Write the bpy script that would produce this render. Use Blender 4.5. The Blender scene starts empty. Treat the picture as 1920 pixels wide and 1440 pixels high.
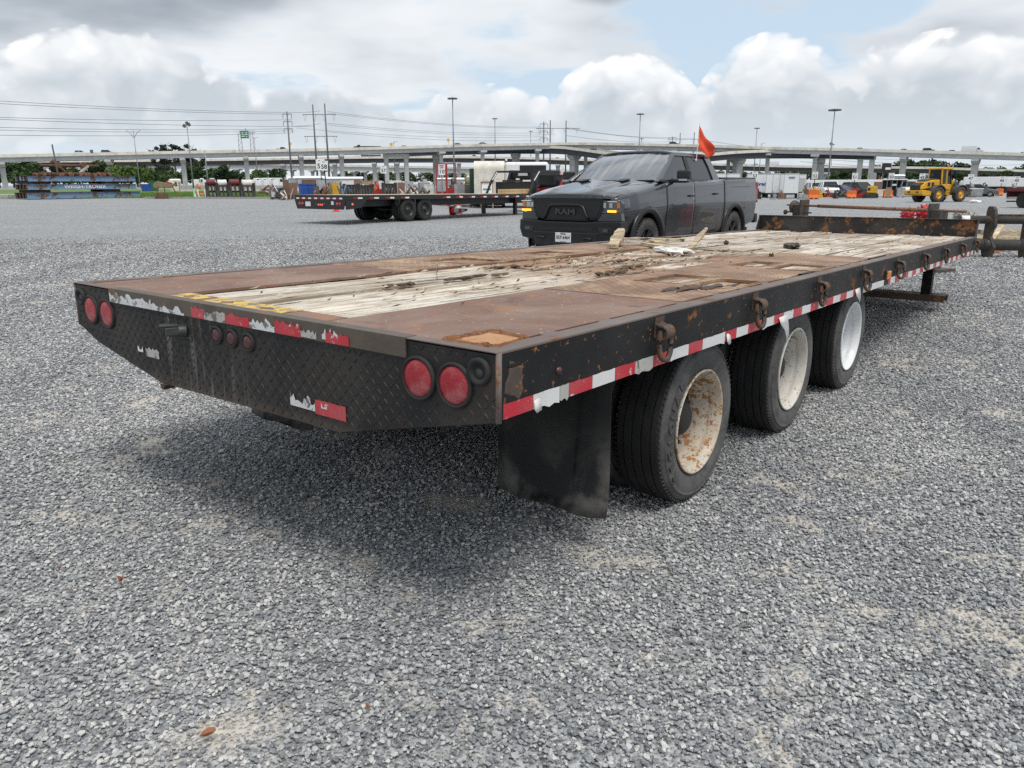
import bpy, bmesh, math, random
import numpy as np
from mathutils import Vector, Matrix, noise as mnoise

R = math.radians
random.seed(7)
SC = bpy.context.scene
COL = SC.collection

# ------------------------------------------------------------------ camera
PITCH, ROLL, CAM_H, FOC = 0.2587, 0.0047, 1.4153, 1426.0
_fw = Vector((0, math.cos(PITCH), -math.sin(PITCH)))
_up = Vector((0, math.sin(PITCH), math.cos(PITCH)))
_rt = Vector((1, 0, 0))
_r2 = _rt * math.cos(ROLL) - _up * math.sin(ROLL)
_u2 = _rt * math.sin(ROLL) + _up * math.cos(ROLL)
cam_data = bpy.data.cameras.new('camera')
cam = bpy.data.objects.new('camera', cam_data)
COL.objects.link(cam)
m = Matrix.Identity(4)
for i in range(3):
    m[i][0], m[i][1], m[i][2] = _r2[i], _u2[i], -_fw[i]
m[2][3] = CAM_H
cam.matrix_world = m
cam_data.sensor_width = 36.0
cam_data.lens = FOC / 1920.0 * 36.0
cam_data.clip_start = 0.05
cam_data.clip_end = 6000.0
SC.camera = cam
SC.render.engine = 'CYCLES'
SC.cycles.use_denoising = False
SC.cycles.max_bounces = 5
SC.cycles.diffuse_bounces = 3
SC.cycles.transparent_max_bounces = 24
SC.view_settings.view_transform = 'Standard'
SC.view_settings.look = 'None'
SC.view_settings.exposure = 0.36
SC.view_settings.gamma = 1.0
SC.view_settings.use_curve_mapping = False

# ------------------------------------------------------------------ sun and sky
SUN_AZ, SUN_EL = R(150.0), R(66.0)          # azimuth from +Y towards +X
sun_dir = Vector((math.sin(SUN_AZ) * math.cos(SUN_EL), math.cos(SUN_AZ) * math.cos(SUN_EL), math.sin(SUN_EL)))
sl = bpy.data.lights.new('sun', 'SUN')
sl.energy = 2.0
sl.angle = R(24.0)
sl.color = (1.0, 0.96, 0.90)
sun = bpy.data.objects.new('sun', sl)
sun.rotation_euler = sun_dir.to_track_quat('Z', 'Y').to_euler()
COL.objects.link(sun)


class NT:
    """small wrapper to write node trees tersely"""
    def __init__(self, tree):
        self.t = tree
        self.n = tree.nodes
        self.l = tree.links

    def put(self, sock, v):
        if v is None:
            return
        if isinstance(v, bpy.types.NodeSocket):
            self.l.new(v, sock)
        else:
            if sock.type == 'RGBA' and not hasattr(v, '__len__'):
                v = (v, v, v, 1)
            elif sock.type == 'RGBA' and len(v) == 3:
                v = (*v, 1)
            elif sock.type == 'VECTOR' and not hasattr(v, '__len__'):
                v = (v, v, v)
            sock.default_value = v

    def math(self, op, a, b=None, c=None, clamp=False):
        n = self.n.new('ShaderNodeMath'); n.operation = op; n.use_clamp = clamp
        self.put(n.inputs[0], a); self.put(n.inputs[1], b)
        if c is not None: self.put(n.inputs[2], c)
        return n.outputs[0]

    def vmath(self, op, a, b=None, scale=None):
        n = self.n.new('ShaderNodeVectorMath'); n.operation = op
        self.put(n.inputs[0], a)
        if b is not None: self.put(n.inputs[1], b)
        if scale is not None: self.put(n.inputs['Scale'], scale)
        return n.outputs['Value'] if op in ('LENGTH', 'DOT_PRODUCT', 'DISTANCE') else n.outputs[0]

    def mix(self, fac, a, b, blend='MIX'):
        n = self.n.new('ShaderNodeMix'); n.data_type = 'RGBA'; n.blend_type = blend
        self.put(n.inputs[0], fac); self.put(n.inputs[6], a); self.put(n.inputs[7], b)
        return n.outputs[2]

    def noise(self, scale, detail=4, rough=0.55, vec=None, dist=0.0, out='Fac', dim='3D', w=None):
        n = self.n.new('ShaderNodeTexNoise'); n.noise_dimensions = dim
        self.put(n.inputs['Scale'], scale); self.put(n.inputs['Detail'], detail)
        self.put(n.inputs['Roughness'], rough); self.put(n.inputs['Distortion'], dist)
        if vec is not None: self.put(n.inputs['Vector'], vec)
        if w is not None: self.put(n.inputs['W'], w)
        return n.outputs[out]

    def voro(self, scale, vec=None, feature='F1', out='Distance', rnd=1.0, dim='3D'):
        n = self.n.new('ShaderNodeTexVoronoi'); n.feature = feature; n.voronoi_dimensions = dim
        self.put(n.inputs['Scale'], scale); self.put(n.inputs['Randomness'], rnd)
        if vec is not None: self.put(n.inputs['Vector'], vec)
        return n.outputs[out]

    def coord(self, out='Object'):
        return self.n.new('ShaderNodeTexCoord').outputs[out]

    def mapping(self, vec, loc=(0, 0, 0), rot=(0, 0, 0), scale=(1, 1, 1)):
        n = self.n.new('ShaderNodeMapping')
        self.put(n.inputs['Vector'], vec)
        n.inputs['Location'].default_value = loc; n.inputs['Rotation'].default_value = rot
        n.inputs['Scale'].default_value = scale
        return n.outputs[0]

    def sep(self, vec):
        n = self.n.new('ShaderNodeSeparateXYZ'); self.put(n.inputs[0], vec); return n.outputs

    def comb(self, x, y, z):
        n = self.n.new('ShaderNodeCombineXYZ')
        for i, v in enumerate((x, y, z)): self.put(n.inputs[i], v)
        return n.outputs[0]

    def ramp(self, fac, stops, interp='LINEAR'):
        n = self.n.new('ShaderNodeValToRGB'); self.put(n.inputs[0], fac)
        e = n.color_ramp.elements; n.color_ramp.interpolation = interp
        while len(e) < len(stops): e.new(0.5)
        for i, (p, c) in enumerate(stops):
            e[i].position = p
            e[i].color = (c, c, c, 1) if not hasattr(c, '__len__') else (*c, 1)
        return n.outputs[0]

    def step(self, x, lo, hi, smooth=True):
        n = self.n.new('ShaderNodeMapRange')
        n.interpolation_type = 'SMOOTHSTEP' if smooth else 'LINEAR'
        self.put(n.inputs[0], x); self.put(n.inputs[1], lo); self.put(n.inputs[2], hi)
        n.inputs[3].default_value = 0.0; n.inputs[4].default_value = 1.0
        return n.outputs[0]

    def bump(self, h, strength=0.5, dist=0.01, normal=None):
        n = self.n.new('ShaderNodeBump')
        self.put(n.inputs['Strength'], strength); self.put(n.inputs['Distance'], dist)
        self.put(n.inputs['Height'], h)
        if normal is not None: self.put(n.inputs['Normal'], normal)
        return n.outputs[0]

    def rnd(self):
        return self.n.new('ShaderNodeObjectInfo').outputs['Random']


MATS = {}


def newmat(name):
    mt = bpy.data.materials.new(name)
    mt.use_nodes = True
    t = NT(mt.node_tree)
    b = mt.node_tree.nodes['Principled BSDF']
    MATS[name] = mt
    return mt, t, b


def setp(t, b, col=None, rough=None, metal=None, normal=None, spec=None, coat=None, alpha=None, trans=None):
    for k, v in (('Base Color', col), ('Roughness', rough), ('Metallic', metal), ('Normal', normal),
                 ('Specular IOR Level', spec), ('Coat Weight', coat), ('Alpha', alpha), ('Transmission Weight', trans)):
        if v is not None:
            t.put(b.inputs[k], v)


# world: a physical sky behind layers of procedural cloud, all laid out by direction
world = bpy.data.worlds.new('World')
SC.world = world
world.use_nodes = True
W = NT(world.node_tree)
bg = world.node_tree.nodes['Background']
sky = W.n.new('ShaderNodeTexSky')
sky.sky_type = 'NISHITA'
sky.sun_disc = False
sky.sun_elevation = SUN_EL
sky.sun_rotation = SUN_AZ
sky.air_density = 1.2
sky.dust_density = 1.5
sky.ozone_density = 1.0
SKY_GAIN = 10.0                                    # cloud radiance is given in picture units times this
gen = W.coord('Generated')
sx, sy, sz = W.sep(gen)
elev = W.math('ARCSINE', sz)                       # radians
azim = W.math('ARCTAN2', sx, sy)                   # 0 = straight ahead, + to the right


def n2(scale, detail, rough, vec, **k):
    return W.noise(scale, detail, rough, vec, dim='2D', **k)


# high sheet: a cloud deck seen in perspective (plane projection)
den = W.math('ADD', W.math('MAXIMUM', sz, 0.0), 0.16)
pl = W.comb(W.math('DIVIDE', sx, den), W.math('DIVIDE', sy, den), 0.0)
n_hi = n2(1.15, 5, 0.50, W.mapping(pl, loc=(3.1, 6.3, 0.0)))
# lower cumulus: heaps laid out by azimuth / elevation
ae = W.comb(azim, W.math('MULTIPLY', elev, 1.25), 0.0)
wob = n2(9.0, 3, 0.55, ae, out='Color')
aew = W.vmath('ADD', ae, W.vmath('SCALE', W.vmath('SUBTRACT', wob, (0.5, 0.5, 0.5)), scale=0.06))
n_cu = n2(7.0, 6, 0.60, W.mapping(aew, loc=(2.35, 1.9, 0.0)))
puff = W.voro(20.0, aew, dim='2D')
puff2 = W.voro(52.0, aew, dim='2D')
soft = n2(5.0, 4, 0.5, W.mapping(ae, loc=(7.1, 4.4, 0), scale=(0.6, 1.4, 1.0)))


def blob(a, e, ra, re, lo=1.0, hi=0.0):
    """soft elliptical mask around a direction (degrees): 1 at the centre, 0 at the rim"""
    da = W.math('DIVIDE', W.math('SUBTRACT', azim, R(a)), R(ra))
    de = W.math('DIVIDE', W.math('SUBTRACT', elev, R(e)), R(re))
    r2 = W.math('MULTIPLY_ADD', da, da, W.math('MULTIPLY', de, de))
    return W.step(r2, lo, hi, smooth=False)


def mx(*a):
    r = a[0]
    for b_ in a[1:]:
        r = W.math('MAXIMUM', r, b_)
    return r


heap = mx(blob(8.0, 3.6, 6.4, 5.6), blob(18.0, 4.0, 6.0, 6.2), blob(-1.5, 3.2, 6.5, 4.0), blob(29.0, 4.0, 11.0, 5.6),
          blob(-25.0, 5.5, 9.0, 4.6), blob(-13.0, 3.4, 8.0, 3.4), blob(-38.0, 4.0, 9.0, 4.0), blob(48.0, 4.0, 12.0, 6.0), blob(-60.0, 4.0, 14.0, 6.0),
          blob(80.0, 4.0, 20.0, 6.0), blob(-95.0, 4.0, 22.0, 6.5), blob(125.0, 4.0, 25.0, 6.0), blob(-140.0, 4.0, 25.0, 6.0), blob(172.0, 4.0, 22.0, 6.0))
f = W.math('MULTIPLY_ADD', heap, 0.62, W.math('MULTIPLY', W.math('SUBTRACT', n_cu, 0.5), 0.55))
f = W.math('SUBTRACT', f, W.math('MULTIPLY', W.step(heap, 0.22, 0.02), 0.6))
f = W.math('SUBTRACT', f, W.math('MULTIPLY', puff, 0.30))
f = W.math('SUBTRACT', f, W.math('MULTIPLY', puff2, 0.13))
cu_m = W.step(f, -0.04, 0.12)
lit = W.step(elev, R(2.2), R(8.2), smooth=False)   # tops catch the light, bases are in their own shade
lit = W.math('MULTIPLY_ADD', W.math('SUBTRACT', 0.42, puff), 0.55, W.math('MULTIPLY', lit, 0.55))
lit = W.math('MULTIPLY_ADD', W.math('SUBTRACT', 0.42, puff2), 0.22, lit)
lit = W.math('MULTIPLY_ADD', W.math('SUBTRACT', soft, 0.5), 1.5, lit)
lit = W.math('MULTIPLY_ADD', W.math('SUBTRACT', n_cu, 0.5), 0.9, lit)
lit = W.math('MULTIPLY_ADD', W.step(f, 0.22, 0.0, smooth=False), 0.16, lit)
cu_col = W.ramp(lit, [(0.02, (0.47, 0.515, 0.565)), (0.30, (0.57, 0.61, 0.65)), (0.55, (0.69, 0.715, 0.74)), (0.80, (0.82, 0.83, 0.84)), (1.0, (0.95, 0.95, 0.955))])
# high deck: cover and shade
gap = blob(16.0, 11.2, 14.0, 5.4)
dark = mx(blob(-28.0, 14.5, 24.0, 7.0), blob(7.0, 13.5, 5.0, 2.2))
cover = W.math('SUBTRACT', n_hi, W.math('MULTIPLY', gap, 0.36))
cover = W.math('ADD', cover, W.math('MULTIPLY_ADD', W.math('SUBTRACT', soft, 0.5), 0.35, W.math('MULTIPLY', dark, 0.15)))
hi_m = W.step(cover, 0.33, 0.47)
hi_s = W.math('MULTIPLY_ADD', soft, 0.55, W.math('MULTIPLY', n_hi, 0.60))
hi_s = W.math('MULTIPLY_ADD', dark, 0.34, hi_s)
hi_col = W.ramp(hi_s, [(0.44, (0.79, 0.805, 0.82)), (0.57, (0.68, 0.71, 0.74)), (0.69, (0.55, 0.59, 0.635)), (0.80, (0.38, 0.42, 0.47)), (0.95, (0.25, 0.28, 0.33))])
blue = W.mix(0.8, W.vmath('SCALE', sky.outputs[0], scale=1.0 / SKY_GAIN), (0.52, 0.64, 0.765))
c = W.mix(hi_m, blue, hi_col)
c = W.mix(W.math('MULTIPLY', cu_m, 0.94), c, cu_col)
# pale veil of moist air low on the horizon
veil = W.step(elev, R(6.0), R(0.5))
c = W.mix(W.math('MULTIPLY', veil, 0.66), c, (0.63, 0.69, 0.735))
low = W.step(elev, R(-1.0), R(-4.0))
c = W.mix(low, c, (0.25, 0.25, 0.25))
W.put(bg.inputs['Color'], W.vmath('SCALE', c, scale=SKY_GAIN))
bg.inputs['Strength'].default_value = 0.95 / SKY_GAIN
world.cycles.sampling_method = 'MANUAL'
world.cycles.sample_map_resolution = 256
# ------------------------------------------------------------------ helpers
def tag(o, label=None, cat=None, group=None, kind=None):
    if label: o['label'] = label
    if cat: o['category'] = cat
    if group: o['group'] = group
    if kind: o['kind'] = kind
    return o


def empty(name, loc=(0, 0, 0), rz=0.0, label=None, cat=None, group=None, kind=None):
    o = bpy.data.objects.new(name, None)
    o.empty_display_size = 0.2
    COL.objects.link(o)
    o.location = loc
    o.rotation_euler = (0, 0, rz)
    return tag(o, label, cat, group, kind)


def link(name, me, parent=None):
    o = bpy.data.objects.new(name, me)
    COL.objects.link(o)
    if parent is not None:
        o.parent = parent
    return o


def copy_tree(o, parent=None):
    c = o.copy()
    COL.objects.link(c)
    c.parent = parent
    for ch in list(o.children):
        copy_tree(ch, c)
    return c


class MB:
    """mesh builder: collects shapes, builds one mesh object"""
    def __init__(self):
        self.v, self.f, self.mi, self.sm = [], [], [], []
        self.cur = 0
        self.smooth = False

    def add(self, vs, fs):
        o = len(self.v)
        self.v.extend([tuple(p) for p in vs])
        for f in fs:
            self.f.append([o + i for i in f]); self.mi.append(self.cur); self.sm.append(self.smooth)
        return self

    def box(self, c, s, rot=None):
        hx, hy, hz = s[0] / 2, s[1] / 2, s[2] / 2
        vs = [Vector((x, y, z)) for x in (-hx, hx) for y in (-hy, hy) for z in (-hz, hz)]
        if rot is not None:
            mt = rot if isinstance(rot, Matrix) else Matrix.Rotation(rot, 3, 'Z')
            vs = [mt @ p for p in vs]
        vs = [p + Vector(c) for p in vs]
        return self.add(vs, [(0, 1, 3, 2), (4, 6, 7, 5), (0, 4, 5, 1), (2, 3, 7, 6), (0, 2, 6, 4), (1, 5, 7, 3)])

    def b(self, x0, x1, y0, y1, z0, z1):
        return self.box(((x0 + x1) / 2, (y0 + y1) / 2, (z0 + z1) / 2), (abs(x1 - x0), abs(y1 - y0), abs(z1 - z0)))

    def bar(self, p0, p1, w, h=None):
        """rectangular bar between two points"""
        p0, p1 = Vector(p0), Vector(p1)
        d = p1 - p0
        q = d.to_track_quat('Y', 'Z').to_matrix()
        return self.box((p0 + p1) / 2, (w, d.length, h or w), q)

    def cyl(self, p0, p1, r0, r1=None, seg=12, caps=True):
        p0, p1 = Vector(p0), Vector(p1)
        r1 = r0 if r1 is None else r1
        q = (p1 - p0).to_track_quat('Z', 'Y').to_matrix()
        vs = []
        for p, r in ((p0, r0), (p1, r1)):
            for i in range(seg):
                a = 2 * math.pi * i / seg
                vs.append(p + q @ Vector((r * math.cos(a), r * math.sin(a), 0)))
        s0 = self.smooth
        self.smooth = seg >= 8
        self.add(vs, [(i, (i + 1) % seg, seg + (i + 1) % seg, seg + i) for i in range(seg)])
        self.smooth = False
        if caps:
            self.add(vs[:seg], [tuple(reversed(range(seg)))])
            self.add(vs[seg:], [tuple(range(seg))])
        self.smooth = s0
        return self

    def tube(self, pts, r, seg=8, closed=False, flat=None):
        """round (or flat = (w, h)) section swept along points"""
        pts = [Vector(p) for p in pts]
        n = len(pts)
        rings = []
        ref = Vector((0, 0, 1))
        for i, p in enumerate(pts):
            a = pts[i - 1] if (i > 0 or closed) else p
            b = pts[(i + 1) % n] if (i < n - 1 or closed) else p
            t = (b - a).normalized()
            u = ref.cross(t)
            if u.length < 1e-3: u = Vector((1, 0, 0)).cross(t)
            u.normalize(); w = t.cross(u)
            rr = r[i] if hasattr(r, '__len__') else r
            ring = []
            for k in range(seg):
                an = 2 * math.pi * k / seg
                ring.append(p + (u * math.cos(an) + w * math.sin(an)) * rr)
            rings.append(ring)
        vs = [p for rg in rings for p in rg]
        fs = []
        m_ = n if closed else n - 1
        for i in range(m_):
            j = (i + 1) % n
            for k in range(seg):
                k2 = (k + 1) % seg
                fs.append((i * seg + k, i * seg + k2, j * seg + k2, j * seg + k))
        s0 = self.smooth; self.smooth = True
        self.add(vs, fs)
        self.smooth = False
        if not closed:
            self.add(rings[0], [tuple(reversed(range(seg)))]); self.add(rings[-1], [tuple(range(seg))])
        self.smooth = s0
        return self

    def lathe(self, prof, seg=32, center=(0, 0, 0), axis='Y', closed=False, smooth=True, arc=None):
        """prof: list of (radius, along-axis)"""
        c = Vector(center); vs = []
        for i in range(seg):
            a = 2 * math.pi * i / seg
            for r, h in prof:
                if axis == 'Y': p = Vector((r * math.cos(a), h, r * math.sin(a)))
                elif axis == 'Z': p = Vector((r * math.cos(a), r * math.sin(a), h))
                else: p = Vector((h, r * math.cos(a), r * math.sin(a)))
                vs.append(c + p)
        k = len(prof); fs = []
        for i in range(seg):
            j = (i + 1) % seg
            for q in range(k if closed else k - 1):
                q2 = (q + 1) % k
                fs.append((i * k + q, j * k + q, j * k + q2, i * k + q2))
        s0 = self.smooth; self.smooth = smooth
        self.add(vs, fs); self.smooth = s0
        return self

    def prism(self, poly, axis, a0, a1):
        """extrude a 2D polygon along an axis; poly coords are the two other axes in order"""
        def mk(p, a):
            return {'X': (a, p[0], p[1]), 'Y': (p[0], a, p[1]), 'Z': (p[0], p[1], a)}[axis]
        n = len(poly)
        vs = [mk(p, a0) for p in poly] + [mk(p, a1) for p in poly]
        fs = [(i, (i + 1) % n, n + (i + 1) % n, n + i) for i in range(n)]
        fs += [tuple(reversed(range(n))), tuple(range(n, 2 * n))]
        return self.add(vs, fs)

    def ball(self, c, r, sub=1, jit=0.0, seed=0):
        bm = bmesh.new()
        bmesh.ops.create_icosphere(bm, subdivisions=sub, radius=1.0)
        rg = random.Random(seed)
        c = Vector(c); rr = Vector(r) if hasattr(r, '__len__') else Vector((r, r, r))
        vs = []
        for v in bm.verts:
            k = 1 + rg.uniform(-jit, jit)
            vs.append(c + Vector((v.co.x * rr.x * k, v.co.y * rr.y * k, v.co.z * rr.z * k)))
        bm.verts.index_update()
        fs = [[v.index for v in f.verts] for f in bm.faces]
        bm.free()
        return self.add(vs, fs)

    def xf(self, mt, start=0):
        self.v[start:] = [tuple(mt @ Vector(p)) for p in self.v[start:]]
        return self

    def build(self, name, mat=None, parent=None, bevel=0.0, fix=True, seg=2):
        me = bpy.data.meshes.new(name)
        me.from_pydata(self.v, [], self.f)
        mats = mat if isinstance(mat, (list, tuple)) else [mat]
        for x in mats:
            if x is not None: me.materials.append(MATS[x] if isinstance(x, str) else x)
        me.polygons.foreach_set('material_index', self.mi)
        me.polygons.foreach_set('use_smooth', self.sm)
        me.update()
        if fix:
            bm = bmesh.new(); bm.from_mesh(me)
            bmesh.ops.remove_doubles(bm, verts=bm.verts, dist=1e-5)
            bmesh.ops.recalc_face_normals(bm, faces=bm.faces)
            if bevel > 0:
                es = [e for e in bm.edges if len(e.link_faces) == 2 and e.calc_face_angle(0) > 0.6]
                bmesh.ops.bevel(bm, geom=es, offset=bevel, segments=seg, affect='EDGES', profile=0.5, clamp_overlap=True)
            bm.to_mesh(me); bm.free()
        return link(name, me, parent)


def text_mesh(name, body, size, mat, parent=None, extrude=0.002, align='CENTER', sx=1.0, bold=0.0):
    """lettering: lies in its own XY plane, reads along +X"""
    cu = bpy.data.curves.new(name, 'FONT')
    cu.body = body; cu.size = size; cu.extrude = extrude; cu.align_x = align; cu.align_y = 'CENTER'
    cu.offset = bold
    cu.resolution_u = 3
    tmp = bpy.data.objects.new(name, cu)
    COL.objects.link(tmp)
    dg = bpy.context.evaluated_depsgraph_get(); dg.update()
    me = bpy.data.meshes.new_from_object(tmp.evaluated_get(dg))
    bpy.data.objects.remove(tmp); bpy.data.curves.remove(cu)
    me.materials.clear(); me.materials.append(MATS[mat])
    if sx != 1.0:
        me.transform(Matrix.Diagonal((sx, 1, 1, 1)))
    return link(name, me, parent)


def frame_mat(origin, xdir, ydir):
    """matrix whose local X, Y point along the given directions"""
    x = Vector(xdir).normalized(); y = Vector(ydir); y = (y - x * y.dot(x)).normalized(); z = x.cross(y)
    mt = Matrix.Identity(4)
    for i in range(3):
        mt[i][0], mt[i][1], mt[i][2], mt[i][3] = x[i], y[i], z[i], origin[i]
    return mt


def gz(x, y):
    """height of the lot: level near by, draining gently away to the right-hand back"""
    k = min(1.0, max(0.0, (x + 8.0) / 24.0)); k = k * k * (3 - 2 * k)
    return -0.006 * max(0.0, min(y, 110.0) - 20.0) * k


def pix_ray(px, py):
    x = (px - 960.0) / FOC; y = (720.0 - py) / FOC
    return _r2 * x + _u2 * y + _fw


def at(px, py, Y):
    """point seen at a photo pixel, Y metres ahead"""
    r = pix_ray(px, py)
    return Vector((0, 0, CAM_H)) + r * (Y / r.y)


def on_ground(px, Y):
    """ground point in the direction of a photo column, Y metres ahead"""
    p = at(px, 350, Y)
    return Vector((p.x, Y, gz(p.x, Y)))
# ------------------------------------------------------------------ materials
def simple(name, col, rough=0.6, metal=0.0, var=0.18, scale=6.0, bump=0.0, bscale=40.0, spec=None, coat=None, dirt=None, dirt_amt=0.35, dscale=2.5):
    """a plain coloured surface with uneven tone, optional dirt and relief"""
    mt, t, b = newmat(name)
    co = t.coord('Object')
    n1 = t.noise(scale, 5, 0.6, co)
    lo = tuple(c * (1 - var) for c in col); hi = tuple(min(1, c * (1 + var)) for c in col)
    c = t.mix(t.step(n1, 0.3, 0.7), lo, hi)
    if dirt is not None:
        n2 = t.noise(dscale, 7, 0.65, co, dist=0.4)
        c = t.mix(t.math('MULTIPLY', t.step(n2, 0.5, 0.68), dirt_amt), c, dirt)
    rr = t.math('ADD', rough - 0.08, t.math('MULTIPLY', n1, 0.16))
    nrm = t.bump(t.noise(bscale, 4, 0.6, co), 0.5, bump) if bump else None
    setp(t, b, c, rr, metal, nrm, spec, coat)
    return mt


def rusty(name, paint, rust1=(0.16, 0.065, 0.028), rust2=(0.30, 0.125, 0.045), scale=7.0, amount=0.42, rough=0.55, metal=0.0,
          dust=(0.22, 0.20, 0.18), dust_amt=0.25, flecks=None, bump=0.0015, spec=0.35):
    """paint worn through to rust in patches, with flecks and dust"""
    mt, t, b = newmat(name)
    co = t.coord('Object')
    n1 = t.noise(scale, 8, 0.68, co, dist=0.3)
    th = 1.0 - amount
    mr = t.step(n1, th - 0.035, th + 0.03)
    if flecks:
        nf = t.noise(flecks[0], 4, 0.6, co)
        mr = t.math('MAXIMUM', mr, t.step(nf, flecks[1], flecks[1] + 0.03))
    nr = t.noise(scale * 5, 6, 0.65, co)
    rc = t.mix(t.step(nr, 0.35, 0.68), rust1, rust2)
    nd = t.noise(2.2, 6, 0.6, co)
    pc = t.mix(t.math('MULTIPLY', t.step(nd, 0.38, 0.72), dust_amt), paint, dust)
    c = t.mix(mr, pc, rc)
    rr = t.math('ADD', rough, t.math('MULTIPLY', mr, 0.3))
    h = t.math('ADD', t.math('MULTIPLY', mr, -0.5), t.math('MULTIPLY', nr, 0.5))
    setp(t, b, c, t.math('MINIMUM', rr, 0.95), metal, t.bump(h, 0.6, bump), spec=spec)
    return mt


# gravel ground: average of the loose stone that covers it, with sandy fines showing in patches
def dust_mask(t, co):
    a = t.noise(2.1, 6, 0.64, co)
    return a


def gravel_far(name):
    mt, t, b = newmat(name)
    co = t.coord('Object')
    vn = t.n.new('ShaderNodeTexVoronoi'); vn.voronoi_dimensions = '2D'; vn.inputs['Scale'].default_value = 70.0; t.put(vn.inputs['Vector'], co)
    vcol, vd = vn.outputs['Color'], vn.outputs['Distance']
    v2 = t.voro(31.0, co, out='Color', dim='2D')
    g = t.sep(vcol)[0]; g2 = t.sep(v2)[1]
    gg = t.math('ADD', t.math('MULTIPLY', g, 0.6), t.math('MULTIPLY', g2, 0.4))
    c = t.ramp(gg, [(0.12, (0.118, 0.125, 0.134)), (0.5, (0.258, 0.266, 0.276)), (0.82, (0.385, 0.387, 0.385)), (0.97, (0.52, 0.505, 0.475))])
    big = t.noise(0.35, 5, 0.6, co)
    c = t.mix(t.math('MULTIPLY', t.step(big, 0.42, 0.62), 0.10), c, (0.44, 0.445, 0.445))
    tr = t.noise(0.16, 4, 0.55, t.mapping(co, scale=(0.35, 1.6, 1.0), rot=(0, 0, R(-12))))
    c = t.mix(t.math('MULTIPLY', t.step(tr, 0.46, 0.66), 0.22), c, (0.22, 0.226, 0.232))
    cl = t.noise(9.0, 5, 0.75, t.mapping(co, scale=(1, 0.28, 0)))
    c = t.mix(1.0, c, t.ramp(cl, [(0.3, 0.74), (0.5, 1.10), (0.7, 1.45)]), 'MULTIPLY')
    dm = dust_mask(t, co)
    c = t.mix(t.math('MULTIPLY', t.math('MULTIPLY', t.step(dm, 0.53, 0.63), t.step(t.sep(co)[1], 22.0, 6.0)), 0.7), c, (0.56, 0.515, 0.445))
    sh = t.step(vd, 0.0, 0.5)
    setp(t, b, c, 0.9, 0.0, t.bump(t.math('SUBTRACT', 1.0, sh), 0.7, 0.012), spec=0.2)
    return mt


gravel_far('gravel_ground')


def stone_mat():
    mt, t, b = newmat('gravel_stone')
    a = t.n.new('ShaderNodeAttribute'); a.attribute_type = 'INSTANCER'; a.attribute_name = 'tone'
    co = t.coord('Object')
    tone = a.outputs['Fac']
    c = t.ramp(tone, [(0.0, (0.12, 0.131, 0.148)), (0.35, (0.235, 0.248, 0.266)), (0.68, (0.37, 0.378, 0.386)), (0.90, (0.52, 0.515, 0.505)),
                      (0.97, (0.66, 0.64, 0.60)), (0.997, (0.62, 0.54, 0.42)), (1.0, (0.45, 0.28, 0.18))])
    n = t.noise(2.2, 4, 0.6, co)
    c = t.mix(t.math('MULTIPLY', t.step(n, 0.4, 0.7), 0.35), c, (0.52, 0.50, 0.47))
    setp(t, b, c, 0.82, 0.0, t.bump(n, 0.3, 0.1), spec=0.3)


stone_mat()


# wood of the deck: bleached, checked and stained boards
def deck_wood(name, pale, mid, stain, stain_amt, zone=False, xs=1.0):
    mt, t, b = newmat(name)
    co = t.coord('Object')
    rn = t.rnd()
    off = t.comb(t.math('MULTIPLY', rn, 37.0), t.math('MULTIPLY', rn, 11.0), 0.0)
    cs = t.vmath('ADD', co, off)
    g1 = t.noise(1.0, 7, 0.72, t.mapping(cs, scale=(2.0 * xs, 30.0, 20.0)), dist=0.5)      # fine grain
    g2 = t.noise(1.0, 6, 0.66, t.mapping(cs, scale=(1.25 * xs, 15.0, 9.0)), dist=0.8)       # checks and splits
    g3 = t.noise(1.0, 5, 0.66, t.mapping(cs, scale=(5.0 * xs, 55.0, 9.0)), dist=0.4)       # broken fibres
    blo = t.noise(2.2, 7, 0.68, cs, dist=0.6)
    blo2 = t.noise(1.3, 7, 0.68, t.mapping(co, loc=(5.3, 1.2, 0), scale=(0.8, 1.5, 1)), dist=0.9)
    c = t.mix(t.step(g1, 0.40, 0.60), mid, pale)
    c = t.mix(t.math('MULTIPLY', t.step(blo, 0.46, 0.60), 0.55), c, tuple(min(0.8, x * 1.12) for x in pale))
    st = t.math('MULTIPLY', t.step(blo2, 0.44, 0.58), stain_amt)
    if zone:                                            # the boards above the axles are soaked with rust and mud
        x = t.sep(co)[0]
        zn = t.math('MULTIPLY', t.step(x, 1.5, 2.3), t.step(x, 4.9, 3.9))
        st = t.math('MAXIMUM', st, t.math('MULTIPLY', t.math('MULTIPLY', zn, t.step(blo2, 0.36, 0.54)), 0.85))
    c = t.mix(st, c, t.mix(t.step(g3, 0.35, 0.65), tuple(x * 0.55 for x in stain), stain))
    crack = t.math('MAXIMUM', t.step(g2, 0.405, 0.365), t.math('MULTIPLY', t.step(g3, 0.40, 0.33), 0.85))
    c = t.mix(t.math('MULTIPLY', crack, 0.9), c, (0.060, 0.045, 0.034))
    tone = t.math('ADD', 0.84, t.math('MULTIPLY', rn, 0.30))
    c = t.mix(1.0, c, t.comb(tone, tone, tone), 'MULTIPLY')
    h = t.math('SUBTRACT', t.math('ADD', t.math('MULTIPLY', g1, 0.6), t.math('MULTIPLY', g2, 0.5)), t.math('MULTIPLY', crack, 0.9))
    setp(t, b, c, 0.88, 0.0, t.bump(h, 1.0, 0.008), spec=0.15)


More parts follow.
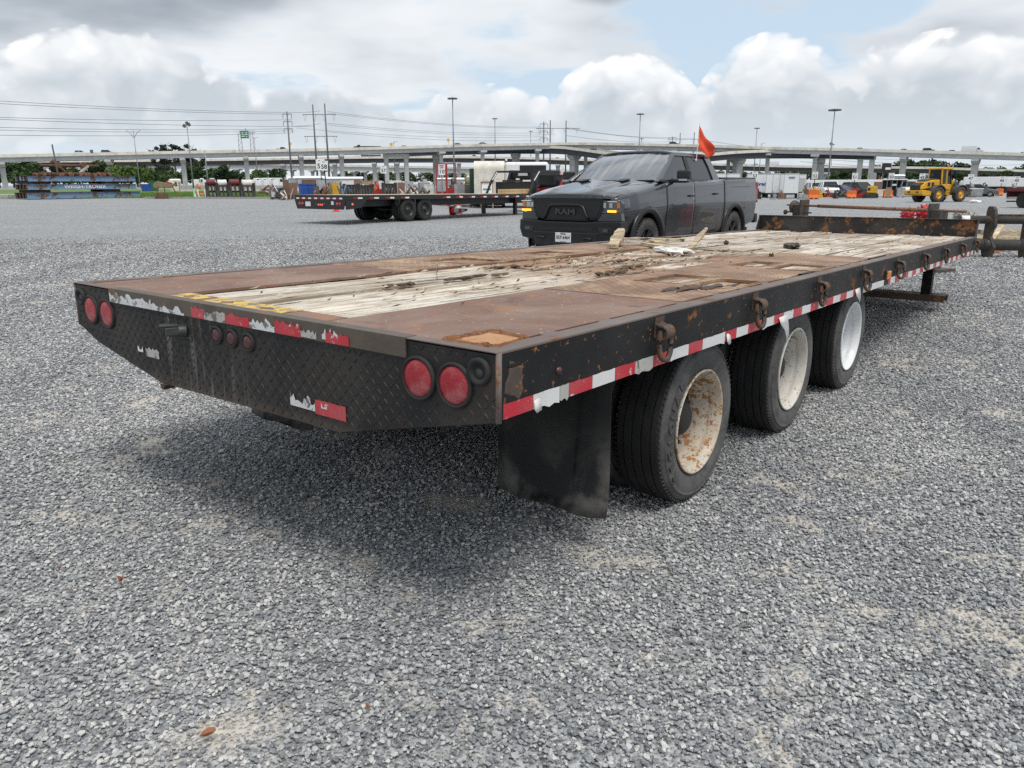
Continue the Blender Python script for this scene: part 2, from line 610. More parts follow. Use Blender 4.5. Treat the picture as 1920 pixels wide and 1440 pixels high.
deck_wood('deck_wood_pale', (0.61, 0.575, 0.505), (0.33, 0.275, 0.21), (0.30, 0.165, 0.09), 0.35, True)
deck_wood('deck_wood_grey', (0.60, 0.56, 0.495), (0.32, 0.265, 0.20), (0.27, 0.165, 0.10), 0.55, xs=0.38)
deck_wood('scrap_wood', (0.60, 0.50, 0.36), (0.40, 0.30, 0.18), (0.20, 0.15, 0.10), 0.3)


def steel_plate(name, base, blotch, spot, worn=None):
    mt, t, b = newmat(name)
    co = t.coord('Object')
    n1 = t.noise(1.7, 7, 0.62, co, dist=0.6)
    n2 = t.noise(14.0, 7, 0.7, t.mapping(co, scale=(0.5, 1.4, 1)), dist=0.4)
    n3 = t.noise(42.0, 3, 0.5, co)
    n4 = t.noise(5.0, 8, 0.72, t.mapping(co, loc=(4, 2, 0)), dist=0.4)
    c = t.mix(t.step(n1, 0.36, 0.66), base, blotch)
    c = t.mix(t.math('MULTIPLY', t.step(n2, 0.55, 0.68), 0.6), c, spot)
    c = t.mix(t.math('MULTIPLY', t.step(n4, 0.54, 0.66), 0.75), c, (0.30, 0.135, 0.055))
    c = t.mix(t.math('MULTIPLY', t.step(n3, 0.66, 0.72), 0.6), c, (0.55, 0.50, 0.42))
    sc = t.noise(1.0, 6, 0.7, t.mapping(co, rot=(0, 0, R(11)), scale=(3.0, 60.0, 1.0)), dist=0.3)
    c = t.mix(t.math('MULTIPLY', t.step(sc, 0.62, 0.70), 0.5), c, (0.36, 0.30, 0.26))
    dk = t.noise(3.3, 6, 0.7, t.mapping(co, loc=(9, 3, 0)), dist=0.7)
    c = t.mix(t.math('MULTIPLY', t.step(dk, 0.56, 0.68), 0.55), c, (0.075, 0.050, 0.042))
    if worn:
        n5 = t.noise(2.6, 6, 0.6, t.mapping(co, loc=(1, 8, 0)), dist=0.5)
        c = t.mix(t.math('MULTIPLY', t.step(n5, 0.5, 0.66), 0.65), c, worn)
    setp(t, b, c, t.math('ADD', 0.45, t.math('MULTIPLY', n2, 0.45)), 0.0, t.bump(n2, 0.5, 0.002), spec=0.35)


steel_plate('plate_rust', (0.165, 0.095, 0.070), (0.245, 0.165, 0.132), (0.27, 0.115, 0.052))
steel_plate('plate_tread', (0.165, 0.085, 0.052), (0.245, 0.150, 0.100), (0.30, 0.125, 0.045), (0.48, 0.37, 0.24))


def rear_panel():
    mt, t, b = newmat('rear_panel')
    co = t.coord('Object')
    y = t.sep(co)[1]; z = t.sep(co)[2]
    n1 = t.noise(3.0, 7, 0.62, co, dist=0.5)
    n2 = t.noise(12.0, 6, 0.66, co)
    st = t.noise(1.0, 5, 0.6, t.mapping(co, scale=(1, 22.0, 2.0)))
    c = t.mix(t.step(n1, 0.35, 0.68), (0.011, 0.011, 0.012), (0.036, 0.033, 0.030))
    c = t.mix(t.math('MULTIPLY', t.step(n2, 0.55, 0.68), 0.5), c, (0.062, 0.036, 0.025))
    c = t.mix(t.math('MULTIPLY', t.step(n1, 0.60, 0.72), 0.5), c, (0.095, 0.048, 0.030))
    # pale run marks below the connector
    run = t.math('MULTIPLY', t.step(st, 0.50, 0.66), t.step(t.math('ABSOLUTE', t.math('SUBTRACT', y, 1.55)), 0.45, 0.05))
    c = t.mix(t.math('MULTIPLY', run, 0.55), c, (0.26, 0.25, 0.235))
    c = t.mix(t.math('MULTIPLY', t.step(z, -0.31, -0.37), 0.35), c, (0.14, 0.10, 0.075))
    setp(t, b, c, t.math('ADD', 0.42, t.math('MULTIPLY', n2, 0.3)), 0.0, t.bump(n2, 0.4, 0.002), spec=0.35)


rear_panel()
rusty('rail_black', (0.011, 0.0115, 0.0125), scale=4.5, amount=0.335, rough=0.48, dust=(0.045, 0.045, 0.045), dust_amt=0.35, flecks=(34.0, 0.625), spec=0.18)
rusty('rail_edge', (0.13, 0.100, 0.088), (0.12, 0.055, 0.03), (0.22, 0.10, 0.045), scale=6.0, amount=0.40, rough=0.6, dust=(0.26, 0.23, 0.21), dust_amt=0.4)
rusty('ring_rust', (0.055, 0.038, 0.032), (0.085, 0.042, 0.026), (0.25, 0.115, 0.042), scale=18.0, amount=0.46, rough=0.6)
rusty('bulkhead_rust', (0.020, 0.018, 0.018), (0.115, 0.055, 0.035), (0.38, 0.19, 0.07), scale=5.5, amount=0.46, rough=0.5, flecks=(20.0, 0.66))
rusty('patch_rust', (0.40, 0.22, 0.115), (0.30, 0.13, 0.055), (0.46, 0.27, 0.15), scale=16.0, amount=0.42, rough=0.9, dust=(0.50, 0.34, 0.22), dust_amt=0.7, bump=0.004)
simple('underframe', (0.020, 0.019, 0.018), 0.75, dirt=(0.07, 0.055, 0.045))
simple('strip_dark', (0.085, 0.068, 0.052), 0.55, dirt=(0.17, 0.105, 0.06), dirt_amt=0.7, dscale=7.0, bump=0.001)


def tape(name, col, wear, wcol, scale=24.0):
    mt, t, b = newmat(name)
    co = t.coord('Object')
    n = t.noise(scale, 6, 0.7, co, dist=0.4)
    n2 = t.noise(5.0, 5, 0.6, co)
    c = t.mix(t.math('MULTIPLY', t.step(n2, 0.4, 0.75), 0.25), col, (0.30, 0.28, 0.26))
    c = t.mix(t.step(n, 1 - wear, 1 - wear + 0.03), c, wcol)
    vx = t.voro(230.0, co)
    setp(t, b, c, 0.35, 0.0, t.bump(vx, 0.15, 0.001), spec=0.6)


tape('tape_red', (0.48, 0.012, 0.030), 0.375, (0.60, 0.57, 0.55))
tape('tape_white', (0.68, 0.68, 0.68), 0.36, (0.33, 0.30, 0.27), 18.0)
tape('tape_dirty', (0.42, 0.42, 0.39), 0.46, (0.13, 0.12, 0.105), 15.0)
tape('tape_torn', (0.62, 0.63, 0.64), 0.44, (0.16, 0.145, 0.13), 16.0)


def lens_mat(name, col, emit=0.0, haze=0.55):
    mt, t, b = newmat(name)
    co = t.coord('Object')
    n = t.noise(9.0, 6, 0.65, co, dist=0.5)
    c = t.mix(t.math('MULTIPLY', t.step(n, 0.42, 0.72), haze), col, (0.42, 0.20, 0.20) if col[0] > 3 * col[1] else (0.5, 0.4, 0.3))
    setp(t, b, c, t.math('ADD', 0.18, t.math('MULTIPLY', n, 0.3)), 0.0, t.bump(t.voro(110.0, co), 0.35, 0.002), spec=0.5)
    if emit:
        b.inputs['Emission Color'].default_value = (*col, 1); b.inputs['Emission Strength'].default_value = emit


lens_mat('lens_red', (0.30, 0.010, 0.020))
lens_mat('lens_dull', (0.065, 0.013, 0.015), haze=0.25)
lens_mat('lens_amber', (0.55, 0.18, 0.015))
lens_mat('lens_lit_red', (0.9, 0.05, 0.03), 2.0)
lens_mat('lens_lit_amber', (1.0, 0.42, 0.02), 1.6)


def rubber(name, col, dusty, amt=0.6, wall=False):
    mt, t, b = newmat(name)
    co = t.coord('Object')
    n = t.noise(5.0, 6, 0.65, co, dist=0.5)
    n2 = t.noise(38.0, 4, 0.6, co)
    c = t.mix(t.math('MULTIPLY', t.step(n, 0.36, 0.70), amt), col, dusty)
    if wall:                                              # dust clings to the side walls
        yy = t.math('ABSOLUTE', t.sep(co)[1])
        c = t.mix(t.math('MULTIPLY', t.step(yy, 0.098, 0.106), t.math('MULTIPLY_ADD', t.step(n, 0.34, 0.62), 0.6, 0.3)), c, (0.125, 0.122, 0.118))
    setp(t, b, c, t.math('ADD', 0.55, t.math('MULTIPLY', n, 0.3)), 0.0, t.bump(n2, 0.25, 0.001), spec=0.4)


rubber('tyre', (0.014, 0.014, 0.015), (0.040, 0.039, 0.038), wall=True)
rubber('tyre_muddy', (0.028, 0.027, 0.026), (0.12, 0.105, 0.09), 0.8)
rubber('rubber_black', (0.016, 0.016, 0.016), (0.040, 0.039, 0.038))


def flap_mat():
    mt, t, b = newmat('flap')
    co = t.coord('Object')
    z = t.sep(co)[2]
    n = t.noise(4.0, 7, 0.65, co, dist=0.4)
    sc = t.noise(1.0, 5, 0.7, t.mapping(co, rot=(R(38), 0, 0), scale=(1, 8.0, 150.0)))
    d = t.math('MULTIPLY', t.step(n, 0.40, 0.66), t.step(z, -0.35, -0.78))
    c = t.mix(t.math('MULTIPLY', d, 0.95), (0.0085, 0.0088, 0.0095), (0.125, 0.118, 0.108))
    c = t.mix(t.math('MULTIPLY', t.step(sc, 0.60, 0.74), 0.4), c, (0.075, 0.073, 0.07))
    setp(t, b, c, 0.55, 0.0, t.bump(n, 0.3, 0.004), spec=0.35)


flap_mat()
rusty('rim_rusty', (0.56, 0.54, 0.49), (0.22, 0.10, 0.035), (0.45, 0.24, 0.085), scale=24.0, amount=0.445, rough=0.45, dust=(0.40, 0.27, 0.14), dust_amt=1.0, flecks=(75.0, 0.60))
rusty('rim_worn', (0.60, 0.59, 0.56), (0.20, 0.11, 0.05), (0.40, 0.24, 0.11), scale=24.0, amount=0.38, rough=0.45, dust=(0.42, 0.36, 0.27), dust_amt=0.7, flecks=(60.0, 0.63))
rusty('rim_white', (0.74, 0.76, 0.78), (0.2, 0.11, 0.05), (0.35, 0.22, 0.12), scale=9.0, amount=0.27, rough=0.35, dust=(0.55, 0.54, 0.52), dust_amt=0.4)


def yellow_worn():
    mt, t, b = newmat('yellow_paint')
    co = t.coord('Object')
    n = t.noise(17.0, 7, 0.7, co, dist=0.6)
    m_ = t.step(n, 0.43, 0.52)
    c = t.mix(m_, (0.20, 0.145, 0.115), (0.56, 0.40, 0.09))
    setp(t, b, c, 0.7)


yellow_worn()
simple('black_gap', (0.008, 0.007, 0.006), 0.9)
simple('bolt_steel', (0.20, 0.19, 0.18), 0.45, 0.6, dirt=(0.16, 0.08, 0.04))
simple('connector', (0.035, 0.037, 0.036), 0.5, dirt=(0.12, 0.11, 0.10))
simple('plate_grey', (0.095, 0.095, 0.085), 0.6, dirt=(0.05, 0.04, 0.03))
simple('leaf_brown', (0.30, 0.12, 0.06), 0.8)

simple('tread_worn', (0.036, 0.032, 0.029), 0.45, 0.1, spec=0.3, var=0.5, scale=9.0, dirt=(0.085, 0.045, 0.026), dirt_amt=0.6, dscale=5.0)
simple('tread_deck', (0.28, 0.195, 0.132), 0.55, 0.0, var=0.45, scale=3.0, dirt=(0.13, 0.075, 0.05), dirt_amt=0.9, dscale=2.2)
simple('girder_shade', (0.050, 0.052, 0.056), 0.7, var=0.1, scale=0.4)  # near-black colour stands in for the shade below the wide decks

rusty('rim_disc_rust', (0.26, 0.20, 0.15), (0.10, 0.055, 0.03), (0.24, 0.13, 0.06), scale=9.0, amount=0.52, rough=0.7)
simple('tyre_letter', (0.075, 0.074, 0.072), 0.6)

rusty('patch_rim', (0.20, 0.085, 0.035), (0.11, 0.042, 0.02), (0.26, 0.115, 0.05), scale=12.0, amount=0.5, rough=0.9, dust=(0.24, 0.12, 0.06), dust_amt=0.5, bump=0.006)
# ------------------------------------------------------------------ ground
def spaced(breaks):
    out = []
    for a, b_, n in breaks:
        out += list(np.linspace(a, b_, n, endpoint=False))
    return out + [breaks[-1][1]]


def make_ground():
    xs = spaced([(-2500, -300, 5), (-300, -60, 9), (-60, -12, 12), (-12, 16, 28), (16, 70, 14), (70, 300, 8), (300, 2500, 5)])
    ys = spaced([(-60, -6, 6), (-6, 20, 40), (20, 120, 40), (120, 320, 8), (320, 3200, 8)])
    vs = [(x, y, gz(x, y)) for y in ys for x in xs]
    nx = len(xs)
    fs = [(j * nx + i, j * nx + i + 1, (j + 1) * nx + i + 1, (j + 1) * nx + i) for j in range(len(ys) - 1) for i in range(nx - 1)]
    mb = MB(); mb.smooth = True; mb.add(vs, fs)
    return tag(mb.build('ground', 'gravel_ground'), 'grey gravel ground of the open yard', 'ground', kind='structure')


make_ground()


def make_stones():
    src = bpy.data.collections.new('stone_shapes')
    rg = random.Random(3)
    for k in range(7):
        bm = bmesh.new()
        bmesh.ops.create_icosphere(bm, subdivisions=1, radius=0.5)
        sx_, sy_, sz_ = rg.uniform(0.85, 1.2), rg.uniform(0.65, 0.95), rg.uniform(0.42, 0.66)
        cuts = [(Vector((rg.uniform(-1, 1), rg.uniform(-1, 1), rg.uniform(-.6, 1))).normalized(), rg.uniform(0.24, 0.38)) for _ in range(6)]
        for v in bm.verts:
            p = v.co * (1 + rg.uniform(-0.12, 0.12))
            for nrm, dd in cuts:                      # flat broken faces
                e = p.dot(nrm) - dd
                if e > 0: p = p - nrm * e
            v.co = Vector((p.x * sx_, p.y * sy_, p.z * sz_))
        me = bpy.data.meshes.new('stone_shape'); bm.to_mesh(me); bm.free()
        me.materials.append(MATS['gravel_stone'])
        src.objects.link(bpy.data.objects.new('stone_shape', me))
    # positions: jittered bands, finer near the camera, inside the field of view with a margin to the sides
    rs = np.random.RandomState(11)
    P, S = [], []
    for y0, y1, size, dens in ((0.75, 3.0, 0.0148, 7400), (3.0, 5.2, 0.016, 6000), (5.2, 8.0, 0.0195, 3500), (8.0, 11.0, 0.025, 1700), (11.0, 22.0, 0.031, 900)):
        xa, xb = -0.75 * y1 - 1.1, 0.75 * y1 + 1.1
        n = int((xb - xa) * (y1 - y0) * dens)
        x = rs.uniform(xa, xb, n); y = rs.uniform(y0, y1, n)
        k = np.abs(x) < 0.74 * y + 1.1
        if y0 > 10: k &= rs.uniform(0, 1, n) < (y1 - y) / (y1 - y0)        # thins out where single stones can no longer be told apart
        x, y = x[k], y[k]
        s = size * np.clip(np.exp(rs.normal(0, 0.30, len(x))), 0.5, 1.9)
        z = 0.18 * s + rs.uniform(0, 0.006, len(x))
        P.append(np.stack([x, y, z], 1)); S.append(s)
    P = np.concatenate(P); S = np.concatenate(S)
    me = bpy.data.meshes.new('loose_gravel')
    me.vertices.add(len(P)); me.vertices.foreach_set('co', P.astype(np.float32).ravel())
    a = me.attributes.new('size', 'FLOAT', 'POINT'); a.data.foreach_set('value', S.astype(np.float32))
    me.materials.append(MATS['gravel_stone'])
    o = link('loose_gravel', me)
    tag(o, 'loose crushed grey stone lying over the yard near the camera', 'gravel', kind='stuff')
    g = bpy.data.node_groups.new('scatter_gravel', 'GeometryNodeTree')
    g.interface.new_socket('Geometry', in_out='INPUT', socket_type='NodeSocketGeometry')
    g.interface.new_socket('Geometry', in_out='OUTPUT', socket_type='NodeSocketGeometry')
    N, L = g.nodes, g.links
    gi, go = N.new('NodeGroupInput'), N.new('NodeGroupOutput')
    pos = N.new('GeometryNodeInputPosition')
    nz = N.new('ShaderNodeTexNoise'); nz.inputs['Scale'].default_value = 2.1; nz.inputs['Detail'].default_value = 6; nz.inputs['Roughness'].default_value = 0.64
    L.new(pos.outputs[0], nz.inputs['Vector'])
    rv = N.new('FunctionNodeRandomValue'); rv.data_type = 'FLOAT'; rv.inputs[2].default_value = 0.0; rv.inputs[3].default_value = 0.16; rv.inputs['Seed'].default_value = 5
    ad = N.new('ShaderNodeMath'); ad.operation = 'ADD'; L.new(nz.outputs[0], ad.inputs[0]); L.new(rv.outputs[1], ad.inputs[1])
    cmp_ = N.new('ShaderNodeMath'); cmp_.operation = 'GREATER_THAN'; cmp_.inputs[1].default_value = 0.685; L.new(ad.outputs[0], cmp_.inputs[0])
    dl = N.new('GeometryNodeDeleteGeometry'); dl.domain = 'POINT'
    L.new(gi.outputs[0], dl.inputs[0]); L.new(cmp_.outputs[0], dl.inputs[1])
    ci = N.new('GeometryNodeCollectionInfo'); ci.inputs[0].default_value = src; ci.inputs[1].default_value = True; ci.inputs[2].default_value = True
    ip = N.new('GeometryNodeInstanceOnPoints')
    ip.inputs['Pick Instance'].default_value = True
    L.new(dl.outputs[0], ip.inputs['Points']); L.new(ci.outputs[0], ip.inputs['Instance'])
    rr = N.new('FunctionNodeRandomValue'); rr.data_type = 'FLOAT_VECTOR'
    rr.inputs[0].default_value = (-0.5, -0.5, 0.0); rr.inputs[1].default_value = (0.5, 0.5, 6.28); rr.inputs['Seed'].default_value = 2
    L.new(rr.outputs[0], ip.inputs['Rotation'])
    na = N.new('GeometryNodeInputNamedAttribute'); na.data_type = 'FLOAT'; na.inputs[0].default_value = 'size'
    L.new(na.outputs[0], ip.inputs['Scale'])
    sa = N.new('GeometryNodeStoreNamedAttribute'); sa.data_type = 'FLOAT'; sa.domain = 'INSTANCE'; sa.inputs['Name'].default_value = 'tone'
    rt = N.new('FunctionNodeRandomValue'); rt.data_type = 'FLOAT'; rt.inputs[2].default_value = 0.0; rt.inputs[3].default_value = 1.0; rt.inputs['Seed'].default_value = 9
    L.new(ip.outputs[0], sa.inputs[0])
    # tone drifts over the yard: dusty lanes and darker, freshly turned stone
    vm = N.new('ShaderNodeVectorMath'); vm.operation = 'MULTIPLY'; vm.inputs[1].default_value = (1.1, 0.4, 1.0)
    n2_ = N.new('ShaderNodeTexNoise'); n2_.inputs['Scale'].default_value = 0.9; n2_.inputs['Detail'].default_value = 4
    L.new(pos.outputs[0], vm.inputs[0]); L.new(vm.outputs[0], n2_.inputs['Vector'])
    cp = N.new('GeometryNodeCaptureAttribute'); cp.domain = 'POINT'
    cp.capture_items.new('FLOAT', 'drift')
    L.new(dl.outputs[0], cp.inputs[0]); L.new(n2_.outputs[0], cp.inputs[1])
    L.new(cp.outputs[0], ip.inputs['Points'])
    ma = N.new('ShaderNodeMath'); ma.operation = 'MULTIPLY_ADD'; ma.inputs[1].default_value = 0.95; ma.inputs[2].default_value = -0.475; L.new(cp.outputs[1], ma.inputs[0])
    mb_ = N.new('ShaderNodeMath'); mb_.operation = 'ADD'; mb_.use_clamp = True; L.new(ma.outputs[0], mb_.inputs[0]); L.new(rt.outputs[1], mb_.inputs[1])
    mm = N.new('ShaderNodeMath'); mm.operation = 'MINIMUM'; mm.inputs[1].default_value = 0.93; L.new(mb_.outputs[0], mm.inputs[0])
    L.new(mm.outputs[0], sa.inputs['Value'])
    L.new(sa.outputs[0], go.inputs[0])
    md = o.modifiers.new('scatter', 'NODES'); md.node_group = g


make_stones()
# ------------------------------------------------------------------ the old flatbed trailer (local: x forward, y left from the right rail, z up from the deck)
TA, TT = 0.6642, 0.0209
TL, TW = 8.843, 2.59
t_d = Vector((math.sin(TA) * math.cos(TT), math.cos(TA) * math.cos(TT), -math.sin(TT)))
t_l = Vector((-math.cos(TA), math.sin(TA), 0))
T_MAT = frame_mat((-0.0306, 2.0346, 0.9627), t_d, t_l)
trailer = empty('flatbed_trailer', label='long rusty flatbed trailer with wooden deck and three axles in the foreground', cat='trailer')
trailer.matrix_world = T_MAT


def wall_z(x):
    """local height of the ground under trailer station x"""
    return -0.9627 + math.sin(TT) * x


def holed_plate(x0, x1, y0, y1, holes, z0, z1):
    """flat plate with rectangular windows cut in it"""
    xs = sorted({x0, x1, *[h[0] for h in holes], *[h[1] for h in holes]})
    ys = sorted({y0, y1, *[h[2] for h in holes], *[h[3] for h in holes]})
    mb = MB()
    inside = lambda x, y: any(h[0] < x < h[1] and h[2] < y < h[3] for h in holes)
    cells = {}
    for i in range(len(xs) - 1):
        for j in range(len(ys) - 1):
            cells[i, j] = not inside((xs[i] + xs[i + 1]) / 2, (ys[j] + ys[j + 1]) / 2)
    for (i, j), on in cells.items():
        if not on: continue
        a, b_, c, d = xs[i], xs[i + 1], ys[j], ys[j + 1]
        mb.add([(a, c, z1), (b_, c, z1), (b_, d, z1), (a, d, z1)], [(0, 1, 2, 3)])
        mb.add([(a, c, z0), (b_, c, z0), (b_, d, z0), (a, d, z0)], [(3, 2, 1, 0)])
        for di, dj, p, q in ((-1, 0, (a, c), (a, d)), (1, 0, (b_, d), (b_, c)), (0, -1, (b_, c), (a, c)), (0, 1, (a, d), (b_, d))):
            if not cells.get((i + di, j + dj), False):
                mb.add([(*p, z0), (*q, z0), (*q, z1), (*p, z1)], [(0, 1, 2, 3)])
    return mb


def treads(mb, pts, to3, h=0.0022, ln=0.030, wd=0.0085):
    """raised lozenges of tread plate; to3(u, v, w) maps plate coordinates to space"""
    for k, (u, v, s) in enumerate(pts):
        a = R(45) if s else R(-45)
        cu, su = math.cos(a), math.sin(a)
        def P(p, q, w):
            return to3(u + p * cu - q * su, v + p * su + q * cu, w)
        L2, W2 = ln / 2, wd / 2
        mb.add([P(-L2, 0, 0), P(0, -W2, 0), P(L2, 0, 0), P(0, W2, 0), P(-L2 * .55, 0, h), P(L2 * .55, 0, h)],
               [(0, 1, 4), (1, 5, 4), (1, 2, 5), (2, 3, 5), (3, 4, 5), (3, 0, 4)])


def board(x0, x1, y0, y1, z, th, seed, rag0=0.0, rag1=0.0, wob=0.003):
    """a deck board with worn arrises, uneven top and ragged ends"""
    rg = random.Random(seed)
    n = max(2, int((x1 - x0) / 0.16))
    mb = MB()
    cols = [0.0, 0.035, 0.33, 0.66, 0.965, 1.0]
    vs = []
    ph = rg.uniform(0, 9)
    for i in range(n + 1):
        x = x0 + (x1 - x0) * i / n
        for q, c in enumerate(cols):
            y = y0 + (y1 - y0) * c + (rg.uniform(-wob, wob) if q in (0, 5) else 0)
            zz = z - (0.004 if q in (0, 5) else 0) + 0.004 * math.sin(x * 2.1 + ph + c * 2) + rg.uniform(-0.0015, 0.0015)
            xx = x
            if i == 0: xx += rg.uniform(0, rag0)
            if i == n: xx -= rg.uniform(0, rag1)
            vs.append((xx, y, zz))
    k = len(cols)
    nt = len(vs)
    vs += [(vs[i * k][0], vs[i * k][1], z - th) for i in range(n + 1)] + [(vs[i * k + k - 1][0], vs[i * k + k - 1][1], z - th) for i in range(n + 1)]
    fs = [(i * k + q, (i + 1) * k + q, (i + 1) * k + q + 1, i * k + q + 1) for i in range(n) for q in range(k - 1)]
    l0, r0 = nt, nt + n + 1
    for i in range(n):
        fs.append((i * k, l0 + i, l0 + i + 1, (i + 1) * k))
        fs.append((i * k + k - 1, (i + 1) * k + k - 1, r0 + i + 1, r0 + i))
        fs.append((l0 + i, r0 + i, r0 + i + 1, l0 + i + 1))
    fs.append(tuple(range(k)) + (r0, l0))
    fs.append(tuple(reversed(range(n * k, n * k + k))) + (l0 + n, r0 + n))
    return mb.add(vs, fs)


def make_trailer():
    T = trailer
    # ---- wooden deck, board by board
    yc = [0.795, 1.00, 1.21, 1.42, 1.63, 1.845]
    k = 0
    cuts = [[(0.142, 1.78), (1.80, 4.50)], [(0.142, 2.55), (2.575, 4.50)], [(0.142, 3.20), (3.22, 4.50)], [(0.142, 2.10), (2.12, 4.50)], [(0.142, 2.9), (2.92, 4.50)]]
    for j in range(5):
        for q, (a, b_) in enumerate(cuts[j]):
            drop = -0.006 - 0.004 * ((j * 7 + q * 3) % 3)
            board(a, b_, yc[j] + 0.005, yc[j + 1] - 0.005, drop, 0.045, 100 + k, 0.0, 0.05 if q == 0 else 0.02).build('deck_board', 'deck_wood_pale', T); k += 1
    yf = [0.10, 0.365, 0.575, 0.845, 1.10, 1.335, 1.60, 1.875, 2.13, 2.49]
    for j in range(9):
        x0 = 4.505 + (0.0 if j < 3 else 0.01 * (j % 3))
        board(x0, 8.83, yf[j] + 0.009, yf[j + 1] - 0.009, -0.002 - 0.006 * (j % 2), 0.045, 200 + j, 0.02, 0.02, 0.004).build('deck_board', 'deck_wood_grey', T)
    for j, (x0, x1, y0, y1) in enumerate(((1.70, 3.75, 0.12, 0.36), (1.70, 3.75, 0.365, 0.75), (1.95, 2.5, 1.86, 2.30), (2.95, 3.4, 1.90, 2.25))):
        board(x0, x1, y0, y1, -0.012, 0.04, 300 + j).build('deck_board', 'deck_wood_pale', T)
    # ---- steel plates
    sp = MB(); sp.b(0.004, 0.140, 0.80, 1.842, -0.012, 0.002)
    sp.build('rear_sill_plate', 'plate_rust', T, bevel=0.002)
    sp = holed_plate(0.004, 1.30, 0.095, 0.79, [(0.06, 0.235, 0.065 + 0.035, 0.24)], -0.012, 0.001)
    sp.build('deck_plate', 'plate_rust', T)
    sp = MB(); sp.b(0.004, 1.45, 1.85, 2.50, -0.012, 0.003)
    sp.build('deck_plate', 'plate_rust', T, bevel=0.002)
    HR = [(1.90, 2.36, 0.40, 0.64), (1.86, 2.30, 0.12, 0.345), (3.12, 3.55, 0.45, 0.64), (3.05, 3.50, 0.13, 0.37)]
    o = holed_plate(1.303, 4.49, 0.095, 0.79, HR, -0.012, 0.003)
    inh = lambda u, v, hs: any(h[0] - .015 < u < h[1] + .015 and h[2] - .015 < v < h[3] + .015 for h in hs)
    pr = o.build('tread_plate', 'plate_tread', T)
    HL = [(2.02, 2.40, 1.90, 2.27), (3.0, 3.35, 1.95, 2.22)]
    o = holed_plate(1.453, 4.49, 1.85, 2.50, HL, -0.012, 0.004)
    pl_ = o.build('tread_plate', 'plate_tread', T)
    p = 0.031
    for par, x0, x1, y0, y1, hs, zt in ((pr, 1.32, 4.47, 0.11, 0.775, HR, 0.003), (pl_, 1.47, 4.47, 1.865, 2.485, HL, 0.004)):
        pts = []
        for i in range(int((x1 - x0) / p)):
            for j in range(int((y1 - y0) / p)):
                u, v = x0 + (i + .5) * p, y0 + (j + .5) * p
                if not inh(u, v, hs): pts.append((u, v, (i + j) % 2))
        mb = MB(); treads(mb, pts, lambda u, v, w: (u, v, zt + w))
        tag(mb.build('tread_pattern', 'tread_deck', par, fix=False), kind='stuff')
    # cut edges of the windows, a few bent up
    for h in HR + HL:
        mb = MB()
        mb.b(h[0] - 0.012, h[0], h[2], h[3], -0.01, 0.007)
        mb.b(h[0], h[1], h[2] - 0.010, h[2], -0.01, 0.006)
        mb.build('window_rim', 'plate_tread', T)
    # rust-eaten pocket lid at the rear right corner: ragged raised frame round a sunken pan
    rg = random.Random(5)
    cs = [(0.026, 0.252), (0.255, 0.246), (0.238, 0.075), (0.046, 0.040)]
    ring_o, ring_i, ring_t = [], [], []
    cx, cy = 0.14, 0.155
    for e in range(4):
        a, b_ = cs[e], cs[(e + 1) % 4]
        for s in range(9):
            f_ = s / 9
            x, y = a[0] + (b_[0] - a[0]) * f_, a[1] + (b_[1] - a[1]) * f_
            j = rg.uniform(-0.008, 0.008)
            ring_o.append((x + j, y + rg.uniform(-.008, .008), 0.002))
            ring_t.append((cx + (x - cx) * 0.92 + j, cy + (y - cy) * 0.92, 0.008 + rg.uniform(0, 0.006)))
            ring_i.append((cx + (x - cx) * 0.80, cy + (y - cy) * 0.80 + j, 0.0015))
    mb = MB(); n = len(ring_o); mb.smooth = True
    mb.add(ring_o + ring_t + ring_i, [(i, (i + 1) % n, n + (i + 1) % n, n + i) for i in range(n)] + [(n + i, n + (i + 1) % n, 2 * n + (i + 1) % n, 2 * n + i) for i in range(n)])
    rpch = tag(mb.build('rust_rim', 'patch_rim', T), 'ragged brown rust rim on the deck corner')
    mb = MB(); mb.add(ring_i + [(cx, cy, 0.0035)], [(i, (i + 1) % n, n) for i in range(n)])
    tag(mb.build('rust_pan', 'patch_rust', rpch), 'flaking pale orange rust pan on the deck corner')
    # flakes of lifted rust on the tread plate
    for (x, y, s) in ((1.72, 0.26, 0.10), (1.86, 0.20, 0.07), (1.62, 0.30, 0.05)):
        mb = MB(); mb.ball((x, y, 0.006), (s * 1.3, s * 0.4, 0.012), 2, 0.35, int(s * 1000))
        mb.build('rust_flake', 'ring_rust', T)
    # ---- worn yellow marks on the rear sill: open diamonds
    for yy, w in ((1.72, 0.13), (1.44, 0.16), (1.18, 0.17)):
        mb = MB()
        q = [(0.014, 0), (0.072, w / 2), (0.132, 0), (0.072, -w / 2)]
        outer = [(x, yy + y) for x, y in [(0.006, -w * .78), (0.138, -w * .82), (0.138, w * .82), (0.006, w * .78)]]
        inner = [(0.072 + (x - 0.072) * 0.45, yy + y * 0.55) for x, y in q]
        pts_o = [outer[3], outer[2], outer[1], outer[0]]
        io = [inner[0], inner[1], inner[2], inner[3]]
        oo = [((pts_o[3][0] + pts_o[0][0]) / 2, yy), pts_o[0], pts_o[1], ((pts_o[1][0] + pts_o[2][0]) / 2, yy), pts_o[2], pts_o[3]]
        V = [(x, y, 0.0035) for x, y in oo] + [(x, y, 0.0035) for x, y in (io[0], io[1], io[2], io[3])]
        mb.add(V, [(0, 1, 7, 6), (1, 2, 7), (2, 3, 8, 7), (3, 4, 9, 8), (4, 5, 9), (5, 0, 6, 9)])
        mb.build('paint_mark', 'yellow_paint', T)
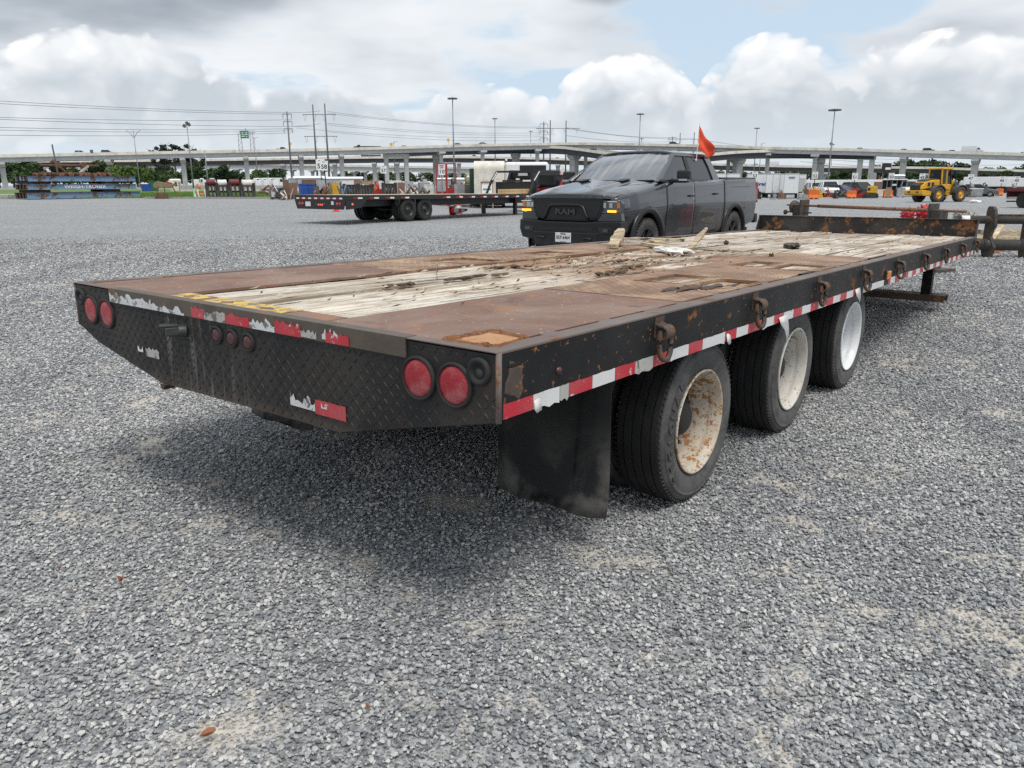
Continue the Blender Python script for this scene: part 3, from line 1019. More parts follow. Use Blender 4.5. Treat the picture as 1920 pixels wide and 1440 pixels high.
    # ---- side rails: channel with top flange, slots and spacer tabs beside the deck
    for side in (0, 1):
        sg = 1 if side == 0 else -1
        Y = lambda y: y if side == 0 else TW - y
        mb = MB()
        mb.b(0.0, TL + 0.02, Y(0), Y(0.012), -0.193, -0.004)
        mb.b(0.0, TL + 0.02, Y(0.012), Y(0.075), -0.193, -0.182)
        o = mb.build('side_rail', 'rail_black', T, bevel=0.003)
        mb = MB(); mb.b(0.0, TL + 0.02, Y(-0.002), Y(0.066), -0.0035, 0.006)
        mb.build('rail_cap', 'rail_edge', o, bevel=0.003)
        mb = MB(); mb.b(0.01, TL, Y(0.066), Y(0.098), -0.05, -0.030)
        mb.build('slot_floor', 'black_gap', o)
        x = 0.02; i = 0
        while x < TL - 0.1:
            ln = 0.075 if (i % 3) else 0.12
            mb = MB(); mb.b(x, x + ln, Y(0.0665), Y(0.0945), -0.03, 0.0005 + 0.002 * (i % 2))
            mb.build('spacer_tab', 'rail_edge', o)
            x += 0.285 + 0.03 * ((i * 5) % 3); i += 1
    # flat bar lying along the slot near the front
    for xa, xb in ((2.78, 3.02), (4.30, 4.75)):
        mb = MB(); mb.b(xa, xb, 0.070, 0.0935, 0.003, 0.010); mb.build('slot_bar', 'rail_black', T)
    # ---- rear panel with tread pattern
    prof = [(0.0, -0.004), (0.0, -0.197), (0.69, -0.362), (1.86, -0.374), (2.42, -0.262), (TW, -0.198), (TW, -0.004)]
    mb = MB(); mb.prism(prof, 'X', -0.012, 0.0)
    rp = mb.build('rear_panel', 'rear_panel', T, bevel=0.003)
    lamps = [(2.437, -0.112, 0.060), (2.281, -0.116, 0.060), (0.302, -0.112, 0.060), (0.157, -0.111, 0.060), (1.385, -0.108, 0.028), (1.284, -0.109, 0.028), (1.177, -0.111, 0.028), (0.062, -0.056, 0.04), (2.53, -0.058, 0.04)]
    pts = []; p = 0.0275

    def bot(y):
        for a, b_ in zip(prof[1:6], prof[2:6]):
            if a[0] <= y <= b_[0]: return a[1] + (b_[1] - a[1]) * (y - a[0]) / (b_[0] - a[0])
        return -0.2
    for i in range(int(TW / p)):
        for j in range(16):
            y, z = 0.012 + i * p, -0.018 - j * p
            if z < bot(y) + 0.012 or (z > -0.066 and 0.33 < y < 2.25): continue
            if any((y - a) ** 2 + (z - b_) ** 2 < (r + 0.028) ** 2 for a, b_, r in lamps): continue
            pts.append((y, z, (i + j) % 2))
    mb = MB(); treads(mb, pts, lambda u, v, w: (-0.012 - w, u, v), 0.0028, 0.025, 0.008)
    tag(mb.build('tread_pattern', 'tread_worn', rp, fix=False), kind='stuff')
    # header strip along the top of the panel
    mb = MB(); mb.b(-0.021, -0.0125, 0.352, 2.235, -0.056, 0.004)
    mb.b(-0.021, 0.03, 0.352, 2.235, 0.0025, 0.0068)
    mb.build('header_strip', 'strip_dark', T, bevel=0.0015)
    for ya, yb in ((0.0, 0.350), (2.237, TW)):
        mb = MB(); mb.b(-0.0185, 0.03, ya, yb, 0.0015, 0.0055); mb.build('panel_lip', 'rail_edge', T, bevel=0.0015)
    # edge bead at the rear corners
    for y in (0.0, TW):
        mb = MB(); mb.cyl((-0.008, y, -0.197), (-0.008, y, 0.003), 0.009, seg=10)
        mb.build('corner_bead', 'rail_edge', T)
    # torn reflective tape on the header and the panel
    def scrap(y0, y1, z0, z1, mat, seed, x=-0.0225, n=9, rag=0.5, name='reflective_tape', top=True):
        rg = random.Random(seed)
        hi = [(y0 + (y1 - y0) * i / n, z1 - (z1 - z0) * rg.uniform(0, rag)) for i in range(n + 1)]
        lo = [(y1, z0), (y0, z0)]
        mb = MB(); mb.prism(hi + lo, 'X', x - 0.0006, x)
        return mb.build(name, mat, T)
    scrap(1.86, 2.225, -0.055, -0.006, 'tape_torn', 1, n=16, rag=0.55)
    scrap(1.60, 1.858, -0.055, -0.020, 'tape_torn', 2, n=12, rag=0.8)
    scrap(1.455, 1.545, -0.054, -0.010, 'tape_red', 3, rag=0.25)
    scrap(1.31, 1.453, -0.054, -0.012, 'tape_dirty', 4, rag=0.4)
    scrap(1.155, 1.308, -0.054, -0.008, 'tape_red', 5, rag=0.3)
    scrap(1.00, 1.153, -0.054, -0.008, 'tape_torn', 6, n=12, rag=0.7)
    scrap(0.855, 0.998, -0.054, -0.004, 'tape_red', 7, rag=0.55)
    scrap(0.770, 0.853, -0.05, -0.02, 'tape_dirty', 8, rag=0.6)
    scrap(0.66, 0.740, -0.045, -0.005, 'tape_torn', 9, rag=0.95)
    scrap(0.605, 0.720, -0.0535, -0.012, 'tape_red', 10, x=-0.0235, rag=0.45)
    scrap(0.645, 0.805, -0.315, -0.262, 'tape_red', 11, x=-0.0155, rag=0.06)
    scrap(0.807, 0.945, -0.308, -0.258, 'tape_torn', 12, x=-0.0155, n=14, rag=0.9)
    scrap(0.742, 0.772, -0.290, -0.264, 'tape_torn', 17, x=-0.0165, n=3, rag=0.9)
    scrap(1.985, 2.03, -0.255, -0.225, 'tape_white', 14, x=-0.0155, n=5, rag=0.9)
    scrap(1.85, 1.96, -0.268, -0.225, 'tape_dirty', 15, x=-0.0155, n=7, rag=0.3)
    # ---- lamps
    for i, (y, z, r) in enumerate(lamps[:7]):
        big = r > 0.05
        L = empty('rear_lamp'); L.parent = T; L.location = (-0.012, y, z)
        mb = MB(); mb.lathe([(r + 0.008, 0.004), (r + 0.009, -0.008), (r + 0.004, -0.013), (r - 0.001, -0.011), (r - 0.003, -0.004)], 36, axis='X')
        mb.build('rubber_ring', 'rubber_black', L)
        mb = MB(); mb.lathe([(r - 0.003, -0.003), (r - 0.004, -0.010), (r * 0.72, -0.013), (r * 0.35, -0.0145), (0.0005, -0.015)], 36, axis='X')
        mb.build('lens', 'lens_red' if big else 'lens_dull', L)
    for (y, z, r) in lamps[7:]:
        L = empty('empty_lamp_grommet'); L.parent = T; L.location = (-0.012, y, z)
        mb = MB(); mb.lathe([(r, 0.003), (r, -0.012), (r - 0.005, -0.016), (r - 0.014, -0.013), (r - 0.018, -0.004), (0.001, -0.003)], 28, axis='X')
        mb.build('grommet_ring', 'rubber_black', L)
        mb = MB(); mb.lathe([(0.016, -0.002), (0.014, -0.007), (0.0005, -0.008)], 16, center=(0, 0.002, -0.006), axis='X')
        mb.build('grommet_plug', 'connector', L)
    # ---- electrical connector
    cn = empty('plug_socket'); cn.parent = T; cn.location = (-0.012, 1.61, -0.118)
    mb = MB(); mb.b(-0.004, 0.0, -0.035, 0.035, -0.03, 0.03); mb.build('flange', 'connector', cn)
    mb = MB(); mb.cyl((-0.002, -0.005, 0.0), (-0.05, 0.02, 0.002), 0.026, 0.024, 16); mb.box((-0.05, 0.022, 0.004), (0.05, 0.05, 0.034), R(-28)); mb.build('socket_body', 'connector', cn, bevel=0.004)
    mb = MB(); mb.box((-0.058, 0.03, 0.026), (0.07, 0.052, 0.007), R(-28)); mb.build('socket_lid', 'connector', cn, bevel=0.002)
    mb = MB(); mb.cyl((-0.06, 0.03, -0.01), (-0.062, 0.032, -0.035), 0.005, seg=8); mb.build('pin', 'bolt_steel', cn)
    # small bracket tip below the panel, grey plate hanging under the frame
    mb = MB(); mb.prism([(1.80, -0.372), (1.84, -0.372), (1.825, -0.392), (1.81, -0.392)], 'X', -0.03, 0.02); mb.build('bracket_tip', 'ring_rust', T)
    
    # ---- reflective tape along the right rail, piece by piece
    seq = [(0.012, 0.152, 'tape_red'), (0.154, 0.290, 'tape_white'), (0.292, 0.340, 'tape_dirty'), (0.342, 0.478, 'tape_red'), (0.480, 0.622, 'tape_white'),
           (0.624, 0.763, 'tape_red'), (0.765, 0.899, 'tape_dirty'), (0.901, 1.041, 'tape_red'), (1.043, 1.199, 'tape_white'), (1.201, 1.33, 'tape_red'), (1.332, 1.56, 'tape_white'),
           (1.562, 1.69, 'tape_red'), (1.692, 1.83, 'tape_white'), (1.832, 2.02, 'tape_red')]
    x = 2.022; red = False
    while x < 3.70:
        w = 0.15 if not red else 0.14
        seq.append((x, x + w - 0.002, 'tape_red' if red else 'tape_white')); x += w; red = not red
    seq += [(3.70, 3.78, 'tape_white'), (3.86, 4.02, 'tape_dirty'), (4.022, 4.44, 'tape_white'), (4.58, 4.65, 'tape_red')]
    x = 4.652; red = False
    while x < 8.75:
        seq.append((x, x + 0.150, 'tape_red' if red else 'tape_white')); x += 0.152; red = not red
    rg = random.Random(21)
    for (a, b_, mt) in seq:
        n = 5
        top = [(a + (b_ - a) * i / n, -0.146 - rg.uniform(0, 0.003)) for i in range(n + 1)]
        low = [(b_ - (b_ - a) * i / n, -0.1915 - (rg.uniform(0, 0.010) if (mt != 'tape_red' and rg.random() < 0.35 and a < 2.2) else 0)) for i in range(n + 1)]
        mb = MB(); mb.prism(top + low, 'Y', -0.0009 - rg.uniform(0, 0.0006), 0.0)
        mb.build('reflective_tape', mt, T)
    # peeling strips that hang off the rail
    def peel(pts, w, name='peeling_tape'):
        mb = MB(); mb.smooth = True
        V = []
        for (x, y, z), ww in zip(pts, w): V += [(x - ww / 2, y, z), (x + ww / 2, y + 0.004, z + 0.003)]
        mb.add(V, [(2 * i, 2 * i + 1, 2 * i + 3, 2 * i + 2) for i in range(len(pts) - 1)])
        o = mb.build(name, 'tape_white', T)
        md = o.modifiers.new('thick', 'SOLIDIFY'); md.thickness = 0.0012
    peel([(2.30, -0.004, -0.165), (2.31, -0.012, -0.20), (2.33, -0.020, -0.235), (2.345, -0.022, -0.27), (2.35, -0.018, -0.30)], [0.13, 0.12, 0.07, 0.05, 0.03])
    peel([(3.72, -0.004, -0.15), (3.73, -0.012, -0.19), (3.75, -0.016, -0.22), (3.765, -0.014, -0.245)], [0.13, 0.12, 0.06, 0.02])
    peel([(0.172, -0.003, -0.165), (0.172, -0.006, -0.19), (0.176, -0.009, -0.203)], [0.035, 0.04, 0.03])
    peel([(1.60, -0.003, -0.16), (1.60, -0.008, -0.19), (1.605, -0.012, -0.207)], [0.05, 0.05, 0.03])
    # amber and red side markers
    L = empty('side_marker'); L.parent = T; L.location = (4.50, 0, -0.118)
    mb = MB(); mb.b(-0.055, 0.055, -0.008, 0.0, -0.035, 0.035); mb.build('marker_base', 'rubber_black', L, bevel=0.004)
    mb = MB(); mb.b(-0.050, 0.050, -0.024, -0.0085, -0.031, 0.031); tag(mb.build('lens', 'lens_amber', L, bevel=0.008), 'amber side marker lens')
    mb = MB(); mb.lathe([(0.013, 0.0), (0.012, -0.006), (0.0005, -0.009)], 16, center=(0.282, 0, -0.097), axis='Y'); mb.build('side_marker', 'lens_dull', T)
    # torn hole with rusty lip at the rear of the rail
    mb = MB(); mb.ball((0.06, -0.001, -0.042), (0.030, 0.002, 0.007), 2, 0.2, 4); mb.build('rust_hole', 'black_gap', T)
    mb = MB(); mb.ball((0.062, 0.0, -0.088), (0.042, 0.0022, 0.055), 2, 0.38, 8); mb.build('rust_scab', 'ring_rust', T)
    # ---- tie-down rings along the right rail
    def dring(x, seed, par):
        rg = random.Random(seed)
        D = empty('tie_down_ring'); D.parent = par; D.location = (x, 0.0, -0.062)
        # strap rolled into a loop, axis along the rail
        outer = [(-0.026 + 0.028 * math.cos(R(80 + i * 20)), 0.028 * math.sin(R(80 + i * 20))) for i in range(11)]
        inner = [(-0.026 + 0.019 * math.cos(R(80 + i * 20)), 0.019 * math.sin(R(80 + i * 20))) for i in range(11)]
        poly = [(0.0, 0.033)] + outer + list(reversed(inner)) + [(0.0, 0.021)]
        mb = MB(); mb.prism(poly, 'X', -0.031, 0.031); mb.build('strap_loop', 'ring_rust', D, bevel=0.002)
        mb = MB(); mb.b(-0.036, 0.036, -0.003, 0.0, -0.02, 0.056); mb.build('weld_pad', 'ring_rust', D)
        pts_ = []
        hw, hh = 0.034, 0.064
        for i in range(24):
            a = 2 * math.pi * i / 24
            pts_.append((hw * math.cos(a) * (1.0 if abs(math.sin(a)) < .8 else 1.05), 0, -0.052 + hh * math.copysign(abs(math.sin(a)) ** 0.85, math.sin(a))))
        mb = MB(); mb.tube(pts_, 0.0115, 10, closed=True)
        ri = mb.build('ring', 'ring_rust', D); ri.scale = (0.92, 0.92, 0.92)
        ri.location = (0, -0.026, 0.004); ri.rotation_euler = (R(rg.uniform(-9, -3)), 0, R(rg.uniform(-40, -8)))
        return D
    for i, x in enumerate((0.932, 1.89, 2.866, 3.83, 4.825, 5.81, 6.79, 7.80, 8.76)):
        dring(x, i, T)
    # ---- bulkhead across the nose
    mb = MB()
    mb.b(TL + 0.022, TL + 0.034, 0.0, TW, -0.19, 0.19)
    mb.b(TL - 0.02, TL + 0.034, -0.002, TW + 0.002, 0.190, 0.200)
    o = mb.build('bulkhead', 'bulkhead_rust', T, bevel=0.002)
    for y in (0.0, TW - 0.01):
        mb = MB(); mb.prism([(TL - 0.11, 0.006), (TL + 0.021, 0.006), (TL + 0.021, 0.189), (TL - 0.018, 0.189)], 'Y', y, y + 0.01); mb.build('bulkhead_gusset', 'bulkhead_rust', o)
    # ---- frame underneath
    for y in (0.80, 1.79):
        mb = MB(); mb.b(0.15, TL, y - 0.006, y + 0.006, -0.40, -0.08); mb.b(0.15, TL, y - 0.06, y + 0.06, -0.40, -0.388); mb.b(0.15, TL, y - 0.06, y + 0.06, -0.09, -0.078)
        mb.build('main_beam', 'underframe', T)
    for i in range(19):
        x = 0.35 + i * 0.455
        mb = MB(); mb.b(x, x + 0.05, 0.075, TW - 0.075, -0.145, -0.055); mb.build('cross_member', 'underframe', T)
    # ---- axles, wheels
    tprof = []
    half = 0.112
    def tyre_profile():
        p_ = [(0.232, -half + 0.008), (0.250, -half - 0.002), (0.285, -half - 0.012), (0.318, -half - 0.010), (0.332, -half - 0.005), (0.3335, -half - 0.0075), (0.338, -half - 0.005), (0.3395, -half - 0.001), (0.345, -half + 0.002), (0.3625, -half + 0.010), (0.3635, -half + 0.013), (0.369, -half + 0.016)]
        ro = 0.3775
        z = -half + 0.020
        p_.append((ro - 0.004, z))
        for g in (-0.064, -0.022, 0.022, 0.064):
            p_ += [(ro - 0.0012 * abs(g) / 0.06, g - 0.0032), (ro - 0.010, g - 0.0022), (ro - 0.010, g + 0.0022), (ro - 0.0012 * abs(g) / 0.06, g + 0.0032)]
        p_ += [(r_, -h) for r_, h in reversed(p_[:13])]
        return p_
    tp = tyre_profile()
    shared = {}
    def wheel(x, yin, outer, side, rim_mat, name):
        """yin = lateral centre of the tyre; outer wheel of a dual shows its deep dish outwards"""
        Wh = empty(name); Wh.parent = T
        zc = wall_z(x) + 0.372
        Wh.location = (x, yin, zc)
        if side: Wh.rotation_euler = (0, 0, math.pi)
        if 'ty' not in shared:
            mb = MB()
            mb.lathe(tp[:13], 72, axis='Y'); mb.lathe(tp[-13:], 72, axis='Y')
            for q in range(12, len(tp) - 13): mb.lathe(tp[q:q + 2], 72, axis='Y')
            rg_ = random.Random(2)
            for i in range(90):                          # sipes on the shoulder ribs
                a = 2 * math.pi * i / 90
                for s in (-1, 1):
                    c_ = Vector((0.3695 * math.cos(a), s * (half - 0.0125), 0.3695 * math.sin(a)))
                    mb.box(c_, (0.008, 0.010, 0.0045), Matrix.Rotation(-a, 3, 'Y'))
            o = mb.build('tyre', 'tyre', Wh, fix=False); shared['ty'] = o.data
        else:
            link('tyre', shared['ty'], Wh)
        # rim: flange, deep barrel, disc near the inner side
        dd = 0.048 if outer else -0.06
        key = ('rim', outer, rim_mat)
        if key not in shared:
            mb = MB()
            mb.lathe([(0.226, -half + 0.012), (0.236, -half + 0.004), (0.240, -half - 0.006), (0.236, -half - 0.010), (0.229, -half - 0.006), (0.224, -half + 0.008), (0.216, -half + 0.022),
                      (0.212, -half + 0.045), (0.2135, -half + 0.052), (0.208, -half + 0.060), (0.206, dd - 0.03), (0.200, dd)], 56, axis='Y')
            o = mb.build('rim', rim_mat, Wh, fix=False); shared[key] = o.data
        else:
            o = link('rim', shared[key], Wh)
        mb = MB(); mb.lathe([(0.203, dd + 0.002), (0.185, dd - 0.010), (0.155, dd - 0.022), (0.12, dd - 0.018), (0.085, dd - 0.018)], 56, axis='Y')
        mb.build('rim_disc', 'rim_white' if rim_mat == 'rim_white' else 'rim_disc_rust', o, fix=False)
        if outer:
            for i in range(8):
                a = 2 * math.pi * (i + .4) / 8
                mb = MB(); c_ = (0.1375 * math.cos(a), dd - 0.020, 0.1375 * math.sin(a))
                mb.cyl(c_, (c_[0], dd - 0.045, c_[2]), 0.013, seg=6); mb.cyl((c_[0], dd - 0.045, c_[2]), (c_[0], dd - 0.06, c_[2]), 0.0085, seg=8)
                mb.build('lug_nut', 'bolt_steel', o)
            for i in range(4):                           # hand holes, dark
                a = 2 * math.pi * (i + .15) / 4
                mb = MB(); mb.ball((0.178 * math.cos(a), dd - 0.0125, 0.178 * math.sin(a)), (0.024, 0.003, 0.024), 2); mb.build('hand_hole', 'black_gap', o)
            mb = MB(); mb.lathe([(0.098, dd + 0.01), (0.098, dd - 0.03), (0.080, dd - 0.05), (0.075, dd - 0.085), (0.055, dd - 0.10), (0.0005, dd - 0.102)], 28, axis='Y')
            mb.build('hub', 'underframe', Wh)
        return Wh
    for i, (x, rm) in enumerate(((1.519, 'rim_rusty'), (2.769, 'rim_worn'), (3.977, 'rim_white'))):
        w = wheel(x, 0.0716 + half, True, 0, rm, 'outer_wheel')
        if i == 0:                                     # moulded lettering on the rear tyre's wall
            for j, ch in enumerate('REGIONAL'):
                a = R(218 - j * 11.5)
                lt = text_mesh('raised_letter', ch, 0.050, 'tyre_letter', w, 0.0035, sx=1.3, bold=0.001)
                lt.matrix_local = frame_mat((0.305 * math.cos(a), -half - 0.0115, 0.305 * math.sin(a)), (math.sin(a), 0, -math.cos(a)), (math.cos(a), 0, math.sin(a)))
        wheel(x, 0.0716 + half + 0.285, False, 0, 'rim_worn', 'inner_wheel')
        wheel(x, TW - 0.0716 - half, True, 1, 'rim_worn', 'outer_wheel')
        wheel(x, TW - 0.0716 - half - 0.285, False, 1, 'rim_worn', 'inner_wheel')
        mb = MB(); z = wall_z(x) + 0.372
        mb.cyl((x, 0.20, z), (x, TW - 0.20, z), 0.063, seg=16); mb.b(x - 0.45, x + 0.45, 0.755, 0.845, -0.47, -0.41); mb.b(x - 0.45, x + 0.45, 1.745, 1.835, -0.47, -0.41)
        mb.build('axle', 'underframe', T)
    # ---- mud flaps
    def flap(y0, y1):
        mb = MB(); mb.smooth = True; V = []; n, k = 12, 8
        for i in range(n + 1):
            f_ = i / n
            for j in range(k + 1):
                y = y0 + (y1 - y0) * j / k
                z = -0.20 - 0.600 * f_ - 0.006 * math.sin(j * 1.3)
                x = 0.820 - 0.03 * f_ * f_ + 0.012 * math.sin(f_ * 3 + j * 0.5) + (0.02 * f_ * (j == 0))
                V.append((x, y + 0.006 * math.sin(f_ * 5), z))
        mb.add(V, [(i * (k + 1) + j, i * (k + 1) + j + 1, (i + 1) * (k + 1) + j + 1, (i + 1) * (k + 1) + j) for i in range(n) for j in range(k)])
        o = mb.build('mud_flap', 'flap', T)
        md = o.modifiers.new('thick', 'SOLIDIFY'); md.thickness = 0.008; md.offset = 0
        mb = MB()
        for j in (0.14, 0.36): mb.bar((0.816, y0 + j, -0.22), (0.788, y0 + j + 0.003, -0.78), 0.006, 0.004)
        mb.build('moulded_rib', 'flap', o)
        mb = MB(); mb.b(0.826, 0.86, y0 - 0.01, y1 + 0.02, -0.235, -0.17); mb.build('flap_bracket', 'flap_bracket', o)
    simple('flap_bracket', (0.36, 0.20, 0.035), 0.7, dirt=(0.06, 0.04, 0.03), dirt_amt=0.7)
    flap(0.125, 0.655); flap(1.935, 2.465)
    # ---- landing gear: two legs and a cross beam hung under the nose
    lg = empty('landing_gear'); lg.parent = T
    for y in (0.30, 2.29):
        mb = MB(); mb.b(7.92, 8.03, y - 0.05, y + 0.05, -0.60, -0.10); mb.build('leg', 'rail_black', lg, bevel=0.004)
    mb = MB(); mb.b(7.86, 8.12, 0.10, 2.49, -0.612, -0.602); mb.b(7.86, 7.872, 0.10, 2.49, -0.675, -0.612); mb.b(8.108, 8.12, 0.10, 2.49, -0.675, -0.612)
    mb.build('foot_beam', 'ring_rust', lg)
    # drawbar running forward from the nose
    db = empty('drawbar'); db.parent = T
    for s in (-1, 1):
        mb = MB(); mb.bar((TL + 0.03, TW / 2 + s * 0.45, -0.30), (TL + 1.75, TW / 2 + s * 0.03, -0.33), 0.09, 0.16); mb.build('drawbar_beam', 'rail_black', db)
    mb = MB(); mb.tube([(TL + 1.80 + 0.06 * math.cos(a), TW / 2 + 0.06 * math.sin(a), -0.33) for a in [i * math.pi / 8 for i in range(16)]], 0.02, 8, closed=True); mb.build('towing_eye', 'ring_rust', db)


make_trailer()


# ---- loose scraps lying on the deck: each its own thing
def deck_pt(x, y, z=0.0):
    return T_MAT @ Vector((x, y, z))


def deck_scrap(p0, p1, w, th, label, seed, mat='scrap_wood', lift=0.0, name='wood_scrap', z0=0.012):
    a, b_ = deck_pt(p0[0], p0[1], z0), deck_pt(p1[0], p1[1], z0 + lift)
    o = empty(name, a)
    d = b_ - a
    mb = MB(); rg = random.Random(seed)
    n = 5; V = []
    u = d.normalized(); s_ = Vector((0, 0, 1)).cross(u).normalized(); n_ = u.cross(s_)
    for i in range(n + 1):
        f_ = i / n
        ww = w * (1 + rg.uniform(-0.2, 0.2)) * (0.55 + 0.45 * min(1, (1 - f_) * 3))
        c = d * f_ + n_ * (th / 2)
        for sy_, sz_ in ((-1, -1), (1, -1), (1, 1), (-1, 1)):
            V.append(c + s_ * (sy_ * ww / 2 + rg.uniform(-.004, .004)) + n_ * (sz_ * th / 2 * (1 + rg.uniform(-.2, .2))))
    F = []
    for i in range(n):
        for q in range(4):
            F.append((i * 4 + q, i * 4 + (q + 1) % 4, (i + 1) * 4 + (q + 1) % 4, (i + 1) * 4 + q))
    F += [(3, 2, 1, 0), (n * 4, n * 4 + 1, n * 4 + 2, n * 4 + 3)]
    mb.add(V, F)
    bpy.data.objects.remove(o)
    o = mb.build(name, mat)
    o.location = a
    return tag(o, label, 'wood scrap', 'broken wood scraps lying on the trailer deck')


deck_scrap((3.93, 1.97), (4.62, 2.30), 0.10, 0.03, 'thick pale splintered board end propped up, pointing at the pickup front wheel', 1, lift=0.10)
deck_scrap((4.45, 2.28), (4.72, 2.02), 0.09, 0.05, 'short dark block lying behind the propped pale board end on the deck', 2, mat='deck_wood_grey')
deck_scrap((4.95, 2.45), (5.02, 1.86), 0.07, 0.025, 'longest pale slat lying across the deck boards below the pickup door', 3, lift=0.01)
deck_scrap((4.46, 1.98), (4.05, 1.40), 0.06, 0.02, 'thin tan splinter lying across the deck nearer than the long pale slat', 4)
deck_scrap((4.06, 1.36), (4.95, 1.62), 0.05, 0.02, 'slim brown stick tilted upward at the right of the scrap pile', 5, lift=0.13)
deck_scrap((4.60, 1.90), (4.75, 2.05), 0.07, 0.03, 'small yellowish chip beneath the long pale slat on deck', 6)


def rag(name, x, y, s, label, mat, seed, cat, flat=0.35):
    mb = MB(); rg = random.Random(seed)
    for i in range(4):
        mb.ball((rg.uniform(-s, s) * 0.9, rg.uniform(-s, s) * 0.5, s * flat * 0.4), (s * rg.uniform(.4, .8), s * rg.uniform(.25, .5), s * flat * rg.uniform(.5, 1)), 2, 0.3, seed * 7 + i)
    o = mb.build(name, mat); o.location = deck_pt(x, y, 0.004); o.rotation_euler = (0, 0, rg.uniform(0, 3))
    tag(o, label, cat)


simple('rag_white', (0.70, 0.70, 0.68), 0.8); simple('leather_dark', (0.05, 0.042, 0.03), 0.7, dirt=(0.45, 0.42, 0.36), dirt_amt=0.8, dscale=9)
simple('clod_brown', (0.10, 0.07, 0.045), 0.95)
rag('plastic_rag', 3.93, 1.46, 0.13, 'crumpled white plastic scrap on the deck below the slim brown stick', 'rag_white', 3, 'rag', 0.25)
rag('work_glove', 5.25, 0.92, 0.095, 'crumpled dark work glove lying on the front deck boards', 'leather_dark', 5, 'glove', 0.30)
rag('dirt_clod', 5.33, 1.58, 0.025, 'small brown clod on a pale deck board behind the wood scraps', 'clod_brown', 6, 'clod', 1.0)
rag('dirt_clod', 4.05, 0.70, 0.022, 'tiny dark clod on the tread plate near the right rail', 'clod_brown', 8, 'clod', 1.0)
rag('foam_crumb', 2.52, 1.42, 0.016, 'pale crumb of foam left of the deck centre', 'rag_white', 9, 'crumb', 1.2)


def bark_strip(x, y, ln, label, seed):
    mb = MB(); rg = random.Random(seed)
    for i in range(5):
        mb.ball((ln * (i / 5 - .45) + rg.uniform(-.02, .02), rg.uniform(-.025, .025), 0.004), (ln * 0.16, 0.02 * rg.uniform(.5, 1.4), 0.010), 1, 0.35, seed + i)
    o = mb.build('rotten_strip', 'clod_brown'); o.matrix_world = T_MAT @ Matrix.Translation((x, y, 0.0)) @ Matrix.Rotation(rg.uniform(-.25, .1), 4, 'Z')
    tag(o, label, 'rotten wood', 'strips of rotten wood on the trailer deck')


bark_strip(1.50, 1.36, 0.42, 'longest dark rotten strip on the pale rear boards of the deck', 1)
bark_strip(0.95, 1.38, 0.20, 'short dark rotten strip on the rear boards, nearest the tail lamps', 2)
bark_strip(2.05, 1.58, 0.40, 'dark rotten strip near the left plate on the middle of the deck', 3)
bark_strip(2.55, 1.05, 0.35, 'crumbling brown strip beside the cut windows of the right plate', 4)
bark_strip(2.95, 1.30, 0.30, 'crumbling strip at the very middle of the deck, below the pale board end', 5)
bark_strip(2.20, 0.95, 0.30, 'crumbling strip at the seam of the right tread plate', 6)
mb = MB(); mb.tube([(0.035 * math.cos(a), 0.0, 0.035 + 0.04 * math.sin(a)) for a in [i * 0.3 for i in range(19)]], 0.0015, 5)
o = mb.build('wire_loop', 'bolt_steel'); o.matrix_world = T_MAT @ Matrix.Translation((1.28, 1.45, 0.0)) @ Matrix.Rotation(0.7, 4, 'Z')
tag(o, 'thin bent wire loop standing on the pale rear deck boards', 'wire')


def splinters():
    """loose slivers and crumbs of rotten board on the deck: nobody could count them"""
    rs = np.random.RandomState(8)
    mb = MB()
    for i in range(520):
        if i < 300: x, y = rs.normal(2.7, 0.75), rs.normal(1.28, 0.27)
        elif i < 420: x, y = rs.uniform(4.55, 8.6), rs.uniform(0.15, 2.4)
        else: x, y = rs.uniform(0.3, 4.5), rs.uniform(0.82, 1.82)
        if not (0.2 < x < 8.7 and 0.12 < y < 2.45): continue
        a = rs.normal(0, 0.35); ln, w = rs.uniform(0.008, 0.050), rs.uniform(0.0015, 0.006)
        z = 0.004 + rs.uniform(0, 0.006)
        c, s_ = math.cos(a), math.sin(a)
        mb.cur = int(rs.randint(0, 3))
        V = [(-ln, 0, 0), (0, -w, 0), (ln, 0, rs.uniform(0, 0.012)), (0, w, 0.001), (0, 0, rs.uniform(0.004, 0.012))]
        mb.add([(x + p * c - q * s_, y + p * s_ + q * c, z + r_) for p, q, r_ in V], [(0, 1, 4), (1, 2, 4), (2, 3, 4), (3, 0, 4)])
    o = mb.build('wood_splinters', ['deck_wood_pale', 'clod_brown', 'scrap_wood'], fix=False)
    o.matrix_world = T_MAT
    tag(o, 'loose slivers of rotten wood scattered over the trailer deck', 'splinters', kind='stuff')


splinters()
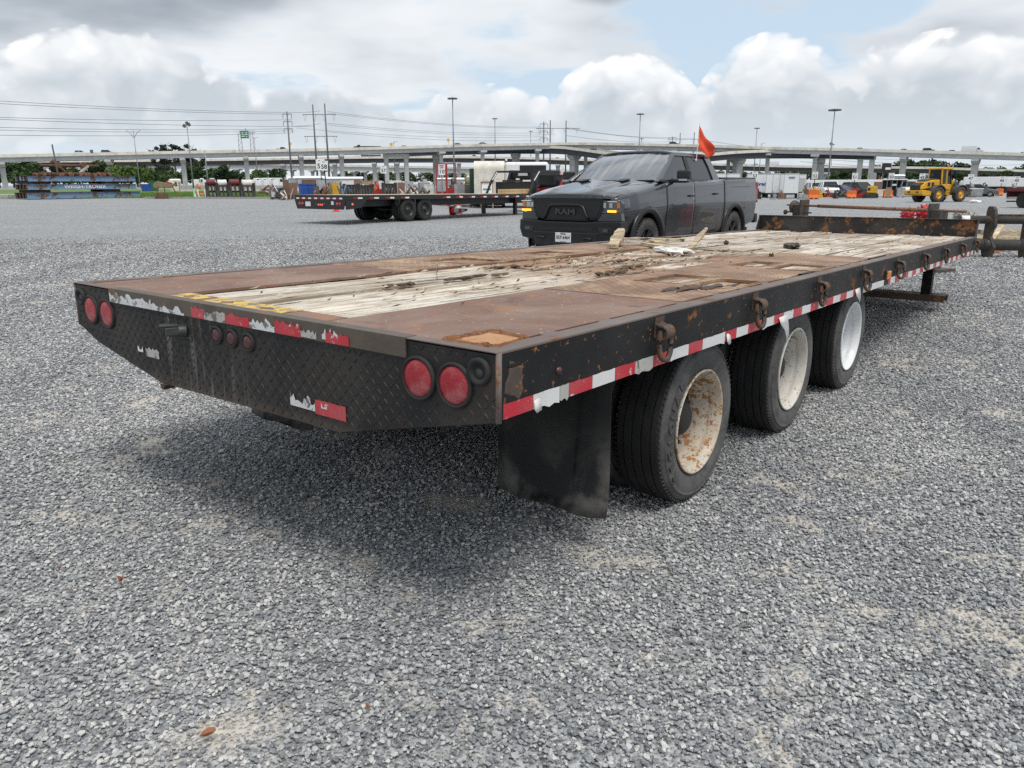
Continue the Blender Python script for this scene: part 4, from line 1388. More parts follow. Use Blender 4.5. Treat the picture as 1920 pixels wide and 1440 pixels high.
# ------------------------------------------------------------------ the grey pickup (local: x forward from the front axle, y left, z up)
def car_paint(name, col, flake=0.5, mud=None, mud_top=0.75, dust=0.2, coat=0.95):
    mt, t, b = newmat(name)
    co = t.coord('Object')
    n = t.noise(300.0, 2, 0.5, co)
    c = t.mix(n, tuple(x * 0.8 for x in col), tuple(x * 1.25 for x in col))
    z = t.sep(co)[2]
    rough = 0.28
    if mud:
        n2 = t.noise(5.0, 7, 0.65, t.mapping(co, scale=(1, 1, 0.6)), dist=0.5)
        n3 = t.noise(1.0, 5, 0.6, t.mapping(co, scale=(30.0, 4.0, 2.5), rot=(0, R(25), 0)))
        f_ = t.math('MULTIPLY', t.step(z, mud_top, mud_top - 0.5), t.step(t.math('MULTIPLY', t.math('ADD', n2, n3), 0.5), 0.36, 0.60))
        f_ = t.math('MAXIMUM', t.math('MULTIPLY', f_, 0.75), t.math('MULTIPLY', t.step(n2, 0.35, 0.8), dust))
        c = t.mix(f_, c, mud)
        rough = t.math('ADD', 0.33, t.math('MULTIPLY', f_, 0.5))
    setp(t, b, c, rough, flake, None, 0.25, 0.9 if not mud else t.math('MULTIPLY', t.math('SUBTRACT', 1.0, f_), coat))
    b.inputs['Coat Roughness'].default_value = 0.03
    return mt


def glass_mat(name, tint, see=0.4, refl=(1.3, 0.03), sky_streaks=False):
    """thin vehicle glass: reflects by angle, lets some of the inside show"""
    mt = bpy.data.materials.new(name); mt.use_nodes = True; MATS[name] = mt
    t = NT(mt.node_tree); t.n.remove(t.n['Principled BSDF'])
    out = t.n['Material Output']
    gl = t.n.new('ShaderNodeBsdfGlossy'); gl.inputs['Roughness'].default_value = 0.04; gl.inputs['Color'].default_value = (0.95, 0.97, 1.0, 1)
    tr = t.n.new('ShaderNodeBsdfTransparent'); tr.inputs['Color'].default_value = (*tint, 1)
    df = t.n.new('ShaderNodeBsdfDiffuse'); df.inputs['Color'].default_value = (0.02, 0.024, 0.027, 1)
    m1 = t.n.new('ShaderNodeMixShader'); m1.inputs[0].default_value = see
    t.l.new(df.outputs[0], m1.inputs[1]); t.l.new(tr.outputs[0], m1.inputs[2])
    fr = t.n.new('ShaderNodeFresnel'); fr.inputs['IOR'].default_value = 1.5
    k = t.math('MULTIPLY_ADD', fr.outputs[0], refl[0], refl[1], clamp=True)
    m2 = t.n.new('ShaderNodeMixShader'); t.l.new(k, m2.inputs[0])
    t.l.new(m1.outputs[0], m2.inputs[1]); t.l.new(gl.outputs[0], m2.inputs[2])
    res = m2.outputs[0]
    if sky_streaks:                                            # streaks of reflected sky, painted on as pale diffuse bands
        co = t.coord('Object')
        st = t.noise(1.0, 2, 0.5, t.mapping(co, rot=(0, R(30), R(25)), scale=(1.2, 9.0, 1.0)))
        dd_ = t.n.new('ShaderNodeBsdfDiffuse'); dd_.inputs['Color'].default_value = (0.62, 0.64, 0.65, 1)
        m3 = t.n.new('ShaderNodeMixShader'); t.l.new(t.math('MULTIPLY', t.step(st, 0.40, 0.75), 0.20), m3.inputs[0])
        t.l.new(res, m3.inputs[1]); t.l.new(dd_.outputs[0], m3.inputs[2]); res = m3.outputs[0]
    t.l.new(res, out.inputs['Surface'])


car_paint('pickup_paint', (0.055, 0.059, 0.068), 0.8, (0.15, 0.13, 0.108), 0.86, 0.035)
car_paint('pickup_trim', (0.013, 0.0135, 0.0145), 0.0, (0.09, 0.080, 0.070), 0.66, 0.03, 0.12)
glass_mat('glass_clear', (0.85, 0.9, 0.9), 0.62)
glass_mat('glass_screen', (0.85, 0.9, 0.9), 0.75, (2.4, 0.14), True)
glass_mat('glass_dark', (0.25, 0.27, 0.28), 0.06, (0.9, 0.0))
glass_mat('glass_door', (0.5, 0.56, 0.55), 0.35, (1.0, 0.02))
simple('plastic_black', (0.014, 0.014, 0.015), 0.5, var=0.1)
simple('plastic_mesh', (0.008, 0.008, 0.009), 0.6, var=0.1, bump=0.004, bscale=160)
simple('seat_cloth', (0.045, 0.045, 0.048), 0.9)
simple('alloy_dark', (0.045, 0.046, 0.05), 0.4, 0.6, dirt=(0.12, 0.105, 0.09), dirt_amt=0.6)
simple('letter_dark', (0.055, 0.057, 0.060), 0.35, 0.4)
simple('plate_white', (0.72, 0.72, 0.72), 0.45, var=0.05)
simple('ink_black', (0.015, 0.015, 0.018), 0.6, var=0.05)
simple('flag_orange', (0.78, 0.075, 0.022), 0.75, var=0.08)
simple('white_plastic', (0.75, 0.75, 0.74), 0.5, var=0.05)
simple('chrome_dull', (0.5, 0.5, 0.5), 0.2, 0.9, var=0.05)
simple('reflector_grey', (0.10, 0.105, 0.11), 0.15, 0.3, var=0.2)
glass_mat('lamp_glass', (0.9, 0.92, 0.93), 0.85)
simple('sheet_pink', (0.70, 0.16, 0.17), 0.7)
simple('dust_sheet', (0.55, 0.56, 0.57), 0.8)

PST = [  # stations of the lower body: x, then half-section from sill to hood centre
    (0.905, [(0.70, 0.66), (0.84, 0.68), (0.885, 0.82), (0.89, 0.98), (0.875, 1.10), (0.83, 1.175), (0.52, 1.225), (0, 1.235)]),
    (0.70, [(0.80, 0.58), (0.93, 0.62), (0.975, 0.80), (0.985, 0.97), (0.965, 1.12), (0.905, 1.22), (0.58, 1.275), (0, 1.285)]),
    (0.35, [(0.85, 0.50), (0.98, 0.55), (1.01, 0.80), (1.02, 0.98), (1.00, 1.15), (0.935, 1.265), (0.61, 1.33), (0, 1.34)]),
    (0.0, [(0.86, 0.46), (0.985, 0.52), (1.015, 0.80), (1.025, 0.99), (1.005, 1.17), (0.94, 1.305), (0.62, 1.378), (0, 1.387)]),
    (-0.45, [(0.86, 0.43), (0.985, 0.50), (1.01, 0.78), (1.02, 1.00), (1.00, 1.20), (0.95, 1.36), (0.64, 1.435), (0, 1.445)]),
    (-0.75, [(0.86, 0.42), (0.985, 0.49), (1.005, 0.77), (1.018, 1.00), (1.00, 1.23), (0.955, 1.415), (0.70, 1.43), (0, 1.435)]),
    (-1.9, [(0.86, 0.42), (0.985, 0.49), (1.005, 0.77), (1.018, 1.00), (1.00, 1.24), (0.955, 1.43), (0.70, 1.435), (0, 1.435)]),
    (-3.05, [(0.86, 0.42), (0.985, 0.49), (1.005, 0.77), (1.018, 1.00), (1.00, 1.25), (0.96, 1.445), (0.74, 1.45), (0, 1.45)]),
    (-3.25, [(0.86, 0.43), (0.985, 0.50), (1.008, 0.77), (1.022, 1.00), (1.005, 1.25), (0.975, 1.465), (0.90, 1.47), (0, 1.47)]),
    (-4.2, [(0.86, 0.47), (0.985, 0.53), (1.01, 0.79), (1.025, 1.00), (1.005, 1.26), (0.975, 1.475), (0.90, 1.48), (0, 1.48)]),
    (-4.80, [(0.84, 0.55), (0.97, 0.60), (1.0, 0.82), (1.012, 1.0), (0.995, 1.26), (0.965, 1.48), (0.90, 1.485), (0, 1.485)]),
    (-4.90, [(0.80, 0.58), (0.93, 0.62), (0.965, 0.83), (0.975, 1.0), (0.96, 1.26), (0.935, 1.475), (0.87, 1.48), (0, 1.48)]),
]


def cr(p0, p1, p2, p3, t):
    return 0.5 * ((2 * p1) + (-p0 + p2) * t + (2 * p0 - 5 * p1 + 4 * p2 - p3) * t * t + (-p0 + 3 * p1 - 3 * p2 + p3) * t ** 3)


def loft(st, x, s):
    """point of the half-section at length x and section parameter s (0..n-1)"""
    xs = [a[0] for a in st]
    i = 0
    while i < len(xs) - 2 and x < xs[i + 1]: i += 1
    t = min(1.0, max(0.0, (xs[i] - x) / (xs[i] - xs[i + 1])))
    n = len(st[0][1])
    k = min(n - 2, int(s)); f_ = s - k

    def sec(j):
        j = min(len(st) - 1, max(0, j)); q = st[j][1]
        def g(m_):
            if m_ < 0: return Vector(q[0]) * 2 - Vector(q[1])
            if m_ >= n:
                v = Vector(q[n - 2]); return Vector((-v.x, v.y))
            return Vector(q[m_])
        return cr(g(k - 1), g(k), g(k + 1), g(k + 2), f_)
    return sec(i) * (1 - t) + sec(i + 1) * t


def make_pickup(loc, rz, body='pickup_paint', trim='pickup_trim'):
    P = empty('pickup_truck', loc, rz, 'dark grey crew cab pickup with an orange flag and muddy sides', 'pickup')
    R_ARCH = 0.515
    AX = (0.0, -3.672)

    def in_arch(x, z):
        return any((x - a) ** 2 + (z - 0.44) ** 2 < R_ARCH ** 2 for a in AX)
    def nose(x, y):
        k = min(1.0, max(0.0, (x - 0.25) / 0.6)); k = k * k * (3 - 2 * k)
        return -0.115 * (abs(y) / 0.95) ** 3 * k
    # body shell: both sides, arches cut out
    xs = list(np.arange(0.905, -4.9001, -0.035)); ss = [i * 7 / 30 for i in range(31)]
    mb = MB(); mb.smooth = True
    for sg in (1, -1):
        V = []
        for x in xs:
            for s in ss:
                y, z = loft(PST, x, s)
                V.append((x + nose(x, y), sg * y, z))
        n = len(ss); F = []
        for i in range(len(xs) - 1):
            for j in range(n - 1):
                c = [i * n + j, i * n + j + 1, (i + 1) * n + j + 1, (i + 1) * n + j]
                mx_, mz_ = sum(V[q][0] for q in c) / 4, sum(V[q][2] for q in c) / 4
                if in_arch(mx_, mz_) and abs(sum(V[q][1] for q in c) / 4) > 0.5 and mz_ < 1.0: continue
                F.append(c if sg > 0 else c[::-1])
        mb.add(V, F)
    # front and tail closing faces
    for x, d in ((0.905, 1), (-4.90, -1)):
        pr = [loft(PST, x, s) for s in ss]
        V = [(x + nose(x, p[0]), p[0], p[1]) for p in pr] + [(x + nose(x, p[0]), -p[0], p[1]) for p in reversed(pr[:-1])]
        mb.add(V, [tuple(range(len(V)))])
    o = mb.build('body', body, P)

    def patch(name, x0, x1, s0, s1, off, mat, nx=24, ns=14, par=P, sides=(1, -1), cut=False, skip=None):
        for sg in sides:
            mb = MB(); mb.smooth = True; V = []
            for i in range(nx + 1):
                x = x0 + (x1 - x0) * i / nx
                for j in range(ns + 1):
                    s = s0 + (s1 - s0) * j / ns
                    y, z = loft(PST, x, s)
                    V.append((x, sg * (y + off), z + (off if s > 5 else 0)))
            F = []
            for i in range(nx):
                for j in range(ns):
                    c = (i * (ns + 1) + j, i * (ns + 1) + j + 1, (i + 1) * (ns + 1) + j + 1, (i + 1) * (ns + 1) + j)
                    if cut and in_arch(sum(V[q][0] for q in c) / 4, sum(V[q][2] for q in c) / 4): continue
                    F.append(c)
            mb.add(V, F)
            q = mb.build(name, mat, par)
            md = q.modifiers.new('thick', 'SOLIDIFY'); md.thickness = 0.006; md.offset = -1 if sg > 0 else 1
            yield q, sg
    for q, sg in patch('front_door', -0.66, -1.735, 1.05, 5.0, 0.007, body):
        mb = MB(); y = 1.018; mb.b(-1.50, -1.66, sg * y, sg * (y + 0.035), 1.16, 1.19); mb.build('handle', 'plastic_black', q, bevel=0.008)
    for q, sg in patch('rear_door', -1.75, -2.83, 1.05, 5.0, 0.007, body, cut=True, nx=40):
        mb = MB(); y = 1.018; mb.b(-2.58, -2.74, sg * y, sg * (y + 0.035), 1.18, 1.21); mb.build('handle', 'plastic_black', q, bevel=0.008)
    for q, sg in patch('bed_side', -3.12, -4.885, 1.0, 5.0, 0.008, body, cut=True, nx=60, ns=24):
        mb = MB(); mb.b(-3.45, -4.45, sg * 1.021, sg * 1.026, 1.315, 1.32); mb.build('body_crease', 'plastic_black', q)
    for q, sg in patch('lamp_wrap', 0.84, 0.60, 3.15, 4.35, 0.012, 'reflector_grey', nx=8, ns=6): pass
    for q, sg in patch('door_sill', -0.60, -2.98, 0.0, 1.0, 0.006, trim, ns=5): pass
    # hood with twin ridges and vent
    mb = MB(); mb.smooth = True; V = []; nx, ny = 30, 32
    for i in range(nx + 1):
        x = 0.90 - 1.36 * i / nx
        for j in range(ny + 1):
            y = -0.85 + 1.70 * j / ny
            s = 7 - 1.92 * abs(y) / 0.85
            yy, z = loft(PST, x, max(4.95, s))
            k = math.exp(-((abs(y) - 0.42) / 0.10) ** 2) * 0.034 - math.exp(-(y / 0.20) ** 2) * 0.012
            f_ = min(1, i / 5)
            V.append((x + nose(x, y), math.copysign(min(abs(y), 0.85), y), z + 0.010 + k * f_ - (0.012 if i == 0 else 0)))
    mb.add(V, [(i * (ny + 1) + j, (i + 1) * (ny + 1) + j, (i + 1) * (ny + 1) + j + 1, i * (ny + 1) + j + 1) for i in range(nx) for j in range(ny)])
    hood = mb.build('hood', body, P)
    for sg in (1, -1):
        mb = MB(); mb.box((-0.18, sg * 0.40, 1.452), (0.30, 0.17, 0.012), Matrix.Rotation(R(7), 3, 'Y')); mb.build('hood_vent', 'plastic_black', hood, bevel=0.004)
    mb = MB(); mb.b(-0.46, -0.62, -0.80, 0.80, 1.432, 1.452); mb.build('cowl', 'plastic_black', P)
    # ---- greenhouse
    def zu(u): return 1.425 + 0.495 * u
    def yu(u): return 0.945 - 0.205 * u
    def xf_(u): return -0.47 - 0.90 * u
    def xr_(u): return -3.02 + 0.20 * u

    def panel(name, poly, mat, depth, off=0.0, par=P):
        """polygon in (x, u) on the cab side, given thickness; both sides"""
        out = []
        for sg in (1, -1):
            V = [(x, sg * (yu(u) - off), zu(u)) for x, u in poly] + [(x, sg * (yu(u) - off - depth), zu(u)) for x, u in poly]
            n = len(poly)
            F = [tuple(range(n)), tuple(reversed(range(n, 2 * n)))] + [(i, (i + 1) % n, n + (i + 1) % n, n + i) for i in range(n)]
            mb = MB(); mb.add(V, F); out.append(mb.build(name, mat, par))
        return out
    xa = lambda u: xf_(u) - 0.055            # rear edge of the A pillar
    panel('a_pillar', [(xf_(0) + .03, 0.0), (xf_(.5), 0.5), (xf_(1), 1.0), (xa(1) - .02, 1.0), (xa(.5) - .01, 0.5), (xa(0) - .03, 0.0)], body, 0.06)
    panel('b_pillar', [(-1.69, 0.0), (-1.71, 1.0), (-1.84, 1.0), (-1.82, 0.0)], 'plastic_black', 0.05, 0.006)
    panel('c_pillar', [(-2.72, 0.0), (-2.68, 0.55), (-2.60, 0.90), (xr_(1) , 1.0), (xr_(.5), 0.5), (xr_(0), 0.0)], body, 0.06)
    panel('window_rail', [(xa(.9) - .02, 0.90), (xa(1) - .02, 1.0), (xr_(1), 1.0), (-2.58, 0.90)], body, 0.05)
    panel('belt_moulding', [(xa(0) - .02, -0.02), (xa(.06) - .02, 0.06), (-2.74, 0.06), (-2.74, -0.02)], 'plastic_black', 0.05, -0.004)
    panel('front_window', [(xa(.05) - .03, 0.05), (xa(.5), 0.5), (xa(.91) - .03, 0.91), (-1.71, 0.91), (-1.69, 0.05)], 'glass_door', 0.006, 0.02)
    panel('rear_window', [(-1.80, 0.03), (-1.82, 0.95), (-2.68, 0.95), (-2.80, 0.55), (-2.84, 0.03)], 'glass_dark', 0.006, 0.025)
    # roof: crowned sheet with rolled edges
    mb = MB(); mb.smooth = True; V = []; nx, ny = 18, 24
    for i in range(nx + 1):
        f_ = i / nx; x = -1.34 - 1.53 * f_
        for j in range(ny + 1):
            y = -1 + 2 * j / ny
            e = abs(y) ** 4
            zz = 1.92 + 0.06 * (1 - e) * (0.45 + 0.55 * math.sin(math.pi * min(1, f_ * 0.85 + 0.25))) - (0.02 if i in (0, nx) else 0)
            V.append((x, y * 0.745, zz - 0.015 * (abs(y) > .99)))
    mb.add(V, [(i * (ny + 1) + j, (i + 1) * (ny + 1) + j, (i + 1) * (ny + 1) + j + 1, i * (ny + 1) + j + 1) for i in range(nx) for j in range(ny)])
    rf = mb.build('roof', body, P); md = rf.modifiers.new('thick', 'SOLIDIFY'); md.thickness = 0.03
    mb = MB(); mb.ball((-2.55, 0, 1.965), (0.09, 0.035, 0.035), 2); mb.build('antenna_fin', 'plastic_black', rf)
    # windscreen, curved, and rear glass
    def screen(name, xb, xt, zb, zt, yb, yt, bow, mat):
        mb = MB(); mb.smooth = True; V = []; n, m_ = 14, 10
        for i in range(m_ + 1):
            u = i / m_
            for j in range(n + 1):
                w = -1 + 2 * j / n
                V.append((xb + (xt - xb) * u + bow * (1 - w * w), w * (yb + (yt - yb) * u), zb + (zt - zb) * u + 0.03 * math.sin(math.pi * u)))
        mb.add(V, [(i * (n + 1) + j, i * (n + 1) + j + 1, (i + 1) * (n + 1) + j + 1, (i + 1) * (n + 1) + j) for i in range(m_) for j in range(n)])
        return mb.build(name, mat, P)
    ws = screen('windscreen', -0.56, -1.40, 1.43, 1.92, 0.88, 0.70, 0.07, 'glass_screen')
    screen('rear_glass', -3.0, -2.84, 1.44, 1.92, 0.86, 0.70, -0.03, 'glass_dark')
    # things seen through the glass
    it = empty('interior'); it.parent = P
    mb = MB(); mb.b(-0.62, -1.05, -0.82, 0.82, 1.15, 1.41); mb.build('dashboard', 'seat_cloth', it, bevel=0.03)
    for sg in (1, -1):
        mb = MB(); mb.b(-1.55, -1.75, sg * 0.15, sg * 0.68, 0.9, 1.52); mb.b(-1.60, -1.72, sg * 0.29, sg * 0.54, 1.55, 1.75); mb.build('front_seat', 'seat_cloth', it, bevel=0.04)
    mb = MB(); mb.b(-2.62, -2.80, -0.7, 0.7, 0.9, 1.50); mb.build('rear_seat', 'seat_cloth', it, bevel=0.04)
    mb = MB(); mb.tube([(-1.12 + 0.06 * math.sin(a), 0.40 + 0.18 * math.cos(a), 1.36 + 0.17 * math.sin(a)) for a in [i * math.pi / 9 for i in range(18)]], 0.016, 6, closed=True); mb.build('steering_wheel', 'plastic_black', it)
    mb = MB(); mb.b(-1.25, -1.28, -0.10, 0.10, 1.70, 1.77); mb.build('mirror_inside', 'plastic_black', it)
    mb = MB(); mb.box((-0.98, 0.02, 1.55), (0.004, 0.09, 0.24), Matrix.Rotation(R(35), 3, 'Y')); mb.build('pink_sheet', 'sheet_pink', it)
    mb = MB(); mb.box((-0.80, 0.25, 1.425), (0.25, 0.7, 0.02), R(8)); mb.build('papers', 'dust_sheet', it)
    # door mirrors
    for sg in (1, -1):
        M = empty('door_mirror'); M.parent = P
        mb = MB(); mb.b(-0.86, -0.97, sg * 1.06, sg * 1.30, 1.455, 1.615); mb.build('mirror_housing', 'plastic_black', M, bevel=0.035, seg=3)
        mb = MB(); mb.b(-0.84, -0.97, sg * 0.94, sg * 1.28, 1.40, 1.485); mb.build('mirror_arm', body, M, bevel=0.03)
        mb = MB(); mb.b(-0.833, -0.85, sg * 1.12, sg * 1.27, 1.43, 1.46); mb.build('turn_lamp', 'chrome_dull', M, bevel=0.006)
        mb = MB(); mb.b(-0.972, -0.976, sg * 1.08, sg * 1.285, 1.47, 1.60); mb.build('mirror_glass', 'chrome_dull', M)
    # ---- front: pieces follow the bowed face
    UPZ, FRX = 0.055, -0.06

    def bow(y): return -0.095 * (abs(y) / 0.95) ** 3

    def front(name, poly, x0, x1, mat, par=P, mirror=False, bev=0.006):
        out = []
        for sg in ((1, -1) if mirror else (1,)):
            mb = MB()
            # subdivide edges so that pieces bend with the face
            pp = []
            for (a, b_) in zip(poly, poly[1:] + poly[:1]):
                k = max(1, int(abs(b_[0] - a[0]) / 0.12))
                pp += [(a[0] + (b_[0] - a[0]) * i / k, a[1] + (b_[1] - a[1]) * i / k) for i in range(k)]
            n = len(pp)
            V = [(x0 + FRX + bow(y), sg * y, z + UPZ) for y, z in pp] + [(x1 + FRX + bow(y), sg * y, z + UPZ) for y, z in pp]
            mb.add(V, [tuple(range(n)), tuple(reversed(range(n, 2 * n)))] + [(i, (i + 1) % n, n + (i + 1) % n, n + i) for i in range(n)])
            o_ = mb.build(name, mat, par, bevel=bev)
            bm = bmesh.new(); bm.from_mesh(o_.data); bmesh.ops.triangulate(bm, faces=[f for f in bm.faces if len(f.verts) > 4]); bm.to_mesh(o_.data); bm.free()
            out.append(o_)
        return out
    # nose band above the grille, grille surround, mesh, inner arch, letters
    front('nose_band', [(-0.80, 1.105), (0.80, 1.105), (0.66, 1.165), (0, 1.185), (-0.66, 1.165)], 0.985, 0.90, body)
    gs = front('grille_surround', [(-0.66, 1.10), (0.66, 1.10), (0.72, 1.02), (0.62, 0.80), (0.40, 0.755), (-0.40, 0.755), (-0.62, 0.80), (-0.72, 1.02)], 0.995, 0.91, trim)[0]
    front('grille_mesh', [(-0.62, 1.070), (0.62, 1.070), (0.66, 1.01), (0.57, 0.825), (0.38, 0.785), (-0.38, 0.785), (-0.57, 0.825), (-0.66, 1.01)], 1.002, 0.99, 'plastic_mesh', gs, bev=0.0)
    # inner arch: a bar bent like an inverted U
    arch = [(0.36, 0.785), (0.40, 0.80), (0.335, 0.975), (0.27, 1.015), (-0.27, 1.015), (-0.335, 0.975), (-0.40, 0.80), (-0.36, 0.785)]
    mb = MB(); mb.tube([(1.008 + FRX + bow(y), y, z) for y, z in [(y_, z_ + UPZ) for y_, z_ in [(0.44, 0.79), (0.40, 0.83), (0.33, 0.975), (0.27, 1.005), (0, 1.01), (-0.27, 1.005), (-0.33, 0.975), (-0.40, 0.83), (-0.44, 0.79)]]], 0.026, 8); mb.build('grille_arch', trim, gs)
    tx = text_mesh('grille_letters', 'RAM', 0.125, 'letter_dark', gs, 0.010, sx=1.55, bold=0.004)
    tx.matrix_local = frame_mat((1.015 + FRX, 0, 0.895 + UPZ), (0, 1, 0), (0, 0, 1))
    # headlamps
    for o_ in front('headlamp', [(0.60, 1.078), (0.955, 1.078), (0.985, 1.03), (0.965, 0.895), (0.64, 0.880), (0.575, 0.94)], 0.985, 0.90, 'reflector_grey', mirror=True):
        sg = 1 if o_.data.vertices[0].co.y > 0 else -1
        for nm, ya, yb, za, zb, mt in (('signal_strip', 0.64, 0.925, 0.898, 0.932, 'lens_lit_amber'), ('low_beam', 0.65, 0.74, 0.965, 1.045, 'chrome_dull'), ('high_beam', 0.765, 0.845, 0.965, 1.045, 'chrome_dull'), ('side_reflector', 0.90, 0.955, 0.965, 1.045, 'lens_amber'), ('light_bar', 0.62, 0.94, 1.058, 1.070, 'white_plastic')):
            mb = MB(); ym = (ya + yb) / 2; mb.box((0.99 + FRX + bow(ym), sg * ym, (za + zb) / 2 + UPZ), (0.012, yb - ya, zb - za), R(-10 * sg)); mb.build(nm, mt, o_, bevel=0.003)
    # fender caps under the lamps, bumper, lower air intake, fog lamps, tow hooks
    front('lamp_sill', [(0.56, 0.868), (0.965, 0.885), (0.985, 0.76), (0.60, 0.755)], 0.985, 0.88, body, mirror=True)
    front('bumper', [(-0.99, 0.76), (-0.62, 0.755), (-0.40, 0.74), (0.40, 0.74), (0.62, 0.755), (0.99, 0.76), (1.0, 0.60), (0.93, 0.46), (0.70, 0.44), (-0.70, 0.44), (-0.93, 0.46), (-1.0, 0.60)], 1.045, 0.80, trim, bev=0.02)
    front('air_intake', [(-0.56, 0.655), (0.56, 0.655), (0.50, 0.595), (-0.50, 0.595)], 1.050, 1.04, 'plastic_mesh', bev=0.0)
    front('skid_plate', [(-0.66, 0.58), (0.66, 0.58), (0.60, 0.34), (-0.60, 0.34)], 1.055, 0.85, trim, bev=0.025)
    for o_ in front('fog_lamp_bezel', [(0.62, 0.655), (0.86, 0.665), (0.86, 0.575), (0.66, 0.56)], 1.052, 1.04, 'plastic_black', mirror=True):
        sg = 1 if o_.data.vertices[0].co.y > 0 else -1
        mb = MB(); mb.box((1.058 + FRX + bow(0.75), sg * 0.75, 0.615 + UPZ), (0.01, 0.13, 0.045), R(-13 * sg)); mb.build('fog_lamp', 'reflector_grey', o_, bevel=0.004)
        mb = MB(); mb.tube([(1.058 + FRX + bow(.45) + 0.03 * math.sin(a), sg * (0.46 + 0.07 * math.cos(a)), 0.47 + UPZ + 0.018 * math.sin(a)) for a in [i * math.pi / 6 for i in range(12)]], 0.014, 6, closed=True); mb.build('tow_hook', 'plastic_black', P)
    # licence plate
    lp = front('licence_plate', [(-0.155, 0.565), (0.155, 0.565), (0.155, 0.410), (-0.155, 0.410)], 1.074, 1.066, 'plate_white', bev=0.003)[0]
    for body_, sz, zz in (('TEXAS', 0.036, 0.545), ('SKP-6464', 0.083, 0.487)):
        tx = text_mesh('plate_lettering', body_, sz, 'ink_black', lp, 0.001, sx=0.82 if zz < .5 else 1.0, bold=0.001)
        tx.matrix_local = frame_mat((1.0755 + FRX, 0, zz + UPZ), (0, 1, 0), (0, 0, 1))
    mb = MB(); mb.b(1.0745 + FRX, 1.0758 + FRX, -0.06, 0.06, 0.418 + UPZ, 0.423 + UPZ); mb.build('plate_motto', 'ink_black', lp)
    # ---- wheels, flares, liners
    tp = [(0.255, -0.125), (0.29, -0.137), (0.345, -0.138), (0.385, -0.128), (0.40, -0.118), (0.414, -0.09), (0.418, -0.04), (0.418, 0.04), (0.414, 0.09), (0.40, 0.118), (0.385, 0.128), (0.345, 0.138), (0.29, 0.137), (0.255, 0.125)]
    for ax in AX:
        for sg in (1, -1):
            Wn = empty('wheel'); Wn.parent = P; Wn.location = (ax, sg * 0.885, 0.418); Wn.rotation_euler = (0, 0, 0 if sg < 0 else math.pi)
            mb = MB(); mb.lathe(tp, 48, axis='Y')
            for i in range(44):                                   # chunky shoulder lugs
                a = 2 * math.pi * i / 44
                for s in (-1, 1):
                    mb.box((0.408 * math.cos(a), s * 0.105, 0.408 * math.sin(a)), (0.026, 0.045, 0.034), Matrix.Rotation(-a, 3, 'Y'))
                    mb.box((0.417 * math.cos(a + .05), s * 0.035, 0.417 * math.sin(a + .05)), (0.014, 0.05, 0.036), Matrix.Rotation(-a, 3, 'Y'))
            mb.build('tyre', 'tyre_muddy', Wn, fix=False)
            mb = MB(); mb.lathe([(0.245, 0.10), (0.245, -0.10), (0.262, -0.122), (0.256, -0.128), (0.236, -0.118), (0.228, -0.06), (0.225, 0.0)], 40, axis='Y')
            mb.lathe([(0.07, -0.03), (0.07, -0.09), (0.055, -0.10), (0.0005, -0.10)], 20, axis='Y')
            rim = mb.build('rim', 'alloy_dark', Wn, fix=False)
            mb = MB(); mb.cyl((0, -0.01, 0), (0, 0.03, 0), 0.20, seg=24); mb.build('brake_disc', 'underframe', Wn)
            for i in range(6):
                a = 2 * math.pi * i / 6
                for da in (-0.16, 0.16):
                    mb = MB(); mb.bar((0.06 * math.cos(a + da * 1.6), -0.085, 0.06 * math.sin(a + da * 1.6)), (0.235 * math.cos(a + da), -0.105, 0.235 * math.sin(a + da)), 0.022, 0.034); mb.build('spoke', 'alloy_dark', rim)
            # flare round the arch
            mb = MB(); mb.smooth = True; V = []; n = 30
            for i in range(n + 1):
                a = R(-14 + 208 * i / n)
                for r_, yo in ((R_ARCH - 0.03, 0.96), (R_ARCH - 0.03, 1.035), (R_ARCH + 0.03, 1.047), (R_ARCH + 0.075, 1.026), (R_ARCH + 0.075, 1.0)):
                    V.append((ax + r_ * math.cos(a), sg * yo, 0.44 + r_ * math.sin(a)))
            F = [(i * 5 + k, i * 5 + k + 1, (i + 1) * 5 + k + 1, (i + 1) * 5 + k) for i in range(n) for k in range(4)]
            mb.add(V, F); mb.build('wheel_flare', trim, P)
            mb = MB(); mb.smooth = True; V = []
            for i in range(n + 1):
                a = R(-8 + 196 * i / n)
                V += [(ax + (R_ARCH + .01) * math.cos(a), sg * 1.0, 0.44 + (R_ARCH + .01) * math.sin(a)), (ax + (R_ARCH + .01) * math.cos(a), sg * 0.55, 0.44 + (R_ARCH + .01) * math.sin(a))]
            mb.add(V, [(2 * i, 2 * i + 1, 2 * i + 3, 2 * i + 2) for i in range(n)]); mb.build('wheel_liner', 'plastic_black', P)
    # underside, tail, tonneau
    mb = MB(); mb.b(0.7, -4.8, -0.86, 0.86, 0.40, 0.47); mb.b(0.6, -4.7, -0.50, 0.50, 0.28, 0.40); mb.build('chassis', 'underframe', P)
    mb = MB(); mb.b(-4.86, -5.03, -1.0, 1.0, 0.56, 0.76); mb.build('rear_bumper', trim, P, bevel=0.03)
    mb = MB(); mb.b(-3.10, -4.86, -0.86, 0.86, 1.482, 1.50); mb.build('tonneau_cover', 'plastic_black', P, bevel=0.005)
    for sg in (1, -1):
        mb = MB(); mb.b(-4.80, -4.915, sg * 0.93, sg * 1.005, 1.02, 1.40); mb.build('tail_lamp', 'lens_red', P, bevel=0.012)
    # flag clipped on the rear window
    FL = empty('window_flag', (0, 0, 0), 0, 'bright orange pennant on a white stick clipped to the pickup cab', 'flag')
    FL.location = P.matrix_basis @ Vector((0, 0, 0)) if False else P.location; FL.rotation_euler = P.rotation_euler
    fx, fy, fz = -2.22, 0.79, 1.86
